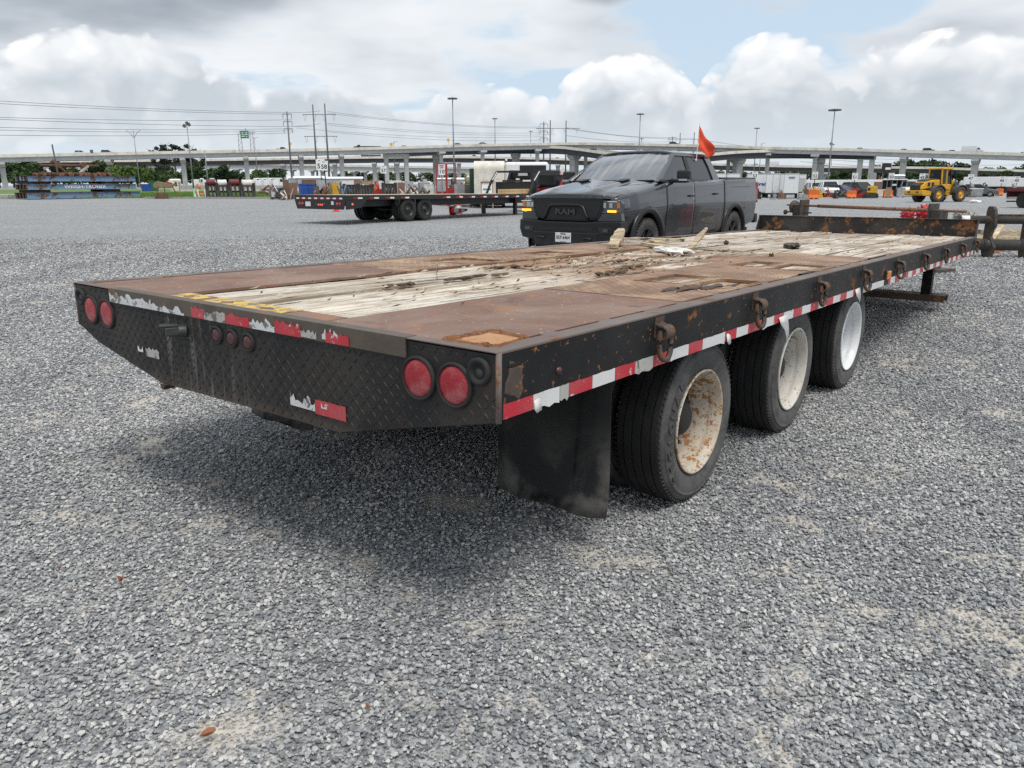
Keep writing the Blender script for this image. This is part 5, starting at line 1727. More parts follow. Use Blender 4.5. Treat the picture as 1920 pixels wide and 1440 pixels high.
    mb = MB(); mb.cyl((fx, fy, fz - 0.03), (fx - 0.02, fy + 0.02, fz + 0.60), 0.007, seg=6); mb.build('stick', 'white_plastic', FL)
    mb = MB(); mb.box((fx, fy - 0.01, fz - 0.045), (0.05, 0.02, 0.03)); mb.build('clip', 'white_plastic', FL)
    mb = MB(); mb.smooth = True; V = []; n, m_ = 16, 12
    for i in range(n + 1):
        f_ = i / n
        top = 0.56 - 0.34 * f_ - 0.03 * math.sin(f_ * math.pi)
        bot_ = 0.15 - 0.22 * f_
        if f_ > 0.75: bot_ += (f_ - 0.75) * 0.5
        for j in range(m_ + 1):
            g = j / m_
            V.append((fx - 0.74 * f_ * (1 - 0.16 * g * f_), fy + 0.02 + 0.045 * math.sin(f_ * 6 + g * 2.5) * f_ + 0.012 * math.sin(g * 9), fz + bot_ + (top - bot_) * g))
    mb.add(V, [(i * (m_ + 1) + j, (i + 1) * (m_ + 1) + j, (i + 1) * (m_ + 1) + j + 1, i * (m_ + 1) + j + 1) for i in range(n) for j in range(m_)])
    mb.build('cloth', 'flag_orange', FL)
    return P


_th = 3.80194
make_pickup((1.47, 13.50, 0.0), math.atan2(math.cos(_th), math.sin(_th)))
# ------------------------------------------------------------------ far setting: viaducts, trees, masts
simple('concrete_cream', (0.60, 0.575, 0.505), 0.85, var=0.10, scale=0.4, dirt=(0.30, 0.28, 0.24), dirt_amt=0.5, dscale=0.25)
simple('concrete_grey', (0.46, 0.475, 0.485), 0.85, var=0.08, scale=0.5, dirt=(0.32, 0.325, 0.33), dirt_amt=0.5, dscale=0.2)
simple('concrete_pier', (0.48, 0.485, 0.475), 0.85, var=0.10, scale=0.5, dirt=(0.24, 0.24, 0.23), dirt_amt=0.5, dscale=0.3)
simple('asphalt', (0.06, 0.06, 0.06), 0.9)
simple('galv', (0.25, 0.26, 0.27), 0.5, 0.5)
simple('steel_pole', (0.12, 0.13, 0.14), 0.6, 0.3)
simple('sign_green', (0.005, 0.20, 0.10), 0.5, var=0.05)
simple('sign_yellow', (0.75, 0.48, 0.03), 0.5, var=0.05)
simple('sign_white', (0.78, 0.78, 0.78), 0.5, var=0.04)


def dense(nodes, step=10.0):
    pts = [at(*n) for n in nodes]
    out = []
    for i in range(len(pts) - 1):
        a, b_ = pts[max(0, i - 1)], pts[i]
        c, d = pts[i + 1], pts[min(len(pts) - 1, i + 2)]
        n = max(1, int((c - b_).length / step))
        for k in range(n):
            out.append(cr(a, b_, c, d, k / n))
    return out + [pts[-1]]


def sweep(name, path, sec, mat, parent):
    """sweep a closed section given as (across away from the camera, up) along a path"""
    mb = MB(); V = []
    n = len(path)
    for i, p in enumerate(path):
        t = (path[min(n - 1, i + 1)] - path[max(0, i - 1)]); t.z = 0; t.normalize()
        s = Vector((-t.y, t.x, 0))
        for a, u in sec: V.append(p + s * a + Vector((0, 0, u)))
    k = len(sec)
    F = [(i * k + q, i * k + (q + 1) % k, (i + 1) * k + (q + 1) % k, (i + 1) * k + q) for i in range(n - 1) for q in range(k)]
    F += [tuple(reversed(range(k))), tuple(range((n - 1) * k, n * k))]
    mb.add(V, F)
    return mb.build(name, mat, parent)


def near_path(path, px):
    """index of the path point seen in a photo column"""
    best, bi = 1e9, 0
    for i, p in enumerate(path):
        q = 960 + FOC * (p.x / (p.y * math.cos(PITCH) + (CAM_H - p.z) * math.sin(PITCH)))
        if abs(q - px) < best: best, bi = abs(q - px), i
    return bi


def viaduct(label, nodes, width, piers, girder=1.6, gmat='concrete_grey', barrier=1.25, col=2.0, cap='hammer', capw=None, step=8.0):
    path = dense(nodes, step)
    V = empty('viaduct', path[0] * 1.0, 0, label, 'viaduct')
    V.location = (0, 0, 0)
    sweep('near_barrier', path, [(0, 0), (0.35, 0), (0.45, -barrier), (-0.08, -barrier), (-0.08, -barrier + 0.25)], 'concrete_cream', V)
    sweep('far_barrier', path, [(width - 0.35, 0), (width, 0), (width + 0.1, -barrier), (width - 0.45, -barrier)], 'concrete_cream', V)
    sweep('deck_slab', path, [(0.455, -barrier + 0.25), (width - 0.455, -barrier + 0.25), (width - 0.455, -barrier - 0.02), (0.455, -barrier - 0.02)], 'asphalt', V)
    ng = max(3, int(width / 2.6))
    for k in range(ng):
        a = 0.75 + (width - 1.9) * k / (ng - 1)
        b0 = -barrier - 0.025
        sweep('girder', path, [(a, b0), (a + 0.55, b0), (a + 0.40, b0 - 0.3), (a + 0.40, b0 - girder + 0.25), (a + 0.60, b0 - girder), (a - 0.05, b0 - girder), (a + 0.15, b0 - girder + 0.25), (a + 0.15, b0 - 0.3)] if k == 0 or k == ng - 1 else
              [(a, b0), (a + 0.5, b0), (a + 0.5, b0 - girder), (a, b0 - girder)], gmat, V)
    for spec in piers:
        px = spec[0]; kind = spec[1] if len(spec) > 1 else cap; cw = spec[2] if len(spec) > 2 else col
        i = near_path(path, px); p = path[i]
        t = path[min(len(path) - 1, i + 1)] - path[max(0, i - 1)]; t.z = 0; t.normalize()
        s = Vector((-t.y, t.x, 0)); ang = math.atan2(t.y, t.x)
        top = p.z - barrier - girder - 0.05
        P = empty('pier'); P.parent = V; P.location = (p.x, p.y, 0); P.rotation_euler = (0, 0, ang)
        mid = width / 2
        mb = MB()
        if kind == 'hammer':
            hw = capw or width * 0.46
            mb.prism([(mid - hw, top), (mid + hw, top), (mid + hw, top - 0.9), (mid + cw * 0.7, top - 2.1), (mid - cw * 0.7, top - 2.1), (mid - hw, top - 0.9)], 'X', -cw * 0.55, cw * 0.55)
            mb.build('pier_cap', 'concrete_pier', P)
            mb = MB(); mb.b(-cw / 2, cw / 2, mid - cw * 0.55, mid + cw * 0.55, -1.0, top - 2.1); mb.build('pier_column', 'concrete_pier', P, bevel=0.15, seg=1)
        elif kind == 'slim':
            mb.b(-cw * 0.9, cw * 0.9, 0.4, width - 0.4, top - 0.9, top); mb.b(-cw * 0.65, cw * 0.65, mid - cw * .7, mid + cw * .7, top - 1.8, top - 0.9)
            mb.build('pier_cap', 'concrete_pier', P)
            mb = MB(); mb.b(-cw / 2, cw / 2, mid - cw / 2, mid + cw / 2, -1.0, top - 1.8); mb.build('pier_column', 'concrete_pier', P, bevel=0.12, seg=1)
        else:                                   # straddle bent: long beam on two columns, spec[3] = length along the road
            ln = spec[3]
            mb.b(-1.2, ln + 1.2, mid - 1.1, mid + 1.1, top - 1.9, top); mb.build('pier_cap', 'concrete_pier', P, bevel=0.1, seg=1)
            for xx in (0.3, ln - 0.3):
                mb = MB(); mb.b(xx - cw / 2, xx + cw / 2, mid - cw * .55, mid + cw * .55, -1.0, top - 1.9); mb.build('pier_column', 'concrete_pier', P, bevel=0.12, seg=1)
    return path


main_nodes = [(-260, 296, 290), (-120, 292.5, 305), (0, 289.5, 318), (150, 286.5, 330), (300, 283.5, 340), (460, 280.5, 352), (600, 278, 362), (760, 274, 372), (860, 270.8, 378), (950, 268.8, 382),
              (1010, 267.6, 384), (1100, 267, 384), (1200, 268.5, 382), (1330, 271.5, 376), (1440, 275, 368), (1570, 277.5, 356), (1650, 279.5, 348), (1740, 282, 338), (1830, 284, 328), (1920, 286.5, 318), (2080, 291, 300), (2240, 296, 280)]
main_path = viaduct('highest concrete flyover crossing the whole background behind the yard', main_nodes, 11.0,
                    [(-120,), (19,), (187,), (329,), (456,), (567,), (661,), (725, 'straddle', 2.0, 10.0), (835, 'slim', 1.7), (923, 'slim', 1.7), (1009, 'slim', 1.7), (1097, 'slim', 1.7), (1187, 'slim', 1.7),
                     (1278, 'slim', 1.7), (1370, 'slim', 1.8), (1450, 'slim', 1.8), (1543, 'slim', 2.0), (1619, 'straddle', 2.2, 5.4), (1719, 'hammer', 2.4), (1832, 'hammer', 2.5), (1950,), (2080,)])
ramp_nodes = [(740, 277.2, 388), (860, 273.8, 392), (960, 272.0, 393), (1010, 272.0, 388), (1060, 274.5, 380), (1100, 279.5, 370), (1150, 286, 358), (1215, 290, 350), (1280, 289.5, 352), (1330, 287.2, 356),
              (1370, 283.6, 362), (1442, 280.2, 368), (1540, 280.3, 362), (1640, 282.2, 352)]
ramp_path = viaduct('curved ramp that dips below the flyover behind the pickup', ramp_nodes, 15.0, [(807, 'hammer', 3.0, 0), (961, 'hammer', 3.2), (1071, 'hammer', 3.2), (1417, 'hammer', 3.4), (1524, 'hammer', 3.6)], capw=3.6, girder=2.4, gmat='girder_shade')
mid_nodes = [(-260, 303, 470), (-60, 301, 485), (230, 299.5, 505), (467, 296.8, 525), (600, 294.8, 535), (700, 293.2, 540), (860, 292.6, 545), (960, 294, 545), (1100, 298, 540), (1335, 306, 520), (1500, 310, 505), (1740, 312.5, 485), (1800, 314.4, 478), (1920, 318, 465), (2100, 323, 440), (2240, 327, 425)]
mid_path = viaduct('long middle road bridge running below the flyover', mid_nodes, 13.0, [(x, 'hammer', 2.6) for x in (60, 180, 302, 427, 520, 627, 690, 757, 811, 868, 905, 985, 1040, 1345, 1440, 1560, 1640, 1755, 1862, 1960)], girder=2.6, barrier=1.4, gmat='girder_shade')
low_nodes = [(-260, 307, 600), (150, 304.2, 605), (440, 305, 612), (560, 307, 615), (660, 309, 615), (770, 311, 615), (880, 313, 612), (1000, 316, 605), (1130, 320, 595), (1260, 325, 585)]
low_path = viaduct('lowest bridge deck on close-set columns behind the left half of the yard', low_nodes, 14.0, [(x, 'slim', 2.2) for x in (250, 320, 390, 440, 501, 514, 527, 540, 585, 600, 614, 640, 652, 690, 702, 740, 755, 787, 801, 824, 838, 860, 873, 900, 1000)], girder=3.0, barrier=1.6)

# ---- trees
def leaf_mat(name, dark, light):
    mt, t, b = newmat(name)
    co = t.coord('Object')
    n = t.noise(0.45, 4, 0.6, co); rn = t.rnd()
    c = t.mix(t.step(t.math('MULTIPLY_ADD', t.math('SUBTRACT', rn, 0.5), 0.35, n), 0.30, 0.70), dark, light)
    setp(t, b, c, 0.85, spec=0.2)


leaf_mat('leaf_dark', (0.022, 0.042, 0.018), (0.055, 0.092, 0.030))
leaf_mat('leaf_mid', (0.035, 0.065, 0.022), (0.085, 0.130, 0.038))
leaf_mat('leaf_light', (0.060, 0.100, 0.026), (0.130, 0.180, 0.050))
leaf_mat('leaf_pine', (0.018, 0.032, 0.020), (0.042, 0.062, 0.034))
simple('bark', (0.075, 0.060, 0.045), 0.9)


def crown_mesh(name, lobes, n, size, mat, seed):
    """leaf clumps spread through a set of ellipsoid lobes, denser near their surface"""
    rs = np.random.RandomState(seed)
    vol = np.array([a * b_ * c for (_, _, _, a, b_, c) in lobes]) ** 0.67
    idx = rs.choice(len(lobes), n, p=vol / vol.sum())
    Lb = np.array(lobes)[idx]
    d = rs.normal(size=(n, 3)); d /= np.linalg.norm(d, axis=1)[:, None]
    r = rs.uniform(0.30, 1.0, n) ** 0.45
    c = Lb[:, :3] + d * r[:, None] * Lb[:, 3:6]
    # each clump: two crossed ragged quads
    ax = rs.normal(size=(n, 3)); ax /= np.linalg.norm(ax, axis=1)[:, None]
    up = np.cross(ax, d); up /= np.linalg.norm(up, axis=1)[:, None] + 1e-9
    s = size * rs.uniform(0.55, 1.35, n)[:, None]
    j = lambda: rs.uniform(0.6, 1.25, (n, 1))
    q = np.stack([c - ax * s * j() - up * s * 0.55 * j(), c + ax * s * j() - up * s * 0.5 * j(), c + ax * s * 0.8 * j() + up * s * 0.55 * j(), c - ax * s * 0.7 * j() + up * s * 0.6 * j()], 1)
    V = q.reshape(-1, 3)
    me = bpy.data.meshes.new(name)
    me.from_pydata(V.tolist(), [], [(4 * i, 4 * i + 1, 4 * i + 2, 4 * i + 3) for i in range(n)])
    me.materials.append(MATS[mat])
    return me


def trunk_mesh(h, r, lean, limbs, seed):
    rg = random.Random(seed)
    mb = MB(); mb.tube([(0, 0, -0.3), (lean * 0.3, 0, h * 0.35), (lean * 0.8, 0.1, h * 0.7), (lean, 0.1, h)], [r, r * 0.8, r * 0.55, r * 0.2], 7)
    for i in range(limbs):
        z = h * rg.uniform(0.4, 0.85); a = rg.uniform(0, 6.28); ln = h * rg.uniform(0.15, 0.32)
        mb.tube([(lean * z / h, 0, z), (lean * z / h + ln * .5 * math.cos(a), ln * .5 * math.sin(a), z + ln * 0.35), (lean * z / h + ln * math.cos(a), ln * math.sin(a), z + ln * 0.7)], [r * 0.4, r * 0.25, r * 0.1], 5)
    o = mb.build('tmp_trunk', 'bark'); me = o.data; me.name = 'trunk'; bpy.data.objects.remove(o)
    return me


TREES = {}
for k, (mat, n) in enumerate((('leaf_dark', 620), ('leaf_mid', 620), ('leaf_light', 560), ('leaf_dark', 680))):
    rg = random.Random(40 + k)
    lobes = [(rg.uniform(-2.4, 2.4), rg.uniform(-2.2, 2.2), rg.uniform(2.8, 7.2), rg.uniform(1.2, 2.1), rg.uniform(1.2, 2.0), rg.uniform(0.9, 1.7)) for _ in range(11)] + [(0, 0, 4.2, 2.4, 2.4, 2.6)]
    TREES['round%d' % k] = (crown_mesh('crown', lobes, n, 0.50, mat, k), trunk_mesh(6.2, 0.28, 0.3, 5, k))
for k in range(3):
    rg = random.Random(60 + k)
    lobes = [(rg.uniform(-2.0, 2.0), rg.uniform(-1.6, 1.6), 8.0 + i * 0.95 + rg.uniform(-.4, .4), rg.uniform(0.8, 1.6), rg.uniform(0.8, 1.5), rg.uniform(0.4, 0.75)) for i in range(7)]
    TREES['pine%d' % k] = (crown_mesh('crown', lobes, 330, 0.46, 'leaf_pine', 20 + k), trunk_mesh(14.0, 0.28, 0.5, 9, 20 + k))


def tree(kind, px, Y, top_py, label, group=None, wide=1.0, name='tree', base=0.0):
    p = at(px, 343, Y); top = at(px, top_py, Y).z
    h0 = 8.6 if kind.startswith('round') else 15.3
    s = max(0.25, (top - base) / h0)
    o = empty(name, (p.x, p.y, base), random.uniform(0, 6.28), label, 'tree', group)
    o.scale = (s * wide, s * wide, s)
    cm, tm = TREES[kind]
    link('trunk', tm, o); link('crown', cm, o)
    return o


rg = random.Random(77)
# tall pines standing above the flyover
for i, (px, ty, w) in enumerate(((297, 270, 0.8), (311, 263.5, 1.15), (333, 262.5, 1.25), (351, 265.5, 0.8), (368, 266, 1.0), (382, 276, 0.6))):
    tree('pine%d' % (i % 3), px, 420, ty, ['leftmost small dark pine top above the flyover', 'broad dark pine second from the left above the flyover', 'tallest dark pine in the clump above the flyover', 'narrow dark pine just left of the floodlight pole',
                                          'dark pine just right of the floodlight pole', 'smallest pine tip at the right end of the clump above the flyover'][i], 'pines behind the flyover', w, 'pine_tree')
# wood on the left, in front of the lower bridges
for i in range(40):
    px = -110 + i * 16.2 + rg.uniform(-6, 6)
    ty = rg.uniform(300, 316) if px < 230 else rg.uniform(306, 320)
    if px > 430: ty = rg.uniform(312, 322)
    tree('round%d' % rg.choice((0, 0, 1, 3)), px, rg.uniform(392, 455) if i % 3 else rg.uniform(355, 385), ty, 'dark leafy tree in the belt of woodland under the bridges at left', 'trees of the wood at left', rg.uniform(1.0, 1.35))
for px, ty, w in ((228, 302, 1.1), (244, 306, 1.0), (281, 308, 0.7), (218, 312, 0.8)):
    tree('round2', px, 290 + (px % 7), ty, 'light yellowish green tree standing out from the dark wood at left', 'light trees at the edge of the wood', w)
for i in range(14):
    px = 640 + i * 17 + rg.uniform(-5, 5)
    tree('round%d' % rg.choice((0, 1, 3)), px, rg.uniform(690, 760), rg.uniform(317, 323), 'low tree seen between the columns in the middle distance', 'trees behind the middle columns', 1.3)
# wood on the right behind the lower bridge
for i in range(34):
    px = 1330 + i * 19.5 + rg.uniform(-7, 7)
    if px < 1560: ty = rg.uniform(315, 321)
    elif px < 1640: ty = rg.uniform(312, 318)
    else: ty = 303 + 6 * math.sin(px * 0.021) + rg.uniform(-3, 4)
    tree('round%d' % rg.choice((0, 1, 1, 3)), px, rg.uniform(640, 700), ty, 'green tree rising behind the lower bridge at right', 'trees of the wood at right', rg.uniform(1.0, 1.3))
for i in range(26):
    px = 1400 + i * 22 + rg.uniform(-8, 8)
    tree('round%d' % rg.choice((0, 3)), px, rg.uniform(400, 450), rg.uniform(319, 326), 'low dark tree under the lower bridge at right', 'trees under the bridge at right', 1.3)


# ---- light masts, power poles and cables
def mast(px, top_py, Y, label, kind='ring', group='high light masts', lean=0.0):
    b_ = at(px, 343, Y); top = at(px, top_py, Y).z; z0 = gz(b_.x, b_.y) - 0.3
    o = empty('light_mast', (b_.x, b_.y, z0), 0, label, 'light mast', group)
    h = top - z0; r = max(0.16, h * 0.011)
    mb = MB(); mb.cyl((0, 0, 0), (lean, 0, h), r, r * 0.45, 10); mb.build('pole', 'galv', o)
    if kind == 'ring':
        mb = MB(); mb.cyl((lean, 0, h - 0.5), (lean, 0, h - 0.2), 0.9, 0.9, 12); mb.build('lamp_ring', 'galv', o)
        for i in range(8):
            a = i * math.pi / 4
            mb = MB(); mb.box((lean + 1.15 * math.cos(a), 1.15 * math.sin(a), h - 0.45), (0.75, 0.6, 0.35), a); mb.build('lamp', 'steel_pole', o)
    elif kind == 'flood':
        for i, (dx, dz) in enumerate(((-0.45, 0), (0.45, 0.25), (0.1, 0.45))):
            mb = MB(); mb.box((lean + dx, -0.1, h + dz), (0.5, 0.4, 0.6), Matrix.Rotation(R(25 - 50 * (dx > 0)), 3, 'Y')); mb.build('lamp', 'steel_pole', o, bevel=0.05)
    elif kind == 'fork':
        for s in (-1, 1):
            mb = MB(); mb.tube([(lean, 0, h - 3.2), (lean + s * 1.3, 0, h - 1.2), (lean + s * 3.0, 0, h)], 0.10, 6); mb.build('arm', 'galv', o)
    elif kind == 'cobra':
        mb = MB(); mb.tube([(lean, 0, h - 1.5), (lean + 0.4, 0, h - 0.4), (lean + 2.0, 0, h)], 0.10, 6); mb.build('arm', 'galv', o)
    return o


mast(852, 182, 250, 'tallest high light mast rising behind the sign that reads 10')
mast(929, 221, 440, 'slim high light mast right of the tallest one, over the white round-topped trailer')
mast(995, 245, 620, 'smallest far light mast left of the paired power poles')
mast(1196, 212, 330, 'high light mast standing above the pickup cab roof')
mast(1200, 259, 600, 'faint far mast just right of the mast above the pickup', 'ring')
mast(1412, 239, 430, 'high light mast above the white shredding trucks')
mast(1555, 270, 640, 'short far mast head peeking over the flyover left of the leaning mast')
mast(1552, 203, 200, 'tall light mast at right that rises beside the barrier marked 51', lean=0.0)
mast(362, 236, 150, 'slim dark floodlight pole in front of the pine clump', 'flood', 'yard lamp poles')
mast(390, 281, 150, 'shorter thin dark pole right of the floodlight pole', 'none', 'yard lamp poles')
mast(262, 244, 330, 'forked street light on the flyover at left', 'fork', 'street lights on the flyover')
mast(484, 257, 420, 'tall thin arched lamp post left of the yellow road sign', 'cobra', 'street lights on the flyover')
mast(741, 265, 400, 'curved lamp arm above the flyover near the middle', 'cobra', 'street lights on the flyover')
mast(1422, 268, 400, 'small street lamp on the flyover at right', 'cobra', 'street lights on the flyover')


def steel_pole(px, top_py, Y, label, arms):
    b_ = at(px, 343, Y); top = at(px, top_py, Y).z
    o = empty('power_pole', (b_.x, b_.y, -0.3), 0, label, 'power pole', 'power line poles')
    h = top + 0.3
    mb = MB(); mb.cyl((0, 0, 0), (0, 0, h), h * 0.014, h * 0.008, 10); mb.build('pole', 'steel_pole', o)
    for z, w in arms:
        for s in (-1, 1):
            mb = MB(); mb.tube([(0, 0, h - z), (s * w * 0.6, 0, h - z + w * 0.28), (s * w, 0, h - z + w * 0.05)], 0.13, 5); mb.build('cross_arm', 'steel_pole', o)
            mb = MB(); mb.cyl((s * w, 0, h - z + w * 0.05), (s * w, 0, h - z - 1.3), 0.10, seg=6); mb.build('insulator', 'steel_pole', o)
    return Vector((b_.x, b_.y, top))


pA = steel_pole(548, 209, 300, 'dark steel power pole with three pairs of arms at left', [(1.2, 1.6), (3.8, 1.6), (6.4, 1.6)])
pB = steel_pole(1019, 228, 420, 'thin steel power pole with pairs of arms left of the paired poles', [(1.5, 2.0), (5, 2.0), (8.5, 2.0), (12, 2.0)])
steel_pole(1257, 256, 620, 'far small power pole with arms above the pickup cab', [(1.5, 3), (5, 3)])


def h_frame(px0, px1, top0, top1, Y, label):
    a, b_ = at(px0, 343, Y), at(px1, 343, Y)
    t0, t1 = at(px0, top0, Y).z, at(px1, top1, Y).z
    o = empty('power_pole', (0, 0, 0), 0, label, 'power pole', 'power line poles')
    for p, t in ((a, t0), (b_, t1)):
        mb = MB(); mb.cyl((p.x, p.y, -0.3), (p.x, p.y, t), t * 0.014, t * 0.008, 10); mb.build('pole', 'steel_pole', o)
    for f_ in (0.82, 0.56):
        z = min(t0, t1) * f_ + 2; w = (b_ - a).length
        mb = MB(); mb.bar((a.x - w * 0.9, a.y, z), (b_.x + w * 0.9, b_.y, z), 0.22); mb.build('cross_beam', 'steel_pole', o)
        for k in range(4):
            x = a.x - w * 0.7 + k * (w * 2.4) / 3
            mb = MB(); mb.tube([(x - 0.6, a.y, z), (x, a.y, z - 2.6), (x + 0.6, a.y, z)], 0.08, 5); mb.build('insulator', 'steel_pole', o)
    return a, b_


h_frame(596, 618, 196, 194, 330, 'pair of tall steel poles joined by cross beams at left')
h_frame(1031, 1060, 225, 226, 420, 'pair of tall steel poles joined by cross beams behind the pickup bonnet')
h_frame(1271, 1297, 249, 248, 620, 'farthest pair of joined steel poles beside the orange flag')


def cable(a, b_, Y0, Y1, sag, r=0.055, lab='thin power cable hanging across the sky behind the flyover'):
    p, q = at(a[0], a[1], Y0), at(b_[0], b_[1], Y1)
    pts = []
    for i in range(15):
        f_ = i / 14
        v = p.lerp(q, f_); v.z -= sag * 4 * f_ * (1 - f_); pts.append(v)
    mb = MB(); mb.tube(pts, r, 4)
    tag(mb.build('power_cable', 'steel_pole'), lab, 'cable', 'power cables')


for ya, yb in ((187, 211), (192, 214), (219, 224.5), (222, 237), (238, 241), (243, 245), (253, 249)):
    cable((-40, ya), (548 if yb < 230 or yb > 240 else 590, yb), 215, 315, 0.6)
for ya, yb in ((205, 212), (231, 236)):
    cable((548, ya + 6), (600, yb - 4), 300, 330, 0.2)
for (xa, ya, xb, yb) in ((614, 209, 1019, 238), (614, 212, 1031, 240), (614, 231, 1032, 248), (614, 234, 1040, 252), (556, 240, 1019, 256), (614, 247, 1031, 262)):
    cable((xa, ya), (xb, yb), 330, 420, 1.8)
for (xa, ya, xb, yb) in ((1061, 239, 1271, 257), (1061, 241, 1297, 259), (1061, 254, 1271, 264), (1297, 260, 1700, 300), (1500, 303, 1940, 318), (1500, 296, 1940, 308), (1560, 312, 1940, 322)):
    cable((xa, ya), (xb, yb), 420, 610, 2.0, 0.08)

# ---- green overhead sign on lattice legs
def gantry():
    Y = 330
    o = empty('sign_gantry', (0, 0, 0), 0, 'green highway sign on lattice legs above the flyover', 'road sign')
    def leg(px):
        a = at(px, 285, Y); t = at(px, 250, Y)
        mb = MB()
        for s in (-0.55, 0.55): mb.bar((a.x + s * 1.4, a.y, a.z), (a.x + s, a.y, t.z), 0.16)
        n = 8
        for i in range(n):
            z0, z1 = a.z + (t.z - a.z) * i / n, a.z + (t.z - a.z) * (i + 1) / n
            s = 1 if i % 2 else -1
            mb.bar((a.x - s * 0.6, a.y, z0), (a.x + s * 0.6, a.y, z1), 0.08)
        mb.build('lattice_leg', 'galv', o)
    leg(452); leg(474)
    a, b_ = at(448, 249, Y), at(478, 249, Y)
    mb = MB(); mb.bar(a, b_, 0.3); mb.bar(a + Vector((0, 0, 0.9)), b_ + Vector((0, 0, 0.9)), 0.12); mb.build('truss_beam', 'galv', o)
    p = at(458.5, 252.5, Y - 1)
    mb = MB(); mb.box(p, (3.4, 0.1, 2.9)); sp = mb.build('sign_panel', 'sign_green', o)
    for dx, dz, w in ((-0.8, 0.7, 0.9), (0.8, 0.7, 0.9), (0, 0.0, 2.6), (-0.6, -0.7, 1.2), (0.8, -0.8, 0.6)):
        mb = MB(); mb.box((p.x + dx, p.y - 0.065, p.z + dz), (w, 0.02, 0.28)); mb.build('sign_text', 'sign_white', sp)
    mb = MB(); mb.bar(at(460.5, 247, Y), at(460.5, 240, Y), 0.2); mb.build('antenna', 'galv', o)


gantry()


def road_marker(px, top_py, Y, mat, label, diamond=True):
    p = at(px, 284, Y); t = at(px, top_py, Y)
    o = empty('road_sign', (p.x, p.y, p.z), 0, label, 'road sign', 'small signs on the flyover')
    h = t.z - p.z
    mb = MB(); mb.bar((0, 0, 0), (0, 0, h), 0.14); mb.build('post', 'galv', o)
    mb = MB(); mb.box((0, -0.1, h - 0.6), (1.3, 0.06, 1.3), Matrix.Rotation(R(45 if diamond else 0), 3, 'Y')); mb.build('panel', mat, o)


road_marker(545, 267, 362, 'sign_yellow', 'small yellow diamond sign on the flyover near the steel poles')
road_marker(734, 268, 374, 'sign_yellow', 'small square yellow sign on the flyover left of centre', False)
road_marker(841, 260, 378, 'sign_yellow', 'small yellow sign on the flyover beside the tallest mast')
road_marker(1557, 267, 360, 'steel_pole', 'dark diamond sign seen from behind on the flyover at right')
road_marker(172, 281, 330, 'steel_pole', 'small dark sign back on the flyover between two cars', False)
# ------------------------------------------------------------------ vehicles of the background
for nm, c_ in (('car_white', (0.70, 0.71, 0.72)), ('car_black', (0.012, 0.012, 0.014)), ('car_grey', (0.10, 0.105, 0.11)), ('car_silver', (0.38, 0.39, 0.40)), ('car_blue', (0.02, 0.035, 0.11)), ('car_red', (0.32, 0.015, 0.02))):
    simple(nm, c_, 0.3, 0.0, var=0.05, coat=0.8)
simple('box_white', (0.74, 0.75, 0.76), 0.5, var=0.05, dirt=(0.50, 0.49, 0.46), dirt_amt=0.35, dscale=0.6)
simple('box_grey', (0.45, 0.46, 0.46), 0.6, var=0.08)
simple('window_black', (0.010, 0.012, 0.014), 0.12, var=0.05)
simple('tyre_far', (0.018, 0.018, 0.018), 0.8, dirt=(0.06, 0.058, 0.055))
simple('rim_far', (0.30, 0.31, 0.32), 0.4, 0.5)

CARK = {  # side outlines: lower body and cabin (x, z) for a vehicle facing +x
    'sedan': (4.6, 1.80, [(-2.3, 0.30), (-2.3, 0.85), (-1.9, 0.98), (0.9, 0.98), (2.1, 0.80), (2.3, 0.62), (2.3, 0.30)], [(-1.75, 0.96), (-1.1, 1.40), (0.3, 1.42), (1.15, 0.96)]),
    'suv': (4.8, 1.95, [(-2.4, 0.38), (-2.4, 1.05), (-2.3, 1.12), (1.0, 1.12), (2.25, 1.0), (2.4, 0.8), (2.4, 0.38)], [(-2.3, 1.10), (-2.05, 1.72), (0.4, 1.76), (1.2, 1.10)]),
    'pickup': (5.6, 2.0, [(-2.8, 0.48), (-2.8, 1.22), (1.15, 1.22), (2.6, 1.12), (2.8, 0.9), (2.8, 0.48)], [(-0.95, 1.20), (-0.75, 1.80), (0.75, 1.84), (1.5, 1.20)]),
}


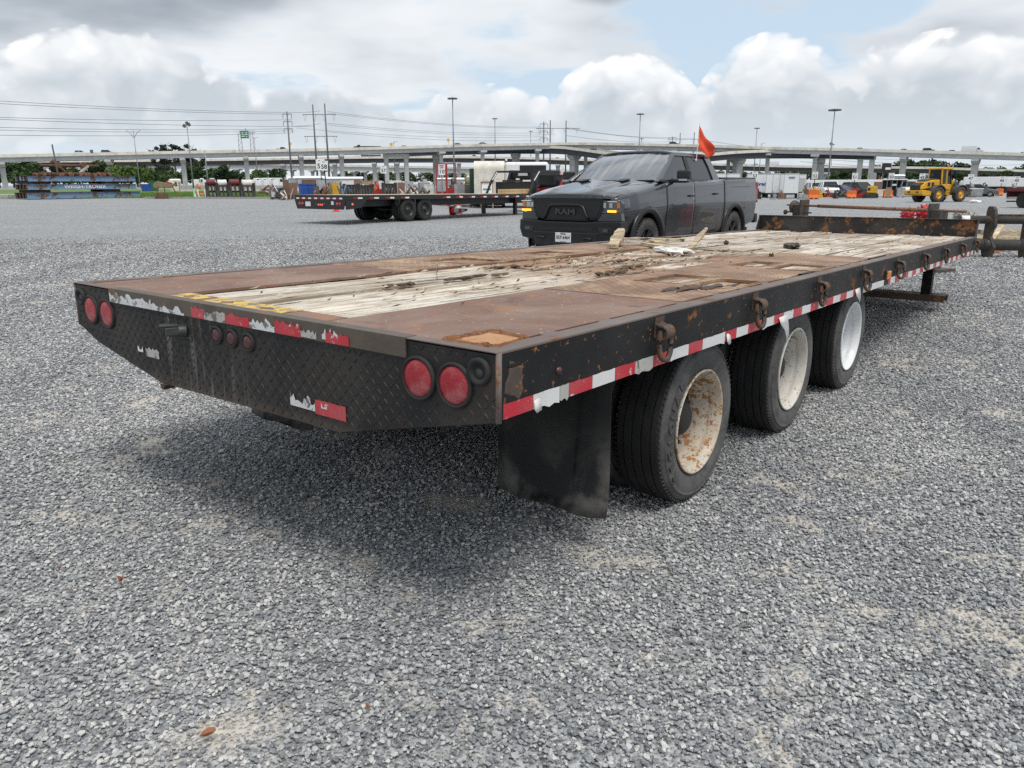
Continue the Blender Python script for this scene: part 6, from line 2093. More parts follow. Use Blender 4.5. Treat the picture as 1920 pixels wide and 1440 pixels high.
def car(kind, loc, rz, paint, label, group=None, name=None, cat=None):
    L, Wd, low, cab = CARK[kind]
    o = empty(name or {'sedan': 'car', 'suv': 'car', 'pickup': 'pickup_truck'}[kind], loc, rz, label, cat or ('pickup' if kind == 'pickup' else 'car'), group)
    hw = Wd / 2
    mb = MB(); mb.prism(low, 'Y', -hw, hw); mb.build('body', paint, o, bevel=0.10)
    # cabin: narrower at the roof
    zb, zt = cab[0][1], max(z for _, z in cab)
    V = []
    for s in (-1, 1):
        for x, z in cab: V.append((x, s * (hw - 0.06 - 0.22 * (z - zb) / (zt - zb)), z))
    n = len(cab)
    mb = MB(); mb.add(V, [tuple(range(n)), tuple(reversed(range(n, 2 * n)))] + [(i, (i + 1) % n, n + (i + 1) % n, n + i) for i in range(n)])
    mb.build('cabin', 'window_black', o, bevel=0.05)
    mb = MB(); xs = [x for x, z in cab if z > zt - 0.1]
    mb.b(min(xs) - 0.02, max(xs) + 0.02, -(hw - 0.24), hw - 0.24, zt - 0.03, zt + 0.03); mb.build('roof', paint, o, bevel=0.03)
    for s in (-1, 1):
        a, b_, c, d = cab[0], cab[1], cab[2], cab[-1]
        f_ = lambda p: (p[0], s * (hw - 0.05 - 0.22 * (p[1] - zb) / (zt - zb)), p[1])
        m1 = ((a[0] + d[0]) / 2, zb), ((b_[0] + c[0]) / 2, zt)
        mb = MB()
        for p, q in ((a, b_), (c, d), m1): mb.bar(f_(p), f_(q), 0.09)
        tag(mb.build('pillars', paint, o), kind='stuff')
    r = 0.40 if kind == 'pickup' else 0.34
    for x in (L * 0.30, -L * 0.31):
        for s in (-1, 1):
            w = empty('wheel'); w.parent = o; w.location = (x, s * (hw - 0.10), r)
            mb = MB(); mb.lathe([(r * .6, -0.1), (r * 0.93, -0.11), (r, -0.07), (r, 0.07), (r * 0.93, 0.11), (r * .6, 0.1)], 18, axis='Y'); mb.build('tyre', 'tyre_far', w, fix=False)
            mb = MB(); mb.lathe([(0.001, s * 0.09), (r * 0.3, s * 0.10), (r * .62, s * 0.085)], 12, axis='Y'); mb.build('rim', 'rim_far', w)
    for s in (-1, 1):
        mb = MB(); mb.b(L / 2 - 0.06, L / 2 + 0.01, s * (hw - 0.45), s * (hw - 0.08), 0.68, 0.80); mb.build('headlamp', 'reflector_grey', o)
        mb = MB(); mb.b(-L / 2 - 0.01, -L / 2 + 0.05, s * (hw - 0.35), s * (hw - 0.06), 0.75, 0.92); mb.build('tail_lamp', 'lens_red', o)
    return o


def box_truck(loc, rz, box_l, label, cat='truck', name='box_truck', box='box_white', cabc='car_white', group=None, hgt=2.6, deck=1.05):
    """cab-over-bonnet lorry with a box body; faces +x"""
    o = empty(name, loc, rz, label, cat, group)
    mb = MB(); mb.b(-box_l, 0, -1.25, 1.25, deck, deck + hgt); mb.build('cargo_box', box, o, bevel=0.04)
    mb = MB(); mb.b(-box_l, 2.6, -0.45, 0.45, 0.65, deck - 0.05); mb.build('chassis', 'underframe', o)
    mb = MB(); mb.prism([(0.15, 0.75), (0.15, 2.75), (0.9, 2.75), (1.45, 1.75), (2.5, 1.55), (2.6, 0.75)], 'Y', -1.1, 1.1); mb.build('cab', cabc, o, bevel=0.08)
    mb = MB(); mb.prism([(0.95, 2.62), (1.48, 1.82), (1.44, 1.80), (0.90, 2.60)], 'Y', -0.95, 0.95); mb.build('windscreen', 'window_black', o)
    for s in (-1, 1):
        mb = MB(); mb.prism([(0.3, 1.85), (0.3, 2.5), (0.85, 2.5), (1.2, 1.85)], 'Y', s * 1.09, s * 1.11); mb.build('side_window', 'window_black', o)
    for x in (1.7, -box_l * 0.72, -box_l * 0.72 - 1.1):
        for s in (-1, 1):
            mb = MB(); mb.lathe([(0.25, -0.14), (0.47, -0.14), (0.5, -0.1), (0.5, 0.1), (0.47, 0.14), (0.25, 0.14), (0.001, 0.12)], 18, center=(x, s * 1.0, 0.5), axis='Y'); mb.build('wheel', 'tyre_far', o, fix=False)
    return o


def on_road(path, px, across, drop):
    i = near_path(path, px); p = path[i]
    t = path[min(len(path) - 1, i + 1)] - path[max(0, i - 1)]; t.z = 0; t.normalize()
    s = Vector((-t.y, t.x, 0))
    return p + s * across + Vector((0, 0, drop)), math.atan2(t.y, t.x)


def drive(path, px, kind, paint, label, rev=False, across=3.0, drop=-0.98):
    p, a = on_road(path, px, across, drop)
    return car(kind, p, a + (math.pi if rev else 0), paint, label, 'vehicles driving on the bridges')


drive(main_path, 137, 'suv', 'car_white', 'white car on the flyover above the blue scale decks', drop=-0.75)
drive(main_path, 188, 'suv', 'car_grey', 'dark car on the flyover right of the white car at left', drop=-0.75)
drive(main_path, 534, 'pickup', 'car_black', 'black pickup on the flyover just right of the green highway sign')
p, a = on_road(main_path, 703, 3.0, -0.75)
o = empty('flatbed_truck', p, a + math.pi, 'dark flat truck driving on the flyover left of centre', 'truck', 'vehicles driving on the bridges')
mb = MB(); mb.b(-8, 1.5, -1.2, 1.2, 0.9, 1.35); mb.build('bed', 'car_black', o)
mb = MB(); mb.prism([(1.6, 0.4), (1.6, 1.9), (2.6, 1.95), (3.3, 1.3), (4.6, 1.2), (4.6, 0.4)], 'Y', -1.0, 1.0); mb.build('cab', 'car_black', o, bevel=0.1)
for x in (3.6, -5.0, -6.2):
    mb = MB(); mb.cyl((x, -1.15, 0.5), (x, 1.15, 0.5), 0.5, seg=16); mb.build('wheel_pair', 'tyre_far', o)
drive(main_path, 764, 'sedan', 'car_silver', 'silver car top on the flyover above the two-column pier')
drive(main_path, 876, 'sedan', 'car_grey', 'small grey car on the flyover right of the tallest mast', drop=-0.6)
drive(main_path, 919, 'sedan', 'car_grey', 'small dark car on the flyover above the round-topped trailer', drop=-0.6)
drive(main_path, 1258, 'suv', 'car_black', 'black car top on the flyover above the pickup cab', drop=-0.7)
drive(main_path, 1596, 'sedan', 'car_grey', 'dark car on the flyover right of the leaning mast')
drive(main_path, 1681, 'sedan', 'car_black', 'black low car on the flyover above the sign marked 50')
drive(main_path, 1725, 'suv', 'car_black', 'black square car on the flyover right of the low black car', drop=-0.7)
drive(main_path, 1743, 'sedan', 'car_white', 'white car on the flyover close behind the black square car')
drive(main_path, 1804, 'sedan', 'car_black', 'black car on the flyover just behind the white box lorry')
drive(main_path, 1918, 'sedan', 'car_white', 'white car on the flyover at the right edge')
p, a = on_road(main_path, 1842, 3.2, -0.98)
box_truck(p, a, 5.6, 'white box lorry driving on the flyover at right', group='vehicles driving on the bridges', hgt=2.3)
# tank lorry on the middle bridge
p, a = on_road(mid_path, 684, 3.5, -1.1)
o = empty('tank_lorry', p, a + math.pi, 'silver tank lorry with white cab on the middle bridge', 'truck', 'vehicles driving on the bridges')
mb = MB(); mb.lathe([(0.001, -15.5), (0.9, -15.4), (1.2, -15.0), (1.2, -2.0), (0.9, -1.6), (0.001, -1.5)], 18, center=(0, 0, 2.3), axis='X'); mb.build('tank', 'chrome_dull', o)
mb = MB(); mb.prism([(-0.8, 0.6), (-0.8, 3.4), (0.6, 3.3), (1.1, 2.2), (2.8, 1.9), (2.9, 0.6)], 'Y', -1.2, 1.2); mb.build('cab', 'car_white', o, bevel=0.1)
mb = MB(); mb.prism([(0.2, 2.3), (0.2, 3.0), (0.6, 3.0), (0.95, 2.3)], 'Y', -1.22, 1.22); mb.build('cab_window', 'window_black', o)
for x in (1.8, -3.2, -4.4, -13, -14.2):
    mb = MB(); mb.cyl((x, -1.2, 0.52), (x, 1.2, 0.52), 0.52, seg=16); mb.build('wheel_pair', 'tyre_far', o)
drive(mid_path, 899, 'pickup', 'car_black', 'black pickup on the middle bridge over the round-topped trailer', drop=-1.0)
drive(mid_path, 1042, 'sedan', 'car_grey', 'dark car on the middle bridge left of the pickup windscreen', drop=-0.9)
drive(mid_path, 1398, 'sedan', 'car_red', 'reddish car on the middle bridge beside the wide pier at right', drop=-0.9)
drive(mid_path, 1432, 'sedan', 'car_black', 'black car on the middle bridge behind the sign marked 53', drop=-0.9)
p, a = on_road(mid_path, 1451, 3.2, -1.1); box_truck(p, a + math.pi, 6.0, 'white box lorry on the middle bridge right of the wide pier', group='vehicles driving on the bridges', hgt=2.2)
drive(mid_path, 1561, 'sedan', 'car_black', 'black car on the middle bridge at the foot of the leaning mast', drop=-0.9)
drive(mid_path, 1386, 'suv', 'car_silver', 'silver car on the middle bridge left of the reddish car', drop=-0.9)
drive(low_path, 545, 'suv', 'car_grey', 'grey car on the lowest bridge at left', drop=-1.1)
drive(low_path, 595, 'suv', 'car_white', 'white car on the lowest bridge behind the sign marked 58', drop=-1.1)
drive(low_path, 478, 'suv', 'car_white', 'white car on the lowest bridge at the first big pier left of the blue bins', drop=-1.1)

# ------------------------------------------------------------------ grass strip, kerb and slabs at the left edge of the yard
simple('grass_soil', (0.10, 0.175, 0.035), 0.95, var=0.3, scale=1.2, dirt=(0.14, 0.15, 0.05), dirt_amt=0.5, dscale=0.4)
simple('grass_blade', (0.115, 0.215, 0.040), 0.9, var=0.4, scale=0.8)
simple('slab_concrete', (0.36, 0.35, 0.33), 0.9, dirt=(0.24, 0.22, 0.20))
simple('kerb_concrete', (0.30, 0.28, 0.26), 0.9, dirt=(0.20, 0.16, 0.14), dirt_amt=0.6)


def sheet(name, pts, z, mat, label, cat):
    mb = MB(); mb.add([(x, y, gz(x, y) + z) for x, y in pts], [tuple(range(len(pts)))])
    return tag(mb.build(name, mat), label, cat, kind='structure')


gxy = lambda px, Y: (on_ground(px, Y).x, Y)
sheet('grass_verge', [gxy(-400, 86), gxy(70, 86), gxy(270, 84), gxy(470, 81), gxy(560, 78), gxy(600, 84), gxy(575, 150), gxy(300, 175), gxy(-400, 190)], 0.03, 'grass_soil', 'mown grass verge beyond the kerb at left', 'grass')
sheet('grass_bank', [gxy(-400, 190), gxy(-400, 260), gxy(420, 260), gxy(420, 163), gxy(300, 175)], 0.05, 'grass_soil', 'grass strip at the foot of the wood', 'grass')
rs = np.random.RandomState(4)
n = 26000
gy = rs.uniform(81.5, 128, n); gx_ = rs.uniform(-64, -18, n)
ok = (gx_ / gy > -0.80) & (gx_ / gy < -0.30)
gx_, gy = gx_[ok], gy[ok]
h = rs.uniform(0.10, 0.30, len(gx_)); an = rs.uniform(0, 6.28, len(gx_)); w = 0.06
V = np.stack([np.stack([gx_ - w * np.cos(an), gy - w * np.sin(an), np.full_like(gx_, 0.03)], 1), np.stack([gx_ + w * np.cos(an), gy + w * np.sin(an), np.full_like(gx_, 0.03)], 1),
              np.stack([gx_ + rs.uniform(-.08, .08, len(gx_)), gy, 0.03 + h], 1)], 1).reshape(-1, 3)
me = bpy.data.meshes.new('grass'); me.from_pydata(V.tolist(), [], [(3 * i, 3 * i + 1, 3 * i + 2) for i in range(len(gx_))]); me.materials.append(MATS['grass_blade'])
tag(link('grass', me), 'short green grass growing on the verge at left', 'grass', kind='stuff')
# kerb in cast lengths
KB = [(270, 80.5), (330, 80), (390, 79.2), (450, 78.2), (510, 77), (565, 75.8)]
for i in range(len(KB) - 1):
    a, b_ = on_ground(*KB[i]), on_ground(*KB[i + 1])
    d = (b_ - a).normalized() * 0.02
    mb = MB(); mb.bar(a + d + Vector((0, 0, 0.02)), b_ - d + Vector((0, 0, 0.02)), 0.35, 0.30)
    tag(mb.build('kerb', 'kerb_concrete', bevel=0.03), kind='structure')
mb = MB(); p = on_ground(-20, 84); mb.b(p.x - 14, on_ground(34, 84).x, 82, 86, -0.1, 0.45)
tag(mb.build('concrete_slab', 'slab_concrete', bevel=0.03), 'low pale concrete slab at the far left behind the scale decks', 'slab')


# ------------------------------------------------------------------ stacked scale decks with scrap on top
rusty('scale_blue', (0.16, 0.27, 0.41), (0.10, 0.055, 0.035), (0.20, 0.12, 0.075), scale=1.3, amount=0.44, rough=0.6, dust=(0.20, 0.26, 0.33), dust_amt=0.5, flecks=(9.0, 0.68))
rusty('scale_rust', (0.055, 0.035, 0.028), (0.07, 0.035, 0.022), (0.15, 0.075, 0.045), scale=1.6, amount=0.5, rough=0.8)
rusty('scrap_rust', (0.14, 0.068, 0.045), (0.085, 0.042, 0.028), (0.20, 0.10, 0.06), scale=1.5, amount=0.5, rough=0.85)
simple('timber_dark', (0.03, 0.026, 0.022), 0.9)


def scale_stack():
    P0 = Vector((-48.0, 78.0, 0)); u = Vector((0.60, 0.80, 0)); v = Vector((-0.80, 0.60, 0))
    ang = math.atan2(u.y, u.x)
    L, D = 11.0, 3.0
    zs = [(0.06, 0.68), (0.96, 1.50), (1.76, 2.30)]
    labs = ['lowest blue scale deck of the stack, stained brown along its foot', 'middle blue scale deck bearing white lettering', 'topmost blue scale deck of the stack with scrap on it']
    for i, (z0, z1) in enumerate(zs):
        o = empty('scale_deck', (P0.x, P0.y, z0), ang, labs[i], 'scale deck', 'stacked blue scale decks')
        h = z1 - z0; x0 = -0.1 + 0.15 * i; L2 = L + (0.35 if i == 0 else 0)
        mb = MB(); mb.b(x0, L2, 0, 0.12, 0, h * 0.94); mb.b(x0, L2, -0.10, 0.0, 0, 0.06); mb.b(x0, L2, -0.10, 0.0, h * 0.88, h * 0.94); mb.build('side_beam', 'scale_blue', o)
        mb = MB(); mb.b(x0, L2, D - 0.12, D, 0, h * 0.94); mb.build('side_beam', 'scale_blue', o)
        mb = MB(); mb.b(x0 - 0.05, L2 + 0.05, -0.12, D + 0.02, h * 0.945, h); mb.build('deck_plate', 'scale_rust', o)
        for k in range(4):
            y = 0.4 + k * 0.72
            mb = MB(); mb.b(x0, L2, y, y + 0.10, 0.05, h * 0.90); mb.build('inner_beam', 'scale_rust', o)
        for k, y in enumerate((0.15, 0.85, 1.6, 2.35)):
            mb = MB(); mb.b(x0 - 0.02, x0 + 0.04, y, y + 0.38, 0.06, h * 0.9); mb.build('end_plate', ['scale_rust', 'scale_blue', 'scale_blue', 'scale_rust'][k] if i == 2 else 'scale_rust', o)
        if i == 1:
            tx = text_mesh('lettering', 'WEIGH-TRONIX', 0.46, 'sign_white', o, 0.004, sx=1.25, bold=0.012)
            tx.matrix_local = frame_mat((5.6, -0.102 + 0.09, h * 0.47), (1, 0, 0), (0, 0, 1))
    for i, (za, zb) in enumerate(((0.69, 0.95), (1.51, 1.75))):
        for k, x in enumerate((0.3, 7.4)):
            o = empty('timber_block', P0 + u * x + Vector((0, 0, za)), ang, ['left dark timber between the lowest and middle scale decks', 'right dark timber between the lowest and middle scale decks', 'left dark timber under the topmost scale deck', 'right dark timber under the topmost scale deck'][2 * i + k], 'timber', 'timbers between the scale decks')
            for s in range(3):
                mb = MB(); mb.b(0.62 * s, 0.62 * s + 0.6, 0.05, 2.9, 0, zb - za - 0.01); mb.build('sleeper', 'timber_dark', o, bevel=0.02)
    top = 2.31
    W_ = lambda x, y, z: P0 + u * x + v * y + Vector((0, 0, top + z))
    o = empty('rusty_axle', W_(3.0, 1.2, 0), ang, 'rusty axle with two hubs lying on the topmost scale deck', 'axle')
    mb = MB(); mb.cyl((-1.0, 0, 1.05), (5.0, 0.4, 1.05), 0.12, seg=10); mb.build('axle_tube', 'scrap_rust', o)
    for x in (0.6, 3.2):
        mb = MB(); mb.cyl((x, -0.25, 1.10), (x + 0.1, 0.35, 1.10), 0.32, seg=16); mb.build('hub', 'scrap_rust', o)
        mb = MB(); mb.bar((x, 0.1, 0.0), (x, 0.1, 1.0), 0.16); mb.build('stand', 'scrap_rust', o)
    mb = MB(); mb.bar(W_(3.5, 1.0, 0.0), W_(3.35, 1.0, 3.1), 0.11); tag(mb.build('steel_post', 'steel_pole'), 'tall thin dark post standing on the scale decks', 'post')
    for i, (x0, y0, z0, x1, y1, z1, w, lab) in enumerate(((4.4, 0.8, 0.2, 3.2, 1.2, 1.6, 0.30, 'rusty red beam leaning up on the scrap at left of the scale stack'), (5.4, 0.8, 0.1, 6.6, 1.0, 1.05, 0.32, 'grey plank tilted up on the scale stack'),
                                                         (1.2, 0.8, 0.2, 4.6, 1.0, 0.25, 0.40, 'long rusty channel lying flat on the topmost scale deck'), (4.6, 0.5, 0.2, 6.3, 0.9, 0.25, 0.5, 'reddish rusty casing lying below the tilted plank'), (6.6, 0.9, 0.1, 8.6, 1.1, 0.3, 0.45, 'heap of rusty brackets right of the tilted plank'))):
        mb = MB(); mb.bar(W_(x0, y0, z0), W_(x1, y1, z1), w, w * 0.6)
        mb.bar(W_(x0, y0 + 0.3, z0), W_(x1, y1 + 0.3, z1 * 0.9), w * 0.4, w * 0.5)
        if i > 1:
            for k in range(5):
                f_ = k / 4; mb.ball(W_(x0 + (x1 - x0) * f_, y0, 0.12), (0.35, 0.3, 0.28), 1, 0.3, k + i)
        tag(mb.build('scrap_piece', 'slab_concrete' if i == 1 else 'scrap_rust'), lab, 'scrap', 'scrap on the scale decks')


scale_stack()

# ------------------------------------------------------------------ generic yard clutter, each piece its own thing
PAL = {'rust': (0.13, 0.062, 0.038), 'black': (0.016, 0.016, 0.017), 'maroon': (0.13, 0.018, 0.022), 'red': (0.36, 0.022, 0.022), 'orange': (0.62, 0.13, 0.015), 'yellow': (0.62, 0.36, 0.02), 'blue': (0.012, 0.075, 0.33),
       'lblue': (0.10, 0.20, 0.36), 'green': (0.02, 0.12, 0.05), 'dgreen': (0.006, 0.045, 0.024), 'white': (0.70, 0.70, 0.68), 'grey': (0.27, 0.28, 0.28), 'dgrey': (0.09, 0.092, 0.095), 'tan': (0.36, 0.25, 0.14), 'brown': (0.15, 0.088, 0.058),
       'mint': (0.36, 0.52, 0.34), 'olive': (0.20, 0.17, 0.08), 'cream': (0.66, 0.63, 0.55), 'brick': (0.22, 0.115, 0.085), 'galvg': (0.36, 0.38, 0.40)}
for nm, c_ in PAL.items():
    simple('y_' + nm, c_, 0.6, 0.0, var=0.15, scale=1.5, dirt=(0.14, 0.09, 0.06), dirt_amt=0.35, dscale=1.8)


def slot(px0, px1, py_top, Y, Ybase=None):
    """ground position, width and height in metres of a thing that spans the photo columns px0-px1 and reaches up to py_top, Y metres ahead"""
    c = on_ground((px0 + px1) / 2, Y)
    w = at(px1, 350, Y).x - at(px0, 350, Y).x
    h = at((px0 + px1) / 2, py_top, Y).z - c.z
    return c, w, h


def facing(c):
    """turn so that local -y looks back at the camera"""
    return math.atan2(c.y, c.x) - math.pi / 2


def thing_at(name, label, cat, px0, px1, top, Y, group=None, turn=0.0):
    c, w, h = slot(px0, px1, top, Y)
    return empty(name, c, facing(c) + turn, label, cat, group), w, h


def crate(px0, px1, top, Y, col, label, name='crate', cat='crate', group=None, turn=0.15, deep=0.8, lift=0.0):
    o, w, h = thing_at(name, label, cat, px0, px1, top, Y, group, turn)
    d = w * deep; hw = w / 2
    mb = MB(); mb.b(-hw, hw, -d / 2, d / 2, 0.08, h - 0.05); mb.build('box', 'y_' + col, o, bevel=min(0.04, h * 0.05))
    for s in (-1, 1):
        mb = MB(); mb.b(s * hw * 0.7 - 0.07, s * hw * 0.7 + 0.07, -d / 2, d / 2, 0, 0.078); mb.build('skid', 'y_brown', o)
    mb = MB(); mb.b(-hw * 1.02, hw * 1.02, -d * 0.51, d * 0.51, h - 0.05, h); mb.build('lid', 'y_' + col, o, bevel=0.01)
    for k in (-0.5, 0, 0.5):
        mb = MB(); mb.b(k * w * 0.9 - 0.03, k * w * 0.9 + 0.03, -d / 2 - 0.015, -d / 2, 0.1, h - 0.06); mb.build('batten', 'y_' + col, o)
    return o


def bin_(px0, px1, top, Y, col, label, group=None, cat='bin', name='plastic_bin'):
    o, w, h = thing_at(name, label, cat, px0, px1, top, Y, group, 0.3)
    a, b_ = w / 2 * 0.82, w / 2
    t = 0.05
    V = []
    for z, e in ((0.05, a), (h, b_), (h, b_ - t), (0.12, a - t)):
        V += [(-e, -e * .8, z), (e, -e * .8, z), (e, e * .8, z), (-e, e * .8, z)]
    F = [(0, 1, 2, 3)] + [(k * 4 + i, k * 4 + (i + 1) % 4, (k + 1) * 4 + (i + 1) % 4, (k + 1) * 4 + i) for k in range(3) for i in range(4)] + [(12, 13, 14, 15)]
    mb = MB(); mb.add(V, F); mb.build('tub', 'y_' + col, o)
    mb = MB()
    for s in (-1, 1): mb.b(-b_ - .03, b_ + .03, s * b_ * .8 - .03, s * b_ * .8 + .03, h - .08, h + .01); mb.b(s * b_ - .03, s * b_ + .03, -b_ * .8, b_ * .8, h - .08, h + .005)
    mb.build('rim_band', 'y_' + col, o)
    return o


def attachment(px0, px1, top, Y, col, label, tines=4, drum=None, group=None, name='loader_attachment', cat='attachment', turn=0.2):
    """black back-frame with uprights and curved tines, some carrying a drum"""
    o, w, h = thing_at(name, label, cat, px0, px1, top, Y, group, turn)
    hw = w / 2; hh = h * (0.80 if drum else 1.0)
    mb = MB(); mb.b(-hw, hw, 0, 0.14, hh * 0.78, hh); mb.b(-hw, hw, 0, 0.14, hh * 0.40, hh * 0.52); mb.b(-hw, hw, 0, 0.14, 0.05, 0.22); mb.build('back_frame', 'y_' + col, o)
    for s in (-1, 1):
        mb = MB(); mb.prism([(-0.45, 0.0), (0.14, 0.0), (0.14, hh * 1.05), (-0.10, hh * 1.05), (-0.16, hh * 0.5)], 'X', s * hw - 0.09, s * hw + 0.09); mb.build('side_plate', 'y_' + col, o)
    for k in range(tines):
        x = -hw + w * (k + 0.5) / tines
        mb = MB(); mb.tube([(x, 0.06, hh * 0.9), (x, -0.12, hh * 0.45), (x, -0.45, 0.12), (x, -0.8, 0.06)], [0.10, 0.10, 0.08, 0.05], 6); mb.build('tine', 'y_' + col, o)
    if drum:
        mb = MB(); mb.lathe([(0.001, -hw * 0.75), (h * 0.17, -hw * 0.73), (h * 0.18, -hw * 0.6), (h * 0.165, 0), (h * 0.18, hw * 0.6), (h * 0.17, hw * 0.73), (0.001, hw * 0.75)], 16, center=(0, 0.2, h * 0.83), axis='X'); mb.build('drum', 'y_' + drum, o)
    return o


def machine(px0, px1, top, Y, col, label, col2='dgrey', name='machine', cat='machine', group=None, seed=1):
    """engine-like machine: bed, casing, gearbox, flywheel, pipework and feet"""
    o, w, h = thing_at(name, label, cat, px0, px1, top, Y, group, 0.25)
    rg = random.Random(seed); hw = w / 2; d = w * 0.45
    mb = MB(); mb.b(-hw, hw, -d, d, 0.05, h * 0.22); mb.build('bed', 'y_' + col2, o, bevel=0.02)
    x1 = rg.uniform(-0.1, 0.25) * w
    mb = MB(); mb.b(-hw * 0.9, x1, -d * 0.8, d * 0.8, h * 0.225, h * rg.uniform(0.62, 0.8)); mb.build('casing', 'y_' + col, o, bevel=0.05)
    mb = MB(); mb.cyl((x1 + 0.05, -d * 0.9, h * 0.45), (x1 + 0.05, -d * 0.7, h * 0.45), h * 0.22, seg=16); mb.build('flywheel', 'y_' + col2, o)
    mb = MB(); mb.prism([(x1 + 0.03, h * 0.225), (hw * 0.95, h * 0.225), (hw * 0.9, h * 0.5), (x1 + 0.03, h * 0.6)], 'Y', -d * 0.5, d * 0.6); mb.build('gearbox', 'y_' + col, o, bevel=0.03)
    mb = MB(); mb.tube([(-hw * 0.5, 0, h * 0.6), (-hw * 0.5, 0, h * 0.95), (-hw * 0.2, 0, h)], h * 0.05, 8); mb.build('pipe', 'y_' + col2, o)
    mb = MB(); mb.cyl((-hw * 0.1, 0, h * 0.6), (-hw * 0.1, 0, h * 0.9), h * 0.10, seg=12); mb.build('filter', 'y_' + col2, o)
    return o


def scrap_heap(px0, px1, top, Y, cols, label, name='scrap_heap', cat='scrap', group=None, seed=1, bars=9):
    """pile of bent bars, offcuts and plates"""
    o, w, h = thing_at(name, label, cat, px0, px1, top, Y, group)
    rg = random.Random(seed)
    for k in range(bars):
        c = rg.choice(cols); a = rg.uniform(0, 3.14); ln = w * rg.uniform(0.3, 0.75)
        x, y = rg.uniform(-.3, .3) * w, rg.uniform(-.3, .3) * w
        z0, z1 = rg.uniform(0.05, h * 0.5), rg.uniform(0.1, h)
        dx, dy = math.cos(a) * ln / 2, math.sin(a) * ln / 2
        mb = MB()
        if k % 3 == 0: mb.box((x, y, z0 * 0.6 + 0.1), (ln * 0.7, ln * 0.4, rg.uniform(0.1, 0.4) * h), Matrix.Rotation(a, 3, 'Z') @ Matrix.Rotation(rg.uniform(-.4, .4), 3, 'X'))
        elif k % 3 == 1: mb.bar((x - dx, y - dy, z0), (x + dx, y + dy, z1), rg.uniform(0.06, 0.14))
        else: mb.tube([(x - dx, y - dy, z0), (x, y, max(z0, z1) * 1.0), (x + dx, y + dy, z1 * 0.6)], rg.uniform(0.04, 0.08), 6)
        mb.build('piece', 'y_' + c, o)
    return o


def sign_post(px, py_c, Y, text, label, size=1.0, base=None, lean=0.0, sub=True, w_=0.95, h_=1.2):
    """numbered lane sign: post, white panel, black figures"""
    p = on_ground(px, Y); c = at(px, py_c, Y)
    o = empty('lane_sign', p, facing(p), label, 'sign', 'numbered lane signs')
    h = c.z - p.z
    mb = MB(); mb.bar((lean, 0, 0), (0, 0, h + 0.2 * size), 0.09); mb.build('post', 'y_black', o)
    mb = MB(); mb.box((0, -0.07, h), (w_ * size, 0.03, h_ * size), Matrix.Rotation(R(4) * (1 if lean else 0), 3, 'Y')); pn = mb.build('panel', 'sign_white', o, bevel=0.005)
    tx = text_mesh('figures', text, 0.74 * size, 'ink_black', pn, 0.002, bold=0.016 * size); tx.matrix_local = frame_mat((0, -0.0875, h - 0.16 * size), (1, 0, 0), (0, 0, 1))
    if sub:
        mb = MB(); mb.box((0, -0.0875, h + 0.44 * size), (0.42 * size, 0.003, 0.07 * size)); mb.build('heading', 'ink_black', pn)
    return o


def barrier_block(px0, px1, top, Y, label, turn=0.25):
    """orange water-filled barrier"""
    o, w, h = thing_at('water_barrier', label, 'barrier', px0, px1, top, Y, 'orange water barriers', turn)
    hw = w / 2
    mb = MB(); mb.prism([(-0.30, 0.0), (0.30, 0.0), (0.28, 0.16), (0.14, 0.45), (0.11, h), (-0.11, h), (-0.14, 0.45), (-0.28, 0.16)], 'X', -hw, hw); mb.build('shell', 'y_orange', o, bevel=0.03)
    for s in (-0.45, 0.45):
        mb = MB(); mb.b(s * hw - 0.12, s * hw + 0.12, -0.303, 0.303, 0.03, 0.15); mb.build('fork_slot', 'y_black', o)
    for s in (-1, 1):
        mb = MB(); mb.b(s * hw, s * (hw + 0.06), -0.05, 0.05, 0.1, h * 0.9); mb.build('hinge', 'y_orange', o)
    mb = MB(); mb.cyl((0, 0, h), (0, 0, h + 0.06), 0.07, seg=10); mb.build('cap', 'y_orange', o)


def cone(p, label, lying=False, s=1.0, rz=0.0):
    o = empty('traffic_cone', p, rz, label, 'traffic cone', 'traffic cones beside the black trailer')
    if lying: o.rotation_euler = (R(84), 0, rz); o.location.z += 0.13 * s
    mb = MB(); mb.b(-.19 * s, .19 * s, -.19 * s, .19 * s, 0, .04 * s); mb.build('base', 'cone_red', o, bevel=0.01)
    mb = MB(); mb.lathe([(.135 * s, .04 * s), (.115 * s, .20 * s)], 18, axis='Z'); mb.lathe([(.088 * s, .38 * s), (.075 * s, .48 * s)], 18, axis='Z'); mb.lathe([(.055 * s, .62 * s), (.028 * s, .72 * s), (0.001, .72 * s)], 18, axis='Z'); mb.build('cone_body', 'cone_red', o)
    mb = MB(); mb.lathe([(.116 * s, .20 * s), (.089 * s, .38 * s)], 18, axis='Z'); mb.lathe([(.076 * s, .48 * s), (.055 * s, .62 * s)], 18, axis='Z'); mb.build('reflective_band', 'sign_white', o)


simple('cone_red', (0.75, 0.045, 0.045), 0.6, var=0.08)

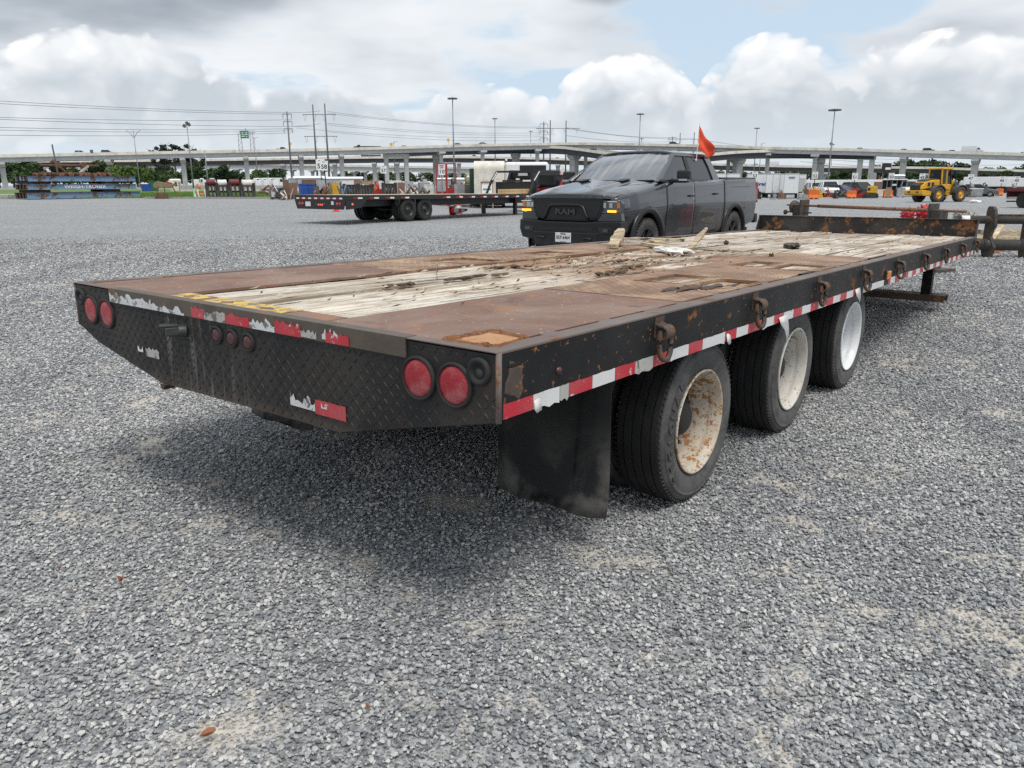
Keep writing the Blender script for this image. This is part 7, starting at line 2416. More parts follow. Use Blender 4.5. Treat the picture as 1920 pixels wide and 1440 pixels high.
# ---- left: machines on the grass edge
def old_frame(px0, px1, top, Y):
    o, w, h = thing_at('tubular_machine', 'rust brown tubular machine frame with red and cream top at the kerb', 'machine', px0, px1, top, Y)
    hw = w / 2
    for x0, x1 in ((-hw, -hw * .55), (hw, hw * 0.5), (-hw * 0.1, -hw * .15)):
        for y in (-0.5, 0.5):
            mb = MB(); mb.bar((x0, y, 0), (x1, y, h * 0.68), 0.12); mb.build('leg', 'y_brown', o)
    mb = MB(); mb.b(-hw * .95, hw * .1, -0.5, 0.5, 0.0, h * 0.32); mb.build('engine_block', 'y_rust', o, bevel=0.05)
    mb = MB(); mb.prism([(-hw, h * .58), (hw * 0.4, h * .58), (hw * 0.9, h * .75), (hw * 0.3, h * .82), (-hw * 0.6, h * .95), (-hw, h * .8)], 'Y', -0.5, 0.5); mb.build('upper_casing', 'y_olive', o, bevel=0.04)
    mb = MB(); mb.ball((hw * 0.45, 0, h * 0.86), (hw * 0.45, 0.5, h * 0.14), 2, 0.12, 3); mb.build('red_cowl', 'y_red', o)
    mb = MB(); mb.box((hw * .5, -0.4, h * .92), (hw * 0.5, 0.1, h * 0.14), Matrix.Rotation(R(20), 3, 'Y')); mb.build('cream_panel', 'y_cream', o)


old_frame(290, 332, 338, 80)
attachment(364, 402, 354, 81.5, 'mint', 'pale green plough frame on the grass left of the black drum racks', 3, None, name='plough_frame')
machine(364, 386, 345, 84, 'orange', 'small orange machine standing behind the pale green plough frame', 'orange', seed=4)
for i, (a, b_, dr) in enumerate(((387, 406, 'maroon'), (407, 428, 'white'), (429, 452, 'maroon'), (452, 476, 'cream'))):
    attachment(a, b_, 336 + (i % 2), 80 - i * 0.4, 'black', ['leftmost black rack with a maroon drum at the kerb', 'second black rack from the left, with a white drum', 'third black rack from the left, with a maroon drum', 'rightmost black rack at the kerb, with a cream drum'][i], 3, dr, 'black drum racks at the kerb', 'drum_rack', 'rack')
def shed(px0, px1, top, Y, col, label, name='site_shed'):
    o, w, h = thing_at(name, label, 'shed', px0, px1, top, Y, None, 0.35)
    hw = w / 2
    mb = MB(); mb.b(-hw, hw, -hw * .7, hw * .7, 0, h * 0.88); mb.build('wall', 'y_' + col, o)
    mb = MB(); mb.prism([(-hw * .75, h * .885), (hw * .75, h * .885), (0, h)], 'X', -hw * 1.05, hw * 1.05); mb.build('roof', 'sign_white', o)
    mb = MB(); mb.b(-hw * .3, hw * 0.1, -hw * .7 - .02, -hw * .7, h * .4, h * .7); mb.build('window', 'window_black', o)
    mb = MB(); mb.b(hw * .4, hw * .8, -hw * .7 - .02, -hw * .7, 0.02, h * .75); mb.build('door', 'y_grey', o)


shed(320, 338, 335.5, 172, 'cream', 'little cream shed with white roof behind the red-topped machine')
bin_(281, 296, 339, 165, 'green', 'green skip behind the brown machine frame', cat='skip', name='skip')
bin_(266, 282, 345, 160, 'blue', 'low dark blue skip right of the scale decks', cat='skip', name='skip')
for i, (a, b_) in enumerate(((338, 372), (373, 407), (408, 440), (441, 474), (476, 512), (514, 552))):
    o, w, h = thing_at('concrete_barrier', ['leftmost', 'second from the left', 'third from the left', 'third from the right', 'second from the right', 'rightmost'][i] + ' long concrete barrier lying behind the drum racks', 'barrier', a, b_, 347.5, 160, 'concrete barriers behind the grass')
    mb = MB(); mb.prism([(-0.3, 0), (0.3, 0), (0.26, 0.18), (0.12, 0.35), (0.09, h), (-0.09, h), (-0.12, 0.35), (-0.26, 0.18)], 'X', -w / 2 * .97, w / 2 * .97); mb.build('casting', 'slab_concrete', o, bevel=0.02)
    for s in (-.4, .4):
        mb = MB(); mb.b(s * w / 2 - .15, s * w / 2 + .15, -.305, .305, 0.0, 0.08); mb.build('drain_slot', 'y_black', o)
for i, (a, b_, tp) in enumerate(((361, 378, 335), (381, 397, 336), (463, 481, 336), (482, 491, 337), (496, 504, 336), (511, 520, 336))):
    c, w, h = slot(a, b_, tp, 182)
    box_truck(c + Vector((w * .3, 0, 0)), 0.4 + i * 0.1, max(1.6, w * 0.75), ['white', 'white'][0] + ' lorry parked ' + ['left of the pink-striped lorry under the wood', 'just left of the black drum racks under the wood', 'right of the drum racks below the first big pier', 'narrow beside the one below the first big pier', 'in shade left of the blue bins', 'small, nearest the blue bins on the left'][i],
              group='lorries parked under the bridges', hgt=max(1.2, h - 1.2))
bin_(561, 575, 344.5, 62, 'blue', 'left bright blue plastic bin behind the tail of the black trailer', 'blue bins')
bin_(575, 588, 344.8, 62.5, 'blue', 'right bright blue plastic bin behind the tail of the black trailer', 'blue bins')
crate(568, 592, 337, 70, 'brown', 'brown crate standing behind the bright blue bins', 'crate')
crate(531, 541, 337, 72, 'brown', 'small brown box left of the blue bins behind the grass', 'crate')
crate(541, 556, 343, 74, 'brick', 'low brick coloured pallet left of the blue bins', 'pallet_load', 'pallet')
scrap_heap(505, 540, 346, 73, ['rust', 'black', 'white', 'dgrey'], 'tangle of scrap with a white sheet left of the blue bins', seed=3)
scrap_heap(522, 555, 352, 70, ['white', 'grey', 'rust'], 'white and grey offcuts lying on the grass before the black trailer tail', seed=5, bars=6)
attachment(508, 552, 352, 74, 'dgrey', 'dark wire gate frame lying on the grass left of the black trailer', 2, None, name='gate_frame', cat='frame')
machine(588, 602, 345, 61, 'orange', 'small orange engine beside the blue bins', 'black', seed=7)
crate(597, 609, 338, 66, 'galvg', 'grey metal locker behind the pole of sign 58', 'locker', 'locker')
machine(610, 632, 342, 62, 'olive', 'drab machine with a yellow head behind the trailer tail', 'brown', seed=8)
crate(623, 634, 342.5, 60, 'yellow', 'bright yellow toolbox on top of the clutter behind the trailer tail', 'toolbox', 'toolbox')
machine(634, 650, 342, 63, 'dgrey', 'dark grey engine right of the yellow toolbox', 'dgrey', seed=9)
attachment(646, 672, 346, 58, 'black', 'left black tined fork in the row above the black trailer', 5, None, 'black forks behind the black trailer')
attachment(673, 700, 347, 58.4, 'black', 'right black tined fork in the row, beneath the light blue pump', 5, None, 'black forks behind the black trailer')
machine(672, 684, 345.5, 62, 'lblue', 'left light blue pump above the black forks', 'lblue', seed=11, group='light blue pumps')
machine(685, 696, 346, 62.3, 'lblue', 'right light blue pump above the black forks', 'lblue', seed=12, group='light blue pumps')
crate(665, 676, 337, 72, 'brick', 'left brown brick-coloured crate behind the black forks', 'crate')
crate(677, 699, 339, 73, 'tan', 'wide tan crate behind the light blue pumps', 'crate')
crate(640, 662, 338.5, 76, 'white', 'long white box behind the dark grey engine', 'crate')
machine(700, 716, 340, 58, 'orange', 'orange hooped machine left of sign 57', 'red', seed=14)
crate(710, 717, 339, 60, 'white', 'narrow white cabinet beside the orange hooped machine', 'cabinet', 'cabinet')
attachment(718, 742, 344, 57, 'black', 'black tined fork below sign 57', 4, None, 'black forks behind the black trailer')
crate(729, 752, 338.5, 74, 'white', 'white flat load behind sign 57', 'crate')
scrap_heap(742, 782, 346, 58, ['brown', 'cream', 'rust', 'brick'], 'heap of brown branches and white sheets in the middle of the clutter', seed=21, bars=14)
crate(746, 758, 342, 66, 'brick', 'brick-red crate in the middle of the clutter', 'crate')
crate(762, 775, 340, 68, 'galvg', 'galvanised box left of the tall grey machine', 'locker', 'locker')
machine(784, 812, 331, 58, 'grey', 'tall grey machine tool above the black trailer wheels', 'grey', seed=23)
crate(795, 812, 346, 55, 'white', 'white chest in front of the tall grey machine tool', 'chest', 'chest')
scrap_heap(782, 815, 353, 54, ['black', 'dgrey'], 'low black scalloped discs in front of the white chest', seed=25, bars=7)


def red_cage():
    o, w, h = thing_at('steel_cage', 'tall open red steel cage beside the speed limit sign', 'cage', 819, 855, 307, 52)
    hw = w / 2
    for x in (-hw, 0.02, hw):
        mb = MB(); mb.bar((x, -0.4, 0), (x, -0.4, h), 0.07 if x != 0.02 else 0.14); mb.build('post', 'y_red', o)
        mb = MB(); mb.bar((x, 0.4, 0), (x, 0.4, h), 0.06); mb.build('post', 'y_red', o)
    for z in (0.06, h * 0.62, h):
        for y in (-0.4, 0.4):
            mb = MB(); mb.bar((-hw, y, z), (hw, y, z), 0.06); mb.build('rail', 'y_red', o)
        for x in (-hw, hw):
            mb = MB(); mb.bar((x, -0.4, z), (x, 0.4, z), 0.06); mb.build('rail', 'y_red', o)
    mb = MB(); mb.b(-hw * 0.95, hw * 0.1, -0.35, 0.35, 0.1, h * 0.34); mb.build('red_hopper', 'y_red', o, bevel=0.03)


red_cage()
crate(819, 834, 340, 54.5, 'galvg', 'stack of clear plastic sheets in the red cage', 'sheet_stack', 'stack')
crate(838, 858, 352, 50, 'red', 'low red tool chest at the foot of the red cage', 'chest', 'chest')
p = on_ground(829, 50.5)
o = empty('speed_sign', p, facing(p), 'white speed limit 10 sign on a post inside the yard', 'sign')
hs = at(829, 318, 50.5).z
mb = MB(); mb.bar((0, 0, 0), (0, 0, hs + 0.35), 0.07); mb.build('post', 'galv', o)
mb = MB(); mb.box((0, -0.06, hs), (0.36, 0.02, 0.66)); pn = mb.build('panel', 'sign_white', o, bevel=0.004)
for s_, sz, dz in (('SPEED', 0.10, 0.24), ('LIMIT', 0.10, 0.12), ('10', 0.33, -0.12)):
    tx = text_mesh('figures', s_, sz, 'ink_black', pn, 0.002, bold=0.004); tx.matrix_local = frame_mat((0, -0.0725, hs + dz), (1, 0, 0), (0, 0, 1))
o.scale = (1.12, 1.12, 1.0)
sign_post(610, 310.5, 66, '58', 'white sign reading 58 behind the black trailer tail', 0.66, lean=0.12)
o2 = sign_post(603.5, 309, 84, '59', 'white sign half hidden behind the sign reading 58', 0.95)
sign_post(720.5, 318, 66, '57', 'white sign reading 57 above the middle of the black trailer', 0.52, lean=0.1)
crate(852, 859, 345, 49, 'galvg', 'slatted metal rack left of the steel locker', 'slatted_rack', 'rack')
crate(859, 870, 345.5, 48, 'grey', 'plain steel locker below the green door', 'locker', 'locker')
crate(871, 880, 346, 49, 'dgrey', 'dark framed screen right of the steel locker', 'screen_box', 'box')
machine(868, 887, 327, 60, 'olive', 'old green-grey engine with a big flywheel left of the round-topped trailer', 'olive', seed=31)
machine(842, 860, 335, 64, 'rust', 'rusty dark engine behind the red cage', 'black', seed=33)
# under-trailer clutter seen below the black deck
for i, (a, b_, c_) in enumerate(((870, 880, 'white'), (888, 896, 'tan'), (905, 912, 'tan'))):
    crate(a, b_, 367, 49, c_, ['white foot block under the deck of the black trailer', 'left tan trestle leg below the black trailer', 'right tan trestle leg below the black trailer'][i], 'trestle_block', 'block')


def round_trailer():
    """white trailer box with a rounded front, dark door opening on its side"""
    o = empty('round_trailer', (0, 0, 0), 0, 'cream white trailer box with rounded nose behind the black trailer', 'trailer')
    Y0 = 46.0
    a = on_ground(889, Y0); b_ = on_ground(946, Y0); top = at(915, 301.5, Y0).z
    w = b_.x - a.x
    o.location = (a.x, a.y, a.z)
    # nose: quarter-rounded top edge towards the camera
    r = 0.45; h = top - a.z; base = 0.35
    prof = [(0, base)] + [(r - r * math.cos(t), h - r + r * math.sin(t)) for t in [i * math.pi / 16 for i in range(9)]] + [(5.4, h), (5.4 + 0.0, base)]
    mb = MB(); mb.smooth = False
    mb.prism(prof, 'X', 0, w); mb.build('shell', 'y_cream', o)
    mb = MB(); mb.b(w, w + 2.6, 0.6, 4.9, base, h - 0.06); mb.build('side_body', 'box_white', o, bevel=0.15)
    mb = MB(); mb.b(w + 0.9, w + 2.45, 0.57, 0.595, base + 0.1, h - 0.25); mb.build('door_opening', 'window_black', o)
    mb = MB(); mb.b(0.2, w, 0.4, 4.8, 0.15, base - 0.01); mb.build('chassis', 'underframe', o)
    for x in (0.1, w - 0.1):
        for y in (2.4, 3.3):
            mb = MB(); mb.lathe([(0.2, -0.1), (0.34, -0.1), (0.36, 0), (0.34, 0.1), (0.2, 0.1)], 18, center=(x, y, 0.36), axis='X'); mb.build('wheel', 'tyre_far', o, fix=False)
    mb = MB(); mb.cyl((w + 0.1, 0.9, h), (w + 0.1, 0.9, h + 0.12), 0.06, seg=8); mb.build('vent', 'box_white', o)


round_trailer()
crate(881, 892, 316, 47, 'dgreen', 'dark green tall door panel beside the round-topped trailer', 'door_panel', 'panel', deep=0.2, turn=0.0)
# notice board on the deck
p = at(910, 360, 27.2)


def sandwich_board():
    c = on_ground(913, 44.5); w = 0.72; z0 = 0.62
    o = empty('notice_board', c, facing(c), 'white easel notice board with blue print seen above the black trailer deck', 'notice board')
    h = at(913, 340.5, 44.5).z - c.z
    mb = MB(); mb.box((0, 0, h * 0.66), (w * 0.95, 0.03, h * 0.62), Matrix.Rotation(R(-7), 3, 'X')); pn = mb.build('panel', 'sign_white', o)
    mb = MB(); mb.box((0, 0.02, h * 0.985), (w, 0.06, 0.05)); mb.build('top_rail', 'y_brick', o)
    for s in (-1, 1):
        mb = MB(); mb.bar((s * w * .46, -0.12, 0), (s * w * .44, 0.06, h), 0.05); mb.build('front_leg', 'y_tan', o)
        mb = MB(); mb.bar((s * w * .46, 0.55, 0), (s * w * .44, 0.08, h), 0.05); mb.build('rear_leg', 'y_brown', o)
    for dz, ww, hh in ((0.10, 0.45, 0.07), (-0.04, 0.16, 0.03), (-0.14, 0.5, 0.03), (-0.20, 0.42, 0.03)):
        mb = MB(); mb.box((0, -0.03 - (0.10 if False else 0) + dz * 0.12, h * 0.66 + dz), (ww, 0.012, hh), Matrix.Rotation(R(-7), 3, 'X')); mb.build('print', 'y_lblue', pn)


sandwich_board()
# ------------------------------------------------------------------ black gooseneck trailer in the middle distance (local: x forward, y left, origin on the ground below the right rear corner)
simple('trailer_black', (0.012, 0.012, 0.013), 0.45, var=0.1)
simple('deck_new', (0.56, 0.48, 0.36), 0.8, var=0.12, scale=3.0)
simple('tape_red_clean', (0.30, 0.008, 0.015), 0.4, var=0.05)
simple('lumber', (0.50, 0.34, 0.17), 0.8, var=0.15, scale=2.0)


def black_trailer():
    C = Vector((-5.75, 27.2, 0)); az = R(36)
    o = empty('gooseneck_trailer', C, math.pi / 2 - az, 'long black gooseneck trailer with new plank deck parked behind the pickup', 'trailer')
    zd, Wt, Lt = 1.03, 2.70, 11.7
    sl = lambda x: -0.0098 * x

    def B(name, mat, *boxes, par=None, bevel=0.0):
        mb = MB()
        for bx in boxes: mb.b(*bx)
        mb.v = [(x, y, z + sl(x)) for x, y, z in mb.v]
        return mb.build(name, mat, par or o, bevel=bevel)
    for k in range(10):
        y0 = 0.06 + k * 0.258
        B('deck_plank', 'deck_new', (0.05, Lt, y0, y0 + 0.254, zd - 0.045, zd - 0.002 * (k % 2)))
    for y in (0.0, Wt - 0.055): B('side_rail', 'trailer_black', (0.0, Lt, y, y + 0.055, zd - 0.17, zd - 0.006))
    for y in (0.55, 1.95): B('main_beam', 'trailer_black', (1.0, Lt, y, y + 0.12, zd - 0.42, zd - 0.05))
    for k in range(12): B('cross_member', 'trailer_black', (0.6 + k * 0.8, 0.68 + k * 0.8, 0.06, Wt - 0.06, zd - 0.15, zd - 0.05))
    # tail panel
    mb = MB(); mb.prism([(0.0, zd - 0.003), (Wt, zd - 0.003), (Wt, zd - 0.22), (Wt - 0.10, zd - 0.50), (0.10, zd - 0.50), (0.0, zd - 0.22)], 'X', -0.03, 0.0); tp = mb.build('tail_panel', 'trailer_black', o, bevel=0.01)
    mb = MB(); mb.prism([(0.0, zd - 0.18), (1.0, zd - 0.18), (0.75, zd - 0.44), (0.12, zd - 0.50), (0.0, zd - 0.50)], 'Y', 0.0, 0.03); mb.build('tail_side', 'trailer_black', o)
    for k in range(15):
        y = Wt - 0.1 - k * 0.165
        mb = MB(); mb.b(-0.034, -0.031, y - 0.155, y, zd - 0.145, zd - 0.095); mb.build('reflective_tape', 'tape_red_clean' if k % 2 else 'sign_white', tp)
    for y in (0.27, 0.42, Wt - 0.42, Wt - 0.27):
        mb = MB(); mb.lathe([(0.066, 0.0), (0.066, -0.012), (0.001, -0.02)], 20, center=(-0.03, y, zd - 0.32), axis='X'); mb.build('tail_lamp', 'lens_red', tp)
    for y in (1.20, 1.30, 1.40):
        mb = MB(); mb.lathe([(0.03, 0.0), (0.03, -0.012), (0.001, -0.018)], 14, center=(-0.03, y, zd - 0.34), axis='X'); mb.build('marker_lamp', 'lens_lit_red', tp)
    mb = MB(); mb.b(-0.045, -0.031, 1.83, 2.10, zd - 0.40, zd - 0.24); mb.build('licence_plate', 'plate_white', tp)
    mb = MB(); mb.b(-0.036, -0.031, 0.60, 0.72, zd - 0.34, zd - 0.22); mb.build('sticker', 'plate_white', tp)
    mb = MB(); mb.tube([(-0.03, 1.55, zd - 0.30), (-0.06, 1.5, zd - 0.33), (-0.06, 1.1, zd - 0.33), (-0.03, 1.05, zd - 0.30)], 0.012, 6); mb.build('tail_handle', 'bolt_steel', tp)
    x = 0.35; k = 0
    while x < 11.4:
        if not (2.75 < x < 4.9):
            B('reflective_tape', 'tape_red_clean', (x, x + 0.22, -0.003, 0.0, zd - 0.135, zd - 0.085)); B('reflective_tape', 'sign_white', (x + 0.225, x + 0.44, -0.003, 0.0, zd - 0.135, zd - 0.085))
        x += 0.80; k += 1
    mb = MB(); mb.lathe([(0.035, 0.0), (0.03, -0.02), (0.001, -0.03)], 14, center=(6.2, 0, zd - 0.16), axis='Y'); mb.build('marker_lamp', 'lens_lit_red', o)
    mb = MB(); mb.lathe([(0.035, 0.0), (0.03, -0.02), (0.001, -0.03)], 14, center=(0.3, 0, zd - 0.32), axis='Y'); mb.build('marker_lamp', 'lens_lit_red', o)
    # wheels
    r = 0.43
    for xx in (3.20, 4.13):
        for side in (0, 1):
            for dual in (0, 1):
                y = 0.16 + dual * 0.30; y = y if side == 0 else Wt - y
                w = empty('wheel'); w.parent = o; w.location = (xx, y, r)
                mb = MB(); mb.lathe([(r * .55, -0.10), (r * .72, -0.125), (r * .92, -0.12), (r, -0.09), (r, -0.03), (r - .012, -0.028), (r - .012, 0.028), (r, 0.03), (r, 0.09), (r * .92, 0.12), (r * .72, 0.125), (r * .55, 0.10)], 36, axis='Y'); mb.build('tyre', 'tyre_far', w, fix=False)
                s = -1 if side == 0 else 1
                mb = MB(); mb.lathe([(r * .57, s * 0.11), (r * .54, s * 0.09), (r * .45, s * 0.03), (r * .30, s * 0.05), (r * .18, s * 0.09), (r * .15, s * 0.12), (0.001, s * 0.125)], 28, axis='Y'); rm = mb.build('rim', 'trailer_black', w)
                if dual == 0 and side == 0:
                    for i in range(8):
                        a = i * math.pi / 4
                        mb = MB(); mb.cyl((0.11 * math.cos(a), -0.05, 0.11 * math.sin(a)), (0.11 * math.cos(a), -0.08, 0.11 * math.sin(a)), 0.016, seg=6); mb.build('lug_nut', 'bolt_steel', rm)
        mb = MB(); mb.cyl((xx, 0.3, r), (xx, Wt - 0.3, r), 0.07, seg=10); mb.build('axle', 'trailer_black', o)
    for xx in (2.85, 3.7, 4.5):
        mb = MB(); mb.box((xx, 0.30, zd - 0.30), (0.05, 0.25, 0.30)); mb.build('hanger', 'bolt_steel', o)
    # landing legs, neck and front rail
    for y in (0.35, 2.2):
        mb = MB(); mb.b(10.6, 10.75, y, y + 0.15, 0.0, zd - 0.15); mb.build('landing_leg', 'trailer_black', o)
    nk = empty('gooseneck'); nk.parent = o; nk.location = (2.1, 0, 0)
    for y in (0.55, 1.90):
        mb = MB(); mb.prism([(9.9, 0.75), (10.5, 0.75), (10.75, 1.75), (12.6, 1.75), (12.6, 2.0), (10.35, 2.0), (9.9, 1.0)], 'Y', y, y + 0.14); mb.build('neck_beam', 'trailer_black', nk, bevel=0.01)
    mb = MB(); mb.b(10.35, 10.75, 0.69, 1.90, 1.62, 1.98); mb.build('neck_plate', 'trailer_black', nk, bevel=0.02)
    mb = MB(); mb.b(12.4, 12.7, 0.8, 1.8, 1.3, 1.98); mb.build('coupler_box', 'trailer_black', nk, bevel=0.02)
    mb = MB(); mb.b(10.33, 10.345, 0.95, 1.5, 1.74, 1.86); mb.build('name_plate', 'plate_white', nk)
    for k in range(5):
        mb = MB(); mb.b(10.32, 10.345, 0.9 + k * 0.16, 0.96 + k * 0.16, 1.91, 1.95); mb.build('marker_lamp', 'lens_red', nk)
    # ramp frame folded up at the front: black hoop with white tape
    rp = empty('front_guard'); rp.parent = o; rp.location = (2.3, 0, -0.05)
    for y in (0.02, 2.5):
        mb = MB(); mb.bar((8.9, y, zd - 0.1), (9.3, y, 1.55), 0.08); mb.bar((9.3, y, 1.55), (9.75, y, 1.98), 0.08); mb.build('upright', 'trailer_black', rp)
        mb = MB(); mb.bar((9.27, y - 0.045, 1.56), (9.70, y - 0.045, 1.97), 0.05, 0.02); mb.build('reflective_strip', 'sign_white', rp)
    for z in (1.55, 1.98):
        x = 9.3 if z < 1.7 else 9.75
        mb = MB(); mb.bar((x, 0.02, z), (x, 2.5, z), 0.09); mb.build('cross_rail', 'trailer_black', rp)
    for y0, y1 in ((0.15, 0.6), (1.8, 2.3)):
        mb = MB(); mb.b(9.24, 9.25, y0, y1, 1.52, 1.59); mb.build('reflective_strip', 'sign_white', rp)
    mb = MB(); mb.b(9.6, 9.65, 0.06, 2.46, zd - 0.1, 1.5); mb.build('guard_panel', 'trailer_black', rp)
    # lumber on the front of the deck
    M = o.matrix_basis
    for k in range(4):
        l = empty('lumber_beam', (0, 0, 0), 0, ['bottom front', 'bottom rear', 'top front', 'top rear'][k] + ' tan beam of the lumber on the black trailer deck', 'lumber', 'lumber on the black trailer')
        l.location = M @ Vector((9.6, 0.15 + 0.24 * (k % 2), zd - 0.093 + 0.10 * (k // 2))); l.rotation_euler = o.rotation_euler
        mb = MB(); mb.b(0, 1.9, 0, 0.22, 0, 0.095); mb.build('beam', 'lumber', l, bevel=0.006)
    return o


black_trailer()
cone(on_ground(628, 40.5), 'upright red cone behind the tail of the black trailer')
cone(on_ground(859, 37.5), 'upright red cone behind the wheels of the black trailer', s=1.0)
cone(on_ground(846, 36.0), 'red and white cone lying on its side behind the black trailer wheels', True, 1.2, R(60))
# dark red pickup parked beyond the neck
c = on_ground(1062, 41); car('pickup', c, R(170), 'car_red', 'dark red pickup mostly hidden behind the grey pickup and trailer neck')
crate(1052, 1056, 311, 46, 'white', 'small white placard behind the dark red pickup', 'placard', 'placard', deep=0.1)

# ------------------------------------------------------------------ yellow wheel loader with a stone stack on its forks
simple('loader_yellow', (0.62, 0.33, 0.018), 0.45, var=0.08, scale=1.5, dirt=(0.35, 0.22, 0.06), dirt_amt=0.3)
simple('loader_grey', (0.060, 0.062, 0.065), 0.6, dirt=(0.12, 0.11, 0.10))


def wheel_loader():
    px, Y = 1759, 63.0
    rear = on_ground(px, Y); az = R(68)
    t = Vector((math.sin(az), math.cos(az), 0))
    org = Vector((rear.x, rear.y, 0)) ; org.z = gz(org.x + 1.4, org.y) 
    o = empty('wheel_loader', org, math.pi / 2 - az, 'yellow wheel loader carrying a pallet of stone at right', 'loader')
    # local: rear axle x=0 at the right-hand wheel plane y=-0.95 ; shift so that the near rear wheel is at px
    off = 1.0                                  # near wheels stand at y = 0, far ones at y = 2.0
    r = 0.69; wb = 2.85
    for x in (0, wb):
        for y in (0.0, 1.95):
            w = empty('wheel'); w.parent = o; w.location = (x, y, r)
            mb = MB(); mb.lathe([(0.36, -0.20), (0.5, -0.25), (0.62, -0.25), (0.68, -0.19), (0.69, -0.05), (0.69, 0.05), (0.68, 0.19), (0.62, 0.25), (0.5, 0.25), (0.36, 0.20)], 40, axis='Y')
            for i in range(22):
                a = 2 * math.pi * i / 22
                for s in (-1, 1): mb.box((0.685 * math.cos(a + 0.07 * s), s * 0.12, 0.685 * math.sin(a + 0.07 * s)), (0.05, 0.2, 0.09), Matrix.Rotation(-a, 3, 'Y'))
            mb.build('tyre', 'tyre_muddy', w, fix=False)
            s = -1 if y < 1 else 1
            mb = MB(); mb.lathe([(0.37, s * 0.21), (0.345, s * 0.16), (0.30, s * 0.10), (0.17, s * 0.12), (0.15, s * 0.20), (0.001, s * 0.21)], 28, axis='Y'); mb.build('rim', 'loader_yellow', w)
    yc = 0.975
    P = lambda name, poly, y0, y1, mat, par=o, bevel=0.04: (lambda mb: (mb.prism(poly, 'Y', y0, y1), mb.build(name, mat, par, bevel=bevel))[1])(MB())
    # rear: counterweight, engine hood sloping down to the tail, grille
    P('counterweight', [(-1.95, 0.75), (-1.75, 0.60), (-0.75, 0.60), (-0.72, 0.95), (-1.5, 1.10), (-1.95, 1.05)], yc - 1.0, yc + 1.0, 'loader_yellow')
    P('rear_frame', [(-0.72, 0.55), (1.1, 0.55), (1.1, 1.25), (-0.72, 1.25)], yc - 0.55, yc + 0.55, 'loader_grey')
    hd = P('engine_hood', [(-1.75, 1.11), (-0.65, 1.26), (0.62, 1.26), (0.62, 2.02), (-0.3, 2.0), (-1.1, 1.85), (-1.75, 1.45)], yc - 0.62, yc + 0.62, 'loader_yellow', bevel=0.08)
    for i, x in enumerate((-0.95, -0.45)):
        mb = MB(); mb.b(x, x + 0.32, yc - 0.635, yc - 0.625, 1.42, 1.78); mb.build('hood_vent', 'y_black', hd, bevel=0.0)
    mb = MB(); mb.box((-1.55, yc, 1.62), (0.5, 1.1, 0.06), Matrix.Rotation(R(-32), 3, 'Y')); mb.build('rear_grille', 'y_black', hd)
    mb = MB(); mb.box((-1.70, yc, 1.25), (0.14, 1.1, 0.40)); mb.build('radiator_grille', 'y_black', hd)
    P('hood_top', [(-1.05, 1.88), (-0.3, 2.02), (0.6, 2.04), (0.6, 2.10), (-0.35, 2.12), (-1.1, 1.98)], yc - 0.5, yc + 0.5, 'loader_grey')
    for s in (-0.45, 0.45):
        mb = MB(); mb.b(-1.97, -1.93, yc + s - 0.12, yc + s + 0.12, 0.85, 0.98); mb.build('tail_lamp', 'y_black', o)
    mb = MB(); mb.cyl((-0.05, yc - 0.25, 2.1), (-0.05, yc - 0.25, 2.55), 0.06, seg=8); mb.build('exhaust', 'y_black', o)
    # mudguards
    for x in (0.0, wb):
        for y0, y1 in ((-0.28, 0.30), (1.65, 2.25)):
            V = []; n = 10
            for i in range(n + 1):
                a = R(20 + 150 * i / n)
                for rr, yy in ((0.80, y0), (0.80, y1), (0.86, y1), (0.86, y0)): V.append((x + rr * math.cos(a), yy, r + rr * math.sin(a)))
            mb = MB(); mb.add(V, [(i * 4 + q, i * 4 + (q + 1) % 4, (i + 1) * 4 + (q + 1) % 4, (i + 1) * 4 + q) for i in range(n) for q in range(4)] + [(0, 1, 2, 3), (n * 4 + 3, n * 4 + 2, n * 4 + 1, n * 4)]); mb.build('mudguard', 'loader_grey', o)
    # cab: floor, yellow posts, glass, roof
    cb = empty('cab'); cb.parent = o
    mb = MB(); mb.b(0.66, 1.85, yc - 0.75, yc + 0.75, 1.15, 1.62); mb.build('cab_base', 'loader_yellow', cb, bevel=0.06)
    for s in (-1, 1):
        for (x0, x1, w_, mt) in ((0.70, 0.66, 0.13, 'loader_yellow'), (1.32, 1.28, 0.13, 'loader_yellow'), (1.95, 1.72, 0.07, 'y_black')):
            mb = MB(); mb.bar((x0, yc + s * 0.72, 1.6), (x1, yc + s * 0.66, 2.95), w_); mb.build('cab_post', mt, cb)
        V = [(0.76, yc + s * .70, 1.64), (1.90, yc + s * .70, 1.64), (1.70, yc + s * .645, 2.9), (0.73, yc + s * .645, 2.9)]
        mb = MB(); mb.add(V, [(0, 1, 2, 3)]); mb.build('side_glass', 'window_black', cb)
    mb = MB(); mb.add([(1.95, yc - .70, 1.6), (1.95, yc + .70, 1.6), (1.72, yc + .64, 2.92), (1.72, yc - .64, 2.92)], [(0, 1, 2, 3)]); mb.build('windscreen', 'window_black', cb)
    mb = MB(); mb.add([(0.68, yc - .68, 1.64), (0.68, yc + .68, 1.64), (0.66, yc + .62, 2.9), (0.66, yc - .62, 2.9)], [(0, 1, 2, 3)]); mb.build('rear_glass', 'window_black', cb)
    mb = MB(); mb.b(0.52, 1.95, yc - 0.78, yc + 0.78, 2.93, 3.08); mb.build('roof', 'loader_yellow', cb, bevel=0.05)
    mb = MB(); mb.lathe([(0.07, 3.08), (0.07, 3.25), (0.04, 3.32), (0.001, 3.33)], 12, center=(1.55, yc - 0.5, 0), axis='Z'); mb.build('beacon', 'lens_amber', cb)
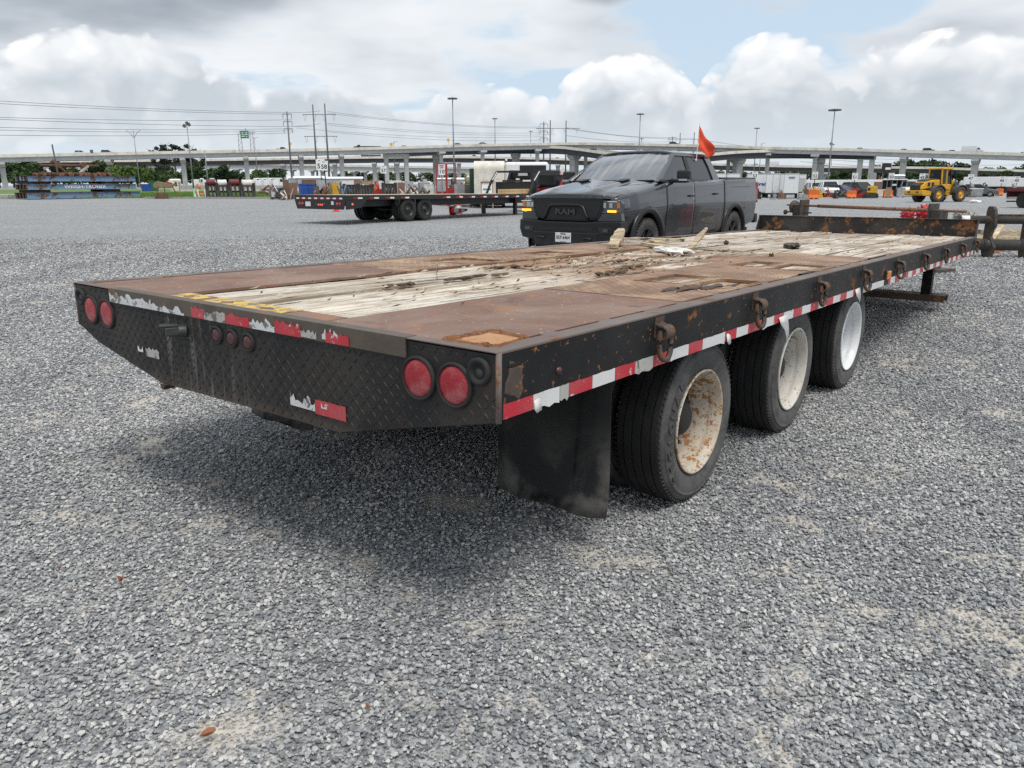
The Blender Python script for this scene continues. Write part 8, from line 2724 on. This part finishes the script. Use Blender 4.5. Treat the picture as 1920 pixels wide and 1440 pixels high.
    for k in range(4):
        mb = MB(); mb.b(1.05, 1.55, yc - 1.02, yc - 0.72, 0.45 + 0.24 * k, 0.50 + 0.24 * k); mb.build('step', 'loader_yellow', o)
    mb = MB(); mb.box((2.0, yc - 0.95, 2.55), (0.08, 0.22, 0.36)); mb.build('mirror', 'y_black', cb)
    # front frame, lift arms, tilt link, fork carriage
    P('front_frame', [(1.75, 0.6), (3.3, 0.6), (3.4, 1.0), (2.75, 1.95), (2.35, 1.95), (1.8, 1.2)], yc - 0.4, yc + 0.4, 'loader_yellow')
    for s in (-1, 1):
        P('lift_arm', [(2.40, 1.62), (2.62, 1.90), (3.55, 1.25), (4.35, 0.82), (4.30, 0.60), (3.35, 0.95), (2.45, 1.45)], yc + s * 0.62 - 0.07, yc + s * 0.62 + 0.07, 'loader_grey', bevel=0.01)
    P('tilt_lever', [(3.0, 1.35), (3.25, 2.0), (3.42, 2.02), (3.35, 1.4), (3.25, 1.05), (3.1, 1.05)], yc - 0.08, yc + 0.08, 'loader_grey', bevel=0.01)
    mb = MB(); mb.cyl((2.5, yc, 1.75), (3.28, yc, 1.9), 0.09, seg=10); mb.build('tilt_cylinder', 'bolt_steel', o)
    fk = empty('fork_carriage'); fk.parent = o
    mb = MB(); mb.b(4.35, 4.45, yc - 0.75, yc + 0.75, 0.48, 0.60); mb.b(4.35, 4.45, yc - 0.75, yc + 0.75, 1.15, 1.27); mb.build('carriage', 'y_brown', fk)
    for s in (-0.45, 0.45):
        mb = MB(); mb.b(4.455, 4.52, yc + s - 0.08, yc + s + 0.08, 0.44, 1.3); mb.b(4.52, 5.9, yc + s - 0.08, yc + s + 0.08, 0.44, 0.50); mb.build('fork', 'y_brown', fk)
    # stone stack on the forks
    s_ = empty('stone_pallet', o.location, 0, 'stack of grey stone slabs with a white cap held on the loader forks', 'pallet'); s_.rotation_euler = o.rotation_euler
    rg = random.Random(4)
    for k in range(5):
        mb = MB(); mb.b(4.75 + rg.uniform(-.04, .04), 6.35 + rg.uniform(-.05, .05), yc - 0.75, yc + 0.75, 0.51 + k * 0.125, 0.51 + k * 0.125 + 0.115); mb.build('slab', 'y_grey', s_, bevel=0.015)
    mb = MB(); mb.b(4.73, 6.38, yc - 0.77, yc + 0.77, 1.14, 1.19); mb.build('white_cap', 'sign_white', s_, bevel=0.015)
    o.scale = (0.87, 0.87, 0.87); s_.scale = (0.87, 0.87, 0.87)
    return o


wheel_loader()
mb = MB(); mb.ball((0, 0, 0.1), (0.40, 0.28, 0.12), 2, 0.25, 3); o = mb.build('crumpled_sheet', 'sign_white'); o.location = on_ground(1833, 60.5); tag(o, 'crumpled white sheet on the gravel below the loader forks', 'sheet')

# ------------------------------------------------------------------ right-hand row of lots
for i, (px, tp, Y, n, lab) in enumerate(((1414, 328, 88, '53', 'white sign reading 53 beside the pickup tail'), (1526.5, 328.5, 92, '52', 'white sign reading 52 above an orange barrier'), (1601, 330.5, 92, '51', 'white sign reading 51 right of the leaning mast'),
                                          (1669.5, 330.5, 95, '50', 'white sign reading 50 above the black cage trailer'), (1727, 331.5, 95, '49', 'white sign half hidden behind the loader hood'))):
    sign_post(px, tp, Y, n, lab, 0.64)
for i, (px, tp, n) in enumerate(((1818, 333, '47'), (1877, 337, '46'), (1905, 337, '45'))):
    sign_post(px, tp, 118, n, 'white sign reading %s against the long white trailers at far right' % n, 0.8)
for i, (a, b_, tp, Y, lab) in enumerate(((1413, 1420, 359, 66, 'sliver of an orange barrier right behind the pickup tail'), (1517, 1536, 355.5, 80, 'orange water barrier at the foot of sign 52'), (1589, 1606, 357.5, 84, 'orange water barrier at the foot of sign 51'),
                                        (1659, 1674, 356, 88, 'orange water barrier at the foot of sign 50'), (1870, 1881, 353.5, 100, 'small orange barrier at far right before the long white trailer'))):
    barrier_block(a, b_, tp, Y, lab)
# shredding lorries standing side by side, their boxes facing the yard
def lot_box(px0, px1, top, Y, label, print_=None, turn=0.0, deep=6.0, seams=0, name='box_truck'):
    o, w, h = thing_at(name, label, 'truck', px0, px1, top, Y, 'white box lorries by sign 53', turn)
    hw = w / 2; b0 = 0.55
    mb = MB(); mb.b(-hw, hw, 0, deep, b0, h); mb.build('cargo_box', 'box_white', o, bevel=0.05)
    mb = MB(); mb.b(-hw * 1.02, hw * 1.02, -0.02, 0.0, h - 0.1, h); mb.b(-hw * 1.02, -hw * 0.95, -0.02, 0.0, b0, h); mb.b(hw * .95, hw * 1.02, -0.02, 0.0, b0, h); mb.build('door_frame', 'box_grey', o)
    mb = MB(); mb.b(-hw * .7, hw * .7, 0.1, deep, 0.4, b0 - 0.01); mb.build('chassis', 'underframe', o)
    for s in (-1, 1):
        mb = MB(); mb.cyl((s * hw * .9, 1.2, 0.45), (s * hw * .55, 1.2, 0.45), 0.45, seg=16); mb.build('wheel', 'tyre_far', o)
    for k in range(seams):
        x = -hw + w * (k + 1) / (seams + 1)
        mb = MB(); mb.b(x - 0.03, x + 0.03, -0.015, 0.0, b0 + 0.1, h - 0.12); mb.build('door_seam', 'box_grey', o)
    return o, w, h, b0


o, w, h, b0 = lot_box(1400, 1438, 325.5, 96, 'white lorry side printed with a blue word beside the pickup tail', deep=2.4)
tx = text_mesh('lettering', 'Shred-', 0.60, 'y_blue', o, 0.004, sx=0.95, bold=0.02); tx.matrix_local = frame_mat((0.50, -0.03, b0 + (h - b0) * 0.46), (1, 0.0, 0), (0.18, 0, 1))
lot_box(1436, 1461, 325, 90, 'tall white lorry box with a small dark emblem low on its door', seams=1, deep=5)
lot_box(1462, 1470, 325.5, 95, 'narrow cream lorry box between the two tall white lorry boxes', deep=5)
o, w, h, b0 = lot_box(1470, 1497, 325, 86, 'widest tall white lorry box with small blue print near its top', deep=6)
for dz, ww, hh in ((0.80, 0.42, 0.05), (0.745, 0.36, 0.012)):
    mb = MB(); mb.box((0, -0.02, b0 + (h - b0) * dz), (w * ww, 0.012, h * hh)); mb.build('print', 'y_lblue', o)
o, w, h, b0 = lot_box(1497, 1510, 326.5, 104, 'white box body set back at the right of the tall lorry boxes', deep=5)
mb = MB(); mb.b(-w * .36, w * .36, -0.03, -0.021, b0 + 0.1, h - 0.5); mb.build('roller_door', 'box_grey', o)
for k, (a, b_, tp, lab) in enumerate(((1338, 1360, 325, 'white motorhome roof just right of the orange flag'), (1362, 1386, 325, 'white lorry cab with a grey vent behind the pickup bed'))):
    o, w, h, b0 = lot_box(a, b_, tp, 120, lab, deep=5)
    mb = MB(); mb.b(-w * .2, w * .25, -0.02, -0.012, h * .62, h * .8); mb.build('vent', 'box_grey', o)
machine(1416, 1428, 351, 80, 'dgrey', 'dark bin-like machine below the blue lettering', 'black', seed=41)
machine(1446, 1456, 357, 78, 'black', 'black reel in front of the emblem lorry box', 'grey', seed=42)
machine(1460, 1475, 356, 80, 'brown', 'brown wooden stand with gear between the white lorry boxes', 'brick', seed=43)
machine(1498, 1516, 358, 78, 'galvg', 'grey concrete block machine left of the first full orange barrier', 'grey', seed=44)
machine(1506, 1518, 347, 92, 'olive', 'drab yellow engine left of sign 52', 'brown', seed=45)
machine(1520, 1542, 350, 90, 'yellow', 'yellow compactor behind the barrier at sign 52', 'yellow', seed=46)
p = on_ground(1545, 100)
car('pickup', on_ground(1553, 96), R(-100), 'car_white', 'white pickup parked facing the yard right of sign 52', 'cars parked in the right lots')
car('suv', on_ground(1530, 108), R(-95), 'car_white', 'white car behind sign 52 left of the white pickup', 'cars parked in the right lots')
car('sedan', on_ground(1577, 94), R(-60), 'car_blue', 'dark blue car left of sign 51', 'cars parked in the right lots')
car('suv', on_ground(1612, 100), R(-70), 'car_black', 'black car behind sign 51', 'cars parked in the right lots')
car('sedan', on_ground(1590, 103), R(-75), 'car_grey', 'grey car between the dark blue car and sign 51', 'cars parked in the right lots')
scrap_heap(1546, 1562, 352, 84, ['rust', 'orange', 'dgrey', 'red'], 'tangle of red and orange scrap in front of the white pickup', seed=51)
scrap_heap(1560, 1590, 353, 83, ['brown', 'dgrey', 'rust', 'black'], 'low brown scrap heap in front of the dark blue car', seed=52, bars=12)
machine(1598, 1618, 349, 86, 'red', 'red mower beside the barrier at sign 51', 'black', seed=53)


def yellow_trencher():
    o, w, h = thing_at('tracked_machine', 'yellow topped tracked machine between signs 51 and 50', 'machine', 1606, 1646, 348, 84)
    hw = w / 2
    mb = MB(); mb.prism([(0.0, h * .45), (hw * .9, h * .42), (hw * .9, h * .9), (hw * 0.5, h), (0.05, h * .95)], 'Y', -0.5, 0.5); mb.build('yellow_cowl', 'y_yellow', o, bevel=0.05)
    mb = MB(); mb.b(0.08 * hw, 0.3 * hw, -0.515, -0.502, h * .62, h * .82); mb.build('cowl_vent', 'y_black', o)
    for y in (-0.45, 0.45):
        mb = MB(); mb.prism([(-hw * .2, 0.05), (hw, 0.05), (hw * 1.05, 0.25), (hw, h * .38), (-hw * .2, h * .38), (-hw * .3, 0.2)], 'Y', y - 0.14, y + 0.14); mb.build('track', 'y_black', o, bevel=0.04)
    mb = MB(); mb.bar((-hw, 0, 0.15), (-hw * 0.1, 0, h * .45), 0.22, 0.3); mb.build('boom', 'y_red', o)
    mb = MB(); mb.bar((-hw, -0.3, 0.1), (hw * .2, -0.3, 0.12), 0.16); mb.build('frame_rail', 'y_red', o)


yellow_trencher()
for i, (a, b_, tp, Y) in enumerate(((1496, 1580, 337.5, 140), (1560, 1645, 337, 150), (1600, 1660, 337, 135), (1696, 1740, 337, 130), (1812, 1896, 331.5, 128), (1894, 1990, 333.5, 120))):
    c, w, h = slot(a, b_, tp, Y)
    o = empty('box_trailer', c, facing(c) + R(3), ['long low white trailer behind the white pickup', 'long low white trailer behind sign 51', 'white trailer behind the yellow tracked machine', 'white trailer left of the loader hood', 'longest white trailer at far right behind the loader', 'white trailer cut by the right edge of the picture'][i], 'trailer', 'white trailers lined up at right')
    mb = MB(); mb.b(-w / 2, w / 2, 0, 2.5, 1.0, h); mb.build('cargo_box', 'box_white', o, bevel=0.05)
    mb = MB(); mb.b(-w / 2, w / 2, -0.02, -0.001, 0.98, 1.1); mb.build('bottom_rail', 'box_grey', o)
    mb = MB(); mb.b(-w / 2 + .3, w / 2 - .3, 0.3, 2.2, 0.6, 0.97); mb.build('chassis', 'underframe', o)
    for x in (w / 2 - 1.2, w / 2 - 2.4):
        mb = MB(); mb.cyl((x, 0.1, 0.5), (x, 2.4, 0.5), 0.5, seg=16); mb.build('wheel_pair', 'tyre_far', o)
    for k in range(int(w / 1.5)):
        x = -w / 2 + 1.5 * (k + 0.5)
        mb = MB(); mb.b(x - .02, x + .02, -0.012, -0.001, 1.12, h - .1); mb.build('side_post', 'box_white', o)


def cage_trailer():
    o, w, h = thing_at('cage_trailer', 'black open cage trailer with white roof below sign 50', 'trailer', 1655, 1698, 335.5, 97)
    hw = w / 2
    mb = MB(); mb.b(-hw, hw, -0.2, 2.0, h - 0.12, h); mb.build('roof', 'sign_white', o)
    mb = MB(); mb.b(-hw, hw, 0, 2.0, 0.45, 0.7); mb.build('floor', 'y_black', o)
    mb = MB(); mb.b(-hw * .98, hw * .98, 1.9, 2.0, 0.7, h - .13); mb.build('back_wall', 'y_black', o)
    for k in range(6):
        x = -hw + 0.05 + (w - 0.1) * k / 5
        mb = MB(); mb.bar((x, 0, 0.7), (x, 0, h - .12), 0.07); mb.build('post', 'galv', o)
    for x in (-0.8, 0.3):
        mb = MB(); mb.cyl((x, -0.1, 0.38), (x, 0.12, 0.38), 0.38, seg=16); mb.build('wheel', 'tyre_far', o)
    mb = MB(); mb.b(-0.3, 0.3, -0.03, -0.01, h * .62, h * .72); mb.build('placard', 'sign_white', o)


cage_trailer()
crate(1662, 1671, 351.5, 86.5, 'tan', 'tan board standing on the barrier at sign 50', 'board', 'board', deep=0.2)
crate(1684, 1697, 352, 90, 'galvg', 'pale crate at the right end of the cage trailer', 'crate')
crate(1640, 1660, 341, 112, 'brick', 'stack of pink brick pallets left of the cage trailer', 'pallet_load', 'pallet')
crate(1646, 1660, 355, 92, 'cream', 'low pile of pale bags left of the barrier at sign 50', 'bag_pile', 'bags')
car('pickup', on_ground(1703, 98), R(-110), 'car_white', 'white lorry cab parked left of the loader tail', 'cars parked in the right lots')
o, w, h = thing_at('billboard', 'dark billboard over the lower bridge above sign 50', 'billboard', 1650, 1666, 306, 330)
mb = MB(); mb.b(-w / 2, w / 2, 0, 0.5, h - 4.0, h); pn = mb.build('panel', 'y_black', o)
mb = MB(); mb.b(-w * .1, w * .45, -0.03, 0, h - 2.6, h - 1.7); mb.build('lettering', 'sign_white', pn)
for s in (-0.3, 0.3):
    mb = MB(); mb.bar((s * w, 0.3, 0), (s * w, 0.3, h - 4.0), 0.5); mb.build('post', 'steel_pole', o)
crate(1628, 1640, 326, 210, 'grey', 'small grey building between the twin columns at right', 'site_building', 'building')
shed(1672, 1692, 327, 260, 'grey', 'grey gabled roof house behind the cage trailer', 'house')
machine(1645, 1652, 333, 150, 'red', 'small red mast rig left of sign 50', 'red', seed=61)
machine(1816, 1830, 343, 86, 'maroon', 'dark red machine just beyond the loader forks', 'grey', seed=62)
car('sedan', on_ground(1832, 92), R(-30), 'car_grey', 'grey car nose beyond the loader forks', 'cars parked in the right lots')
machine(1838, 1862, 343, 92, 'black', 'black machine in front of the longest white trailer', 'black', seed=63)
scrap_heap(1806, 1834, 342, 95, ['rust', 'dgrey', 'maroon', 'grey'], 'tangled dark scrap above the front wheel of the loader', seed=64, bars=12)
machine(1894, 1914, 344, 75, 'cream', 'pale machine above the dark red trailer at the right edge', 'grey', seed=66)
for i, (a, b_, tp) in enumerate(((542, 592, 330), (560, 612, 329.5), (610, 680, 331), (820, 870, 333))):
    c, w, h = slot(a, b_, tp, 300)
    o = empty('warehouse', c, facing(c), ['pale blue metal warehouse left of sign 58', 'second pale warehouse roof behind sign 58', 'long white warehouse roof right of sign 58', 'low white building behind the speed limit sign'][i], 'building', 'metal sheds under the bridges')
    mb = MB(); mb.b(-w / 2, w / 2, 0, 12, 0, h * .8); mb.build('wall', 'y_galvg', o)
    mb = MB(); mb.prism([(-0.3, h * .805), (12.3, h * .805), (6, h)], 'X', -w / 2 - .3, w / 2 + .3); mb.build('roof', 'box_white', o)
    for k in range(3):
        x = -w * .3 + k * w * .3
        mb = MB(); mb.b(x - 1.2, x + 1.2, -0.05, -0.002, 0, h * .55); mb.build('door', 'y_grey', o)

for i, (a, b_, tp, Y, cs_, lab) in enumerate((
        (590, 612, 346, 55, ['black', 'dgrey', 'orange', 'rust'], 'dark tangle with an orange spot at the foot of sign 58'), (606, 630, 345, 56, ['olive', 'brown', 'grey'], 'drab heap left of the yellow toolbox'),
        (628, 655, 344, 57, ['dgrey', 'galvg', 'lblue'], 'grey mesh-like heap right of the yellow toolbox'), (654, 690, 343, 64, ['brick', 'brown', 'tan', 'white'], 'brick and tan clutter behind the left light blue pump'),
        (690, 712, 342, 60, ['red', 'orange', 'white', 'brown'], 'red and white clutter beside the orange hooped machine'), (722, 748, 341, 62, ['brick', 'cream', 'rust', 'grey'], 'brick coloured clutter right of sign 57'),
        (752, 790, 341, 61, ['galvg', 'white', 'rust', 'dgrey'], 'pale tangle left of the tall grey machine tool'), (770, 800, 349, 53, ['black', 'brown', 'cream'], 'low dark brushwood heap in front of the tall grey machine tool'),
        (806, 826, 344, 60, ['dgrey', 'galvg', 'red'], 'grey and red clutter left of the red cage'), (838, 866, 340, 56, ['olive', 'black', 'rust', 'lblue'], 'dark clutter with a blue spot right of the red cage'),
        (556, 584, 341, 75, ['white', 'brick', 'dgrey'], 'mixed clutter behind the blue bins'), (480, 520, 343, 100, ['brick', 'red', 'dgrey', 'white'], 'far red and grey clutter left of the blue bins'))):
    scrap_heap(a, b_, tp, Y, cs_, lab, seed=80 + i, bars=16)

# dark red flatbed at the right edge
def red_flatbed():
    c = on_ground(1893, 47.0)
    o = empty('flatbed_truck', c, facing(c) + R(-50), 'dark red flatbed trailer tail cut by the right edge of the picture', 'trailer')
    mb = MB(); mb.b(0, 9, -0.1, 2.4, 0.95, 1.15); mb.build('deck', 'y_maroon', o, bevel=0.02)
    mb = MB(); mb.b(-0.03, 0.0, -0.1, 2.4, 0.62, 1.15); mb.build('tail_panel', 'y_maroon', o)
    mb = MB(); mb.b(-0.1, 0.02, 0.0, 2.3, 0.32, 0.40); mb.build('under_bar', 'y_maroon', o)
    for k in range(4):
        mb = MB(); mb.b(-0.034, -0.031, 0.0 + k * 0.6, 0.28 + k * 0.6, 1.0, 1.08); mb.build('reflective_tape', 'sign_white', o)
    for y in (0.1, 0.45, 1.6, 1.95):
        mb = MB(); mb.cyl((1.0, y, 0.45), (1.0, y + 0.26, 0.45), 0.45, seg=18); mb.build('wheel', 'tyre_far', o)


red_flatbed()

# ------------------------------------------------------------------ machinery behind the trailer's nose
rusty('oily_steel', (0.050, 0.046, 0.040), (0.075, 0.045, 0.03), (0.14, 0.08, 0.05), scale=5.0, amount=0.44, rough=0.5, dust=(0.12, 0.11, 0.10), dust_amt=0.5)
rusty('rod_rust', (0.22, 0.12, 0.075), (0.10, 0.05, 0.032), (0.36, 0.20, 0.12), scale=6.0, amount=0.5, rough=0.7)


def long_shaft():
    a, b_ = at(1500, 385, 15.0), at(1762, 395, 12.3)
    o = empty('drive_shaft', (a.x, a.y, 0), 0, 'long rusty shaft held between two grimy bearing stands behind the trailer nose', 'shaft')
    t = (b_ - a); L = t.length; t.normalize()
    M = Matrix.Translation(-Vector((a.x, a.y, 0)))
    def put(mb, name, mat, bevel=0.0): mb.xf(M); return mb.build(name, mat, o, bevel=bevel)
    mb = MB(); mb.cyl(a - t * 0.20, b_ + t * 0.45, 0.020, seg=12); put(mb, 'shaft', 'rod_rust')
    mb = MB(); mb.cyl(a + t * 0.45, b_ - t * 0.25, 0.030, seg=12); put(mb, 'sleeve', 'rod_rust')
    ang = math.atan2(t.y, t.x)
    for i, p in enumerate((a, b_)):
        st = empty('bearing_stand'); st.parent = o
        mb = MB(); mb.box((p.x, p.y, p.z / 2 + 0.03), (0.17, 0.20, p.z - 0.02), ang); mb.xf(M); mb.build('column', 'oily_steel', st, bevel=0.015)
        mb = MB(); mb.box((p.x + t.x * 0.11 * (1 if i == 0 else -1), p.y + t.y * 0.11 * (1 if i == 0 else -1), p.z / 2 + 0.06), (0.04, 0.22, p.z + 0.10), ang); mb.xf(M); mb.build('face_plate', 'oily_steel', st, bevel=0.008)
        mb = MB(); mb.box((p.x, p.y, 0.03), (0.5, 0.45, 0.06), ang); mb.xf(M); mb.build('foot', 'oily_steel', st)
        if i == 0:
            mb = MB(); mb.lathe([(0.001, -0.06), (0.09, -0.05), (0.125, -0.01), (0.11, 0.04), (0.001, 0.05)], 20, axis='X'); mb.xf(M @ Matrix.Translation(p - t * 0.14 - Vector((0, 0, 0.03))) @ Matrix.Rotation(ang, 4, 'Z')); mb.build('end_bell', 'oily_steel', st)
            mb = MB(); mb.cyl(p - t * 0.36 - Vector((0, 0, 0.13)), p + t * 0.30 - Vector((0, 0, 0.13)), 0.014, seg=8); mb.xf(M); mb.build('pin', 'oily_steel', st)
            mb = MB(); mb.cyl(p - t * 0.34, p - t * 0.1, 0.014, seg=8); mb.xf(M); mb.build('pin', 'oily_steel', st)
            mb = MB(); mb.ball(p - t * 0.37 - Vector((0, 0, 0.14)), (0.042, 0.042, 0.05), 2, 0.15, 4); mb.xf(M); mb.build('clevis', 'oily_steel', st)


long_shaft()
simple('cutter_red', (0.42, 0.018, 0.03), 0.5, var=0.15, scale=6)
simple('cutter_grey', (0.27, 0.29, 0.27), 0.6, var=0.15, scale=6, dirt=(0.20, 0.12, 0.07))


def cutter(px, py, Y, mat, label, s=1.0, tilt=0.0, ring=False):
    c = at(px, py, Y); g = gz(c.x, c.y)
    rr = max(0.12, c.z - g)
    o = empty('cutter_head', (c.x, c.y, g), 0.4, label, 'cutter head', 'spiked cutter heads behind the trailer nose')
    if rr > 0.6:                                     # stands on a drum-like foot
        mb = MB(); mb.cyl((0, 0, 0), (0, 0, rr - 0.2 * s), 0.16 * s, 0.2 * s, 14); mb.build('foot', mat, o); 
    z = rr
    mb = MB(); mb.smooth = True; mb.ball((0, 0, z), 0.20 * s, 2); mb.build('core', mat, o)
    rg = random.Random(int(px))
    n = 34
    for i in range(n):
        ph = math.acos(1 - 2 * (i + .5) / n); th = 2.4 * i
        d = Vector((math.sin(ph) * math.cos(th), math.sin(ph) * math.sin(th), math.cos(ph)))
        mb = MB(); mb.cyl(Vector((0, 0, z)) + d * 0.17 * s, Vector((0, 0, z)) + d * 0.255 * s, 0.040 * s, 0.014 * s, 6); mb.build('tooth', mat, o)
    if ring:
        mb = MB(); mb.tube([(0.17 * s * math.cos(a), -0.22 * s, z - 0.08 + 0.17 * s * math.sin(a)) for a in [i * math.pi / 10 for i in range(20)]], 0.03 * s, 8, closed=True); mb.build('rim', mat, o)


cutter(1702, 402, 17.0, 'cutter_red', 'left bright red spiked cutter behind the trailer nose', 0.66)
cutter(1733, 399, 17.0, 'cutter_red', 'right bright red spiked cutter with a ring behind the trailer nose', 0.80, ring=True)
cutter(1800, 404, 18.0, 'cutter_grey', 'left grey spiked cutter behind the right end of the bulkhead', 0.66)
cutter(1820, 408, 17.6, 'cutter_grey', 'right grey rounded cutter beside the other grey one', 0.60)


def ripper():
    """toolbar of two thick shafts through upright shank plates, running out of the frame"""
    p = on_ground(1867, 14.6)
    o = empty('ripper_bar', p, R(-16), 'dark ripper bar of two thick shafts through upright plates at the right edge', 'ripper')
    zu_, zl = 0.70, 0.24
    mb = MB(); mb.cyl((-0.55, 0, zu_), (3.2, 0, zu_), 0.075, seg=16); mb.build('upper_shaft', 'oily_steel', o)
    mb = MB(); mb.cyl((-0.80, 0, zl), (3.2, 0, zl), 0.105, seg=18); mb.build('lower_shaft', 'oily_steel', o)
    mb = MB(); mb.cyl((-0.50, 0, zu_), (-0.36, 0, zu_), 0.077, seg=16); mb.build('paint_band', 'sign_white', o)
    for x in (0.0, 0.62, 1.5):
        pl_ = [(-0.14, 0.0), (0.06, 0.0), (0.10, 0.10), (0.10, 0.86), (0.07, 0.95), (-0.05, 0.95), (-0.10, 0.90), (-0.14, 0.78), (-0.16, 0.60), (-0.10, 0.50), (-0.08, 0.40), (-0.22, 0.20), (-0.20, 0.15)]
        pl_ = [(a_ * 0.8, b2) for a_, b2 in pl_]
        mb = MB(); mb.prism(pl_, 'X', x - 0.04, x + 0.04); mb.xf(Matrix.Translation((x, 0, 0)) @ Matrix.Rotation(R(38), 4, 'Z') @ Matrix.Translation((-x, 0, 0))); sp = mb.build('shank_plate', 'oily_steel', o, bevel=0.012)
        mb = MB(); mb.cyl((x - 0.07, 0, zl), (x + 0.07, 0, zl), 0.118, seg=18); mb.build('collar', 'oily_steel', o)
    # chain along the upper shaft
    for k in range(16):
        mb = MB(); mb.box((0.12 + k * 0.075, 0.0, zu_ + 0.09), (0.06, 0.05, 0.03), R(10 * (k % 2))); mb.build('chain_link', 'ring_rust', o)


ripper()
mb = MB(); p = on_ground(1838, 13.4)
mb.lathe([(0.10, 0), (0.10, 0.5), (0.065, 0.5), (0.065, 0.02), (0.001, 0.02)], 20, axis='X'); o = mb.build('steel_pipe', 'oily_steel'); o.matrix_world = Matrix.Translation((p.x - 0.05, p.y, 0.52)) @ Matrix.Rotation(R(110), 4, 'Z') @ Matrix.Rotation(R(8), 4, 'Y')
tag(o, 'short open pipe end beside the right corner of the bulkhead', 'pipe')


def pallet(px, Y, label, rz):
    p = on_ground(px, Y)
    o = empty('wood_pallet', p, rz, label, 'pallet', 'wooden pallets behind the ripper bar')
    for k in range(3):
        mb = MB(); mb.b(-0.6, 0.6, -0.5 + k * 0.45, -0.41 + k * 0.45, 0, 0.09); mb.build('stringer', 'scrap_wood', o)
    for k in range(7):
        mb = MB(); mb.b(-0.6 + k * 0.185, -0.49 + k * 0.185, -0.5, 0.5, 0.092, 0.112); mb.build('slat', 'scrap_wood', o)


pallet(1866, 18.6, 'nearer wooden pallet lying behind the ripper bar', 0.3)
pallet(1902, 21.0, 'farther wooden pallet lying behind the ripper bar', -0.2)
mb = MB(); a, b_ = on_ground(1876, 17.6), on_ground(1894, 19.0); mb.bar(a + Vector((0, 0, 0.12)), b_ + Vector((0, 0, 0.42)), 0.10, 0.03); tag(mb.build('loose_board', 'scrap_wood'), 'loose pale board propped on the pallets behind the ripper bar', 'board')
mb = MB(); a, b_ = on_ground(1876, 15.4), on_ground(1935, 17.2); mb.bar(a + Vector((0, 0, 0.06)), b_ + Vector((0, 0, 0.10)), 0.14, 0.10); tag(mb.build('orange_beam', 'y_orange', bevel=0.01), 'orange steel beam on the gravel behind the ripper bar', 'beam')

# ------------------------------------------------------------------ small things on the gravel
def dead_leaf(px, py, label, s=0.035):
    r = pix_ray(px, py); p = Vector((0, 0, CAM_H)) + r * (-(CAM_H - 0.02) / r.z)
    mb = MB(); rg = random.Random(px); V = []
    for i in range(9):
        a = i * 2 * math.pi / 9
        V.append((s * math.cos(a) * rg.uniform(0.7, 1.2), s * 0.7 * math.sin(a) * rg.uniform(0.7, 1.2), 0.012 + rg.uniform(0, 0.014)))
    V.append((0, 0, 0.006))
    mb.add(V, [(i, (i + 1) % 9, 9) for i in range(9)])
    o = mb.build('dead_leaf', 'leaf_brown'); o.location = p; o.rotation_euler = (0, 0, px)
    tag(o, label, 'leaf', 'dead leaves on the gravel')


dead_leaf(390, 1384, 'large brown dead leaf on the gravel at lower left', 0.022)
dead_leaf(228, 1093, 'small brown dead leaf at the left, above the large one', 0.014)
dead_leaf(112, 1071, 'small dark dead leaf at the far left of the gravel', 0.012)
dead_leaf(690, 1333, 'tiny red scrap on the gravel below the trailer shadow', 0.010)
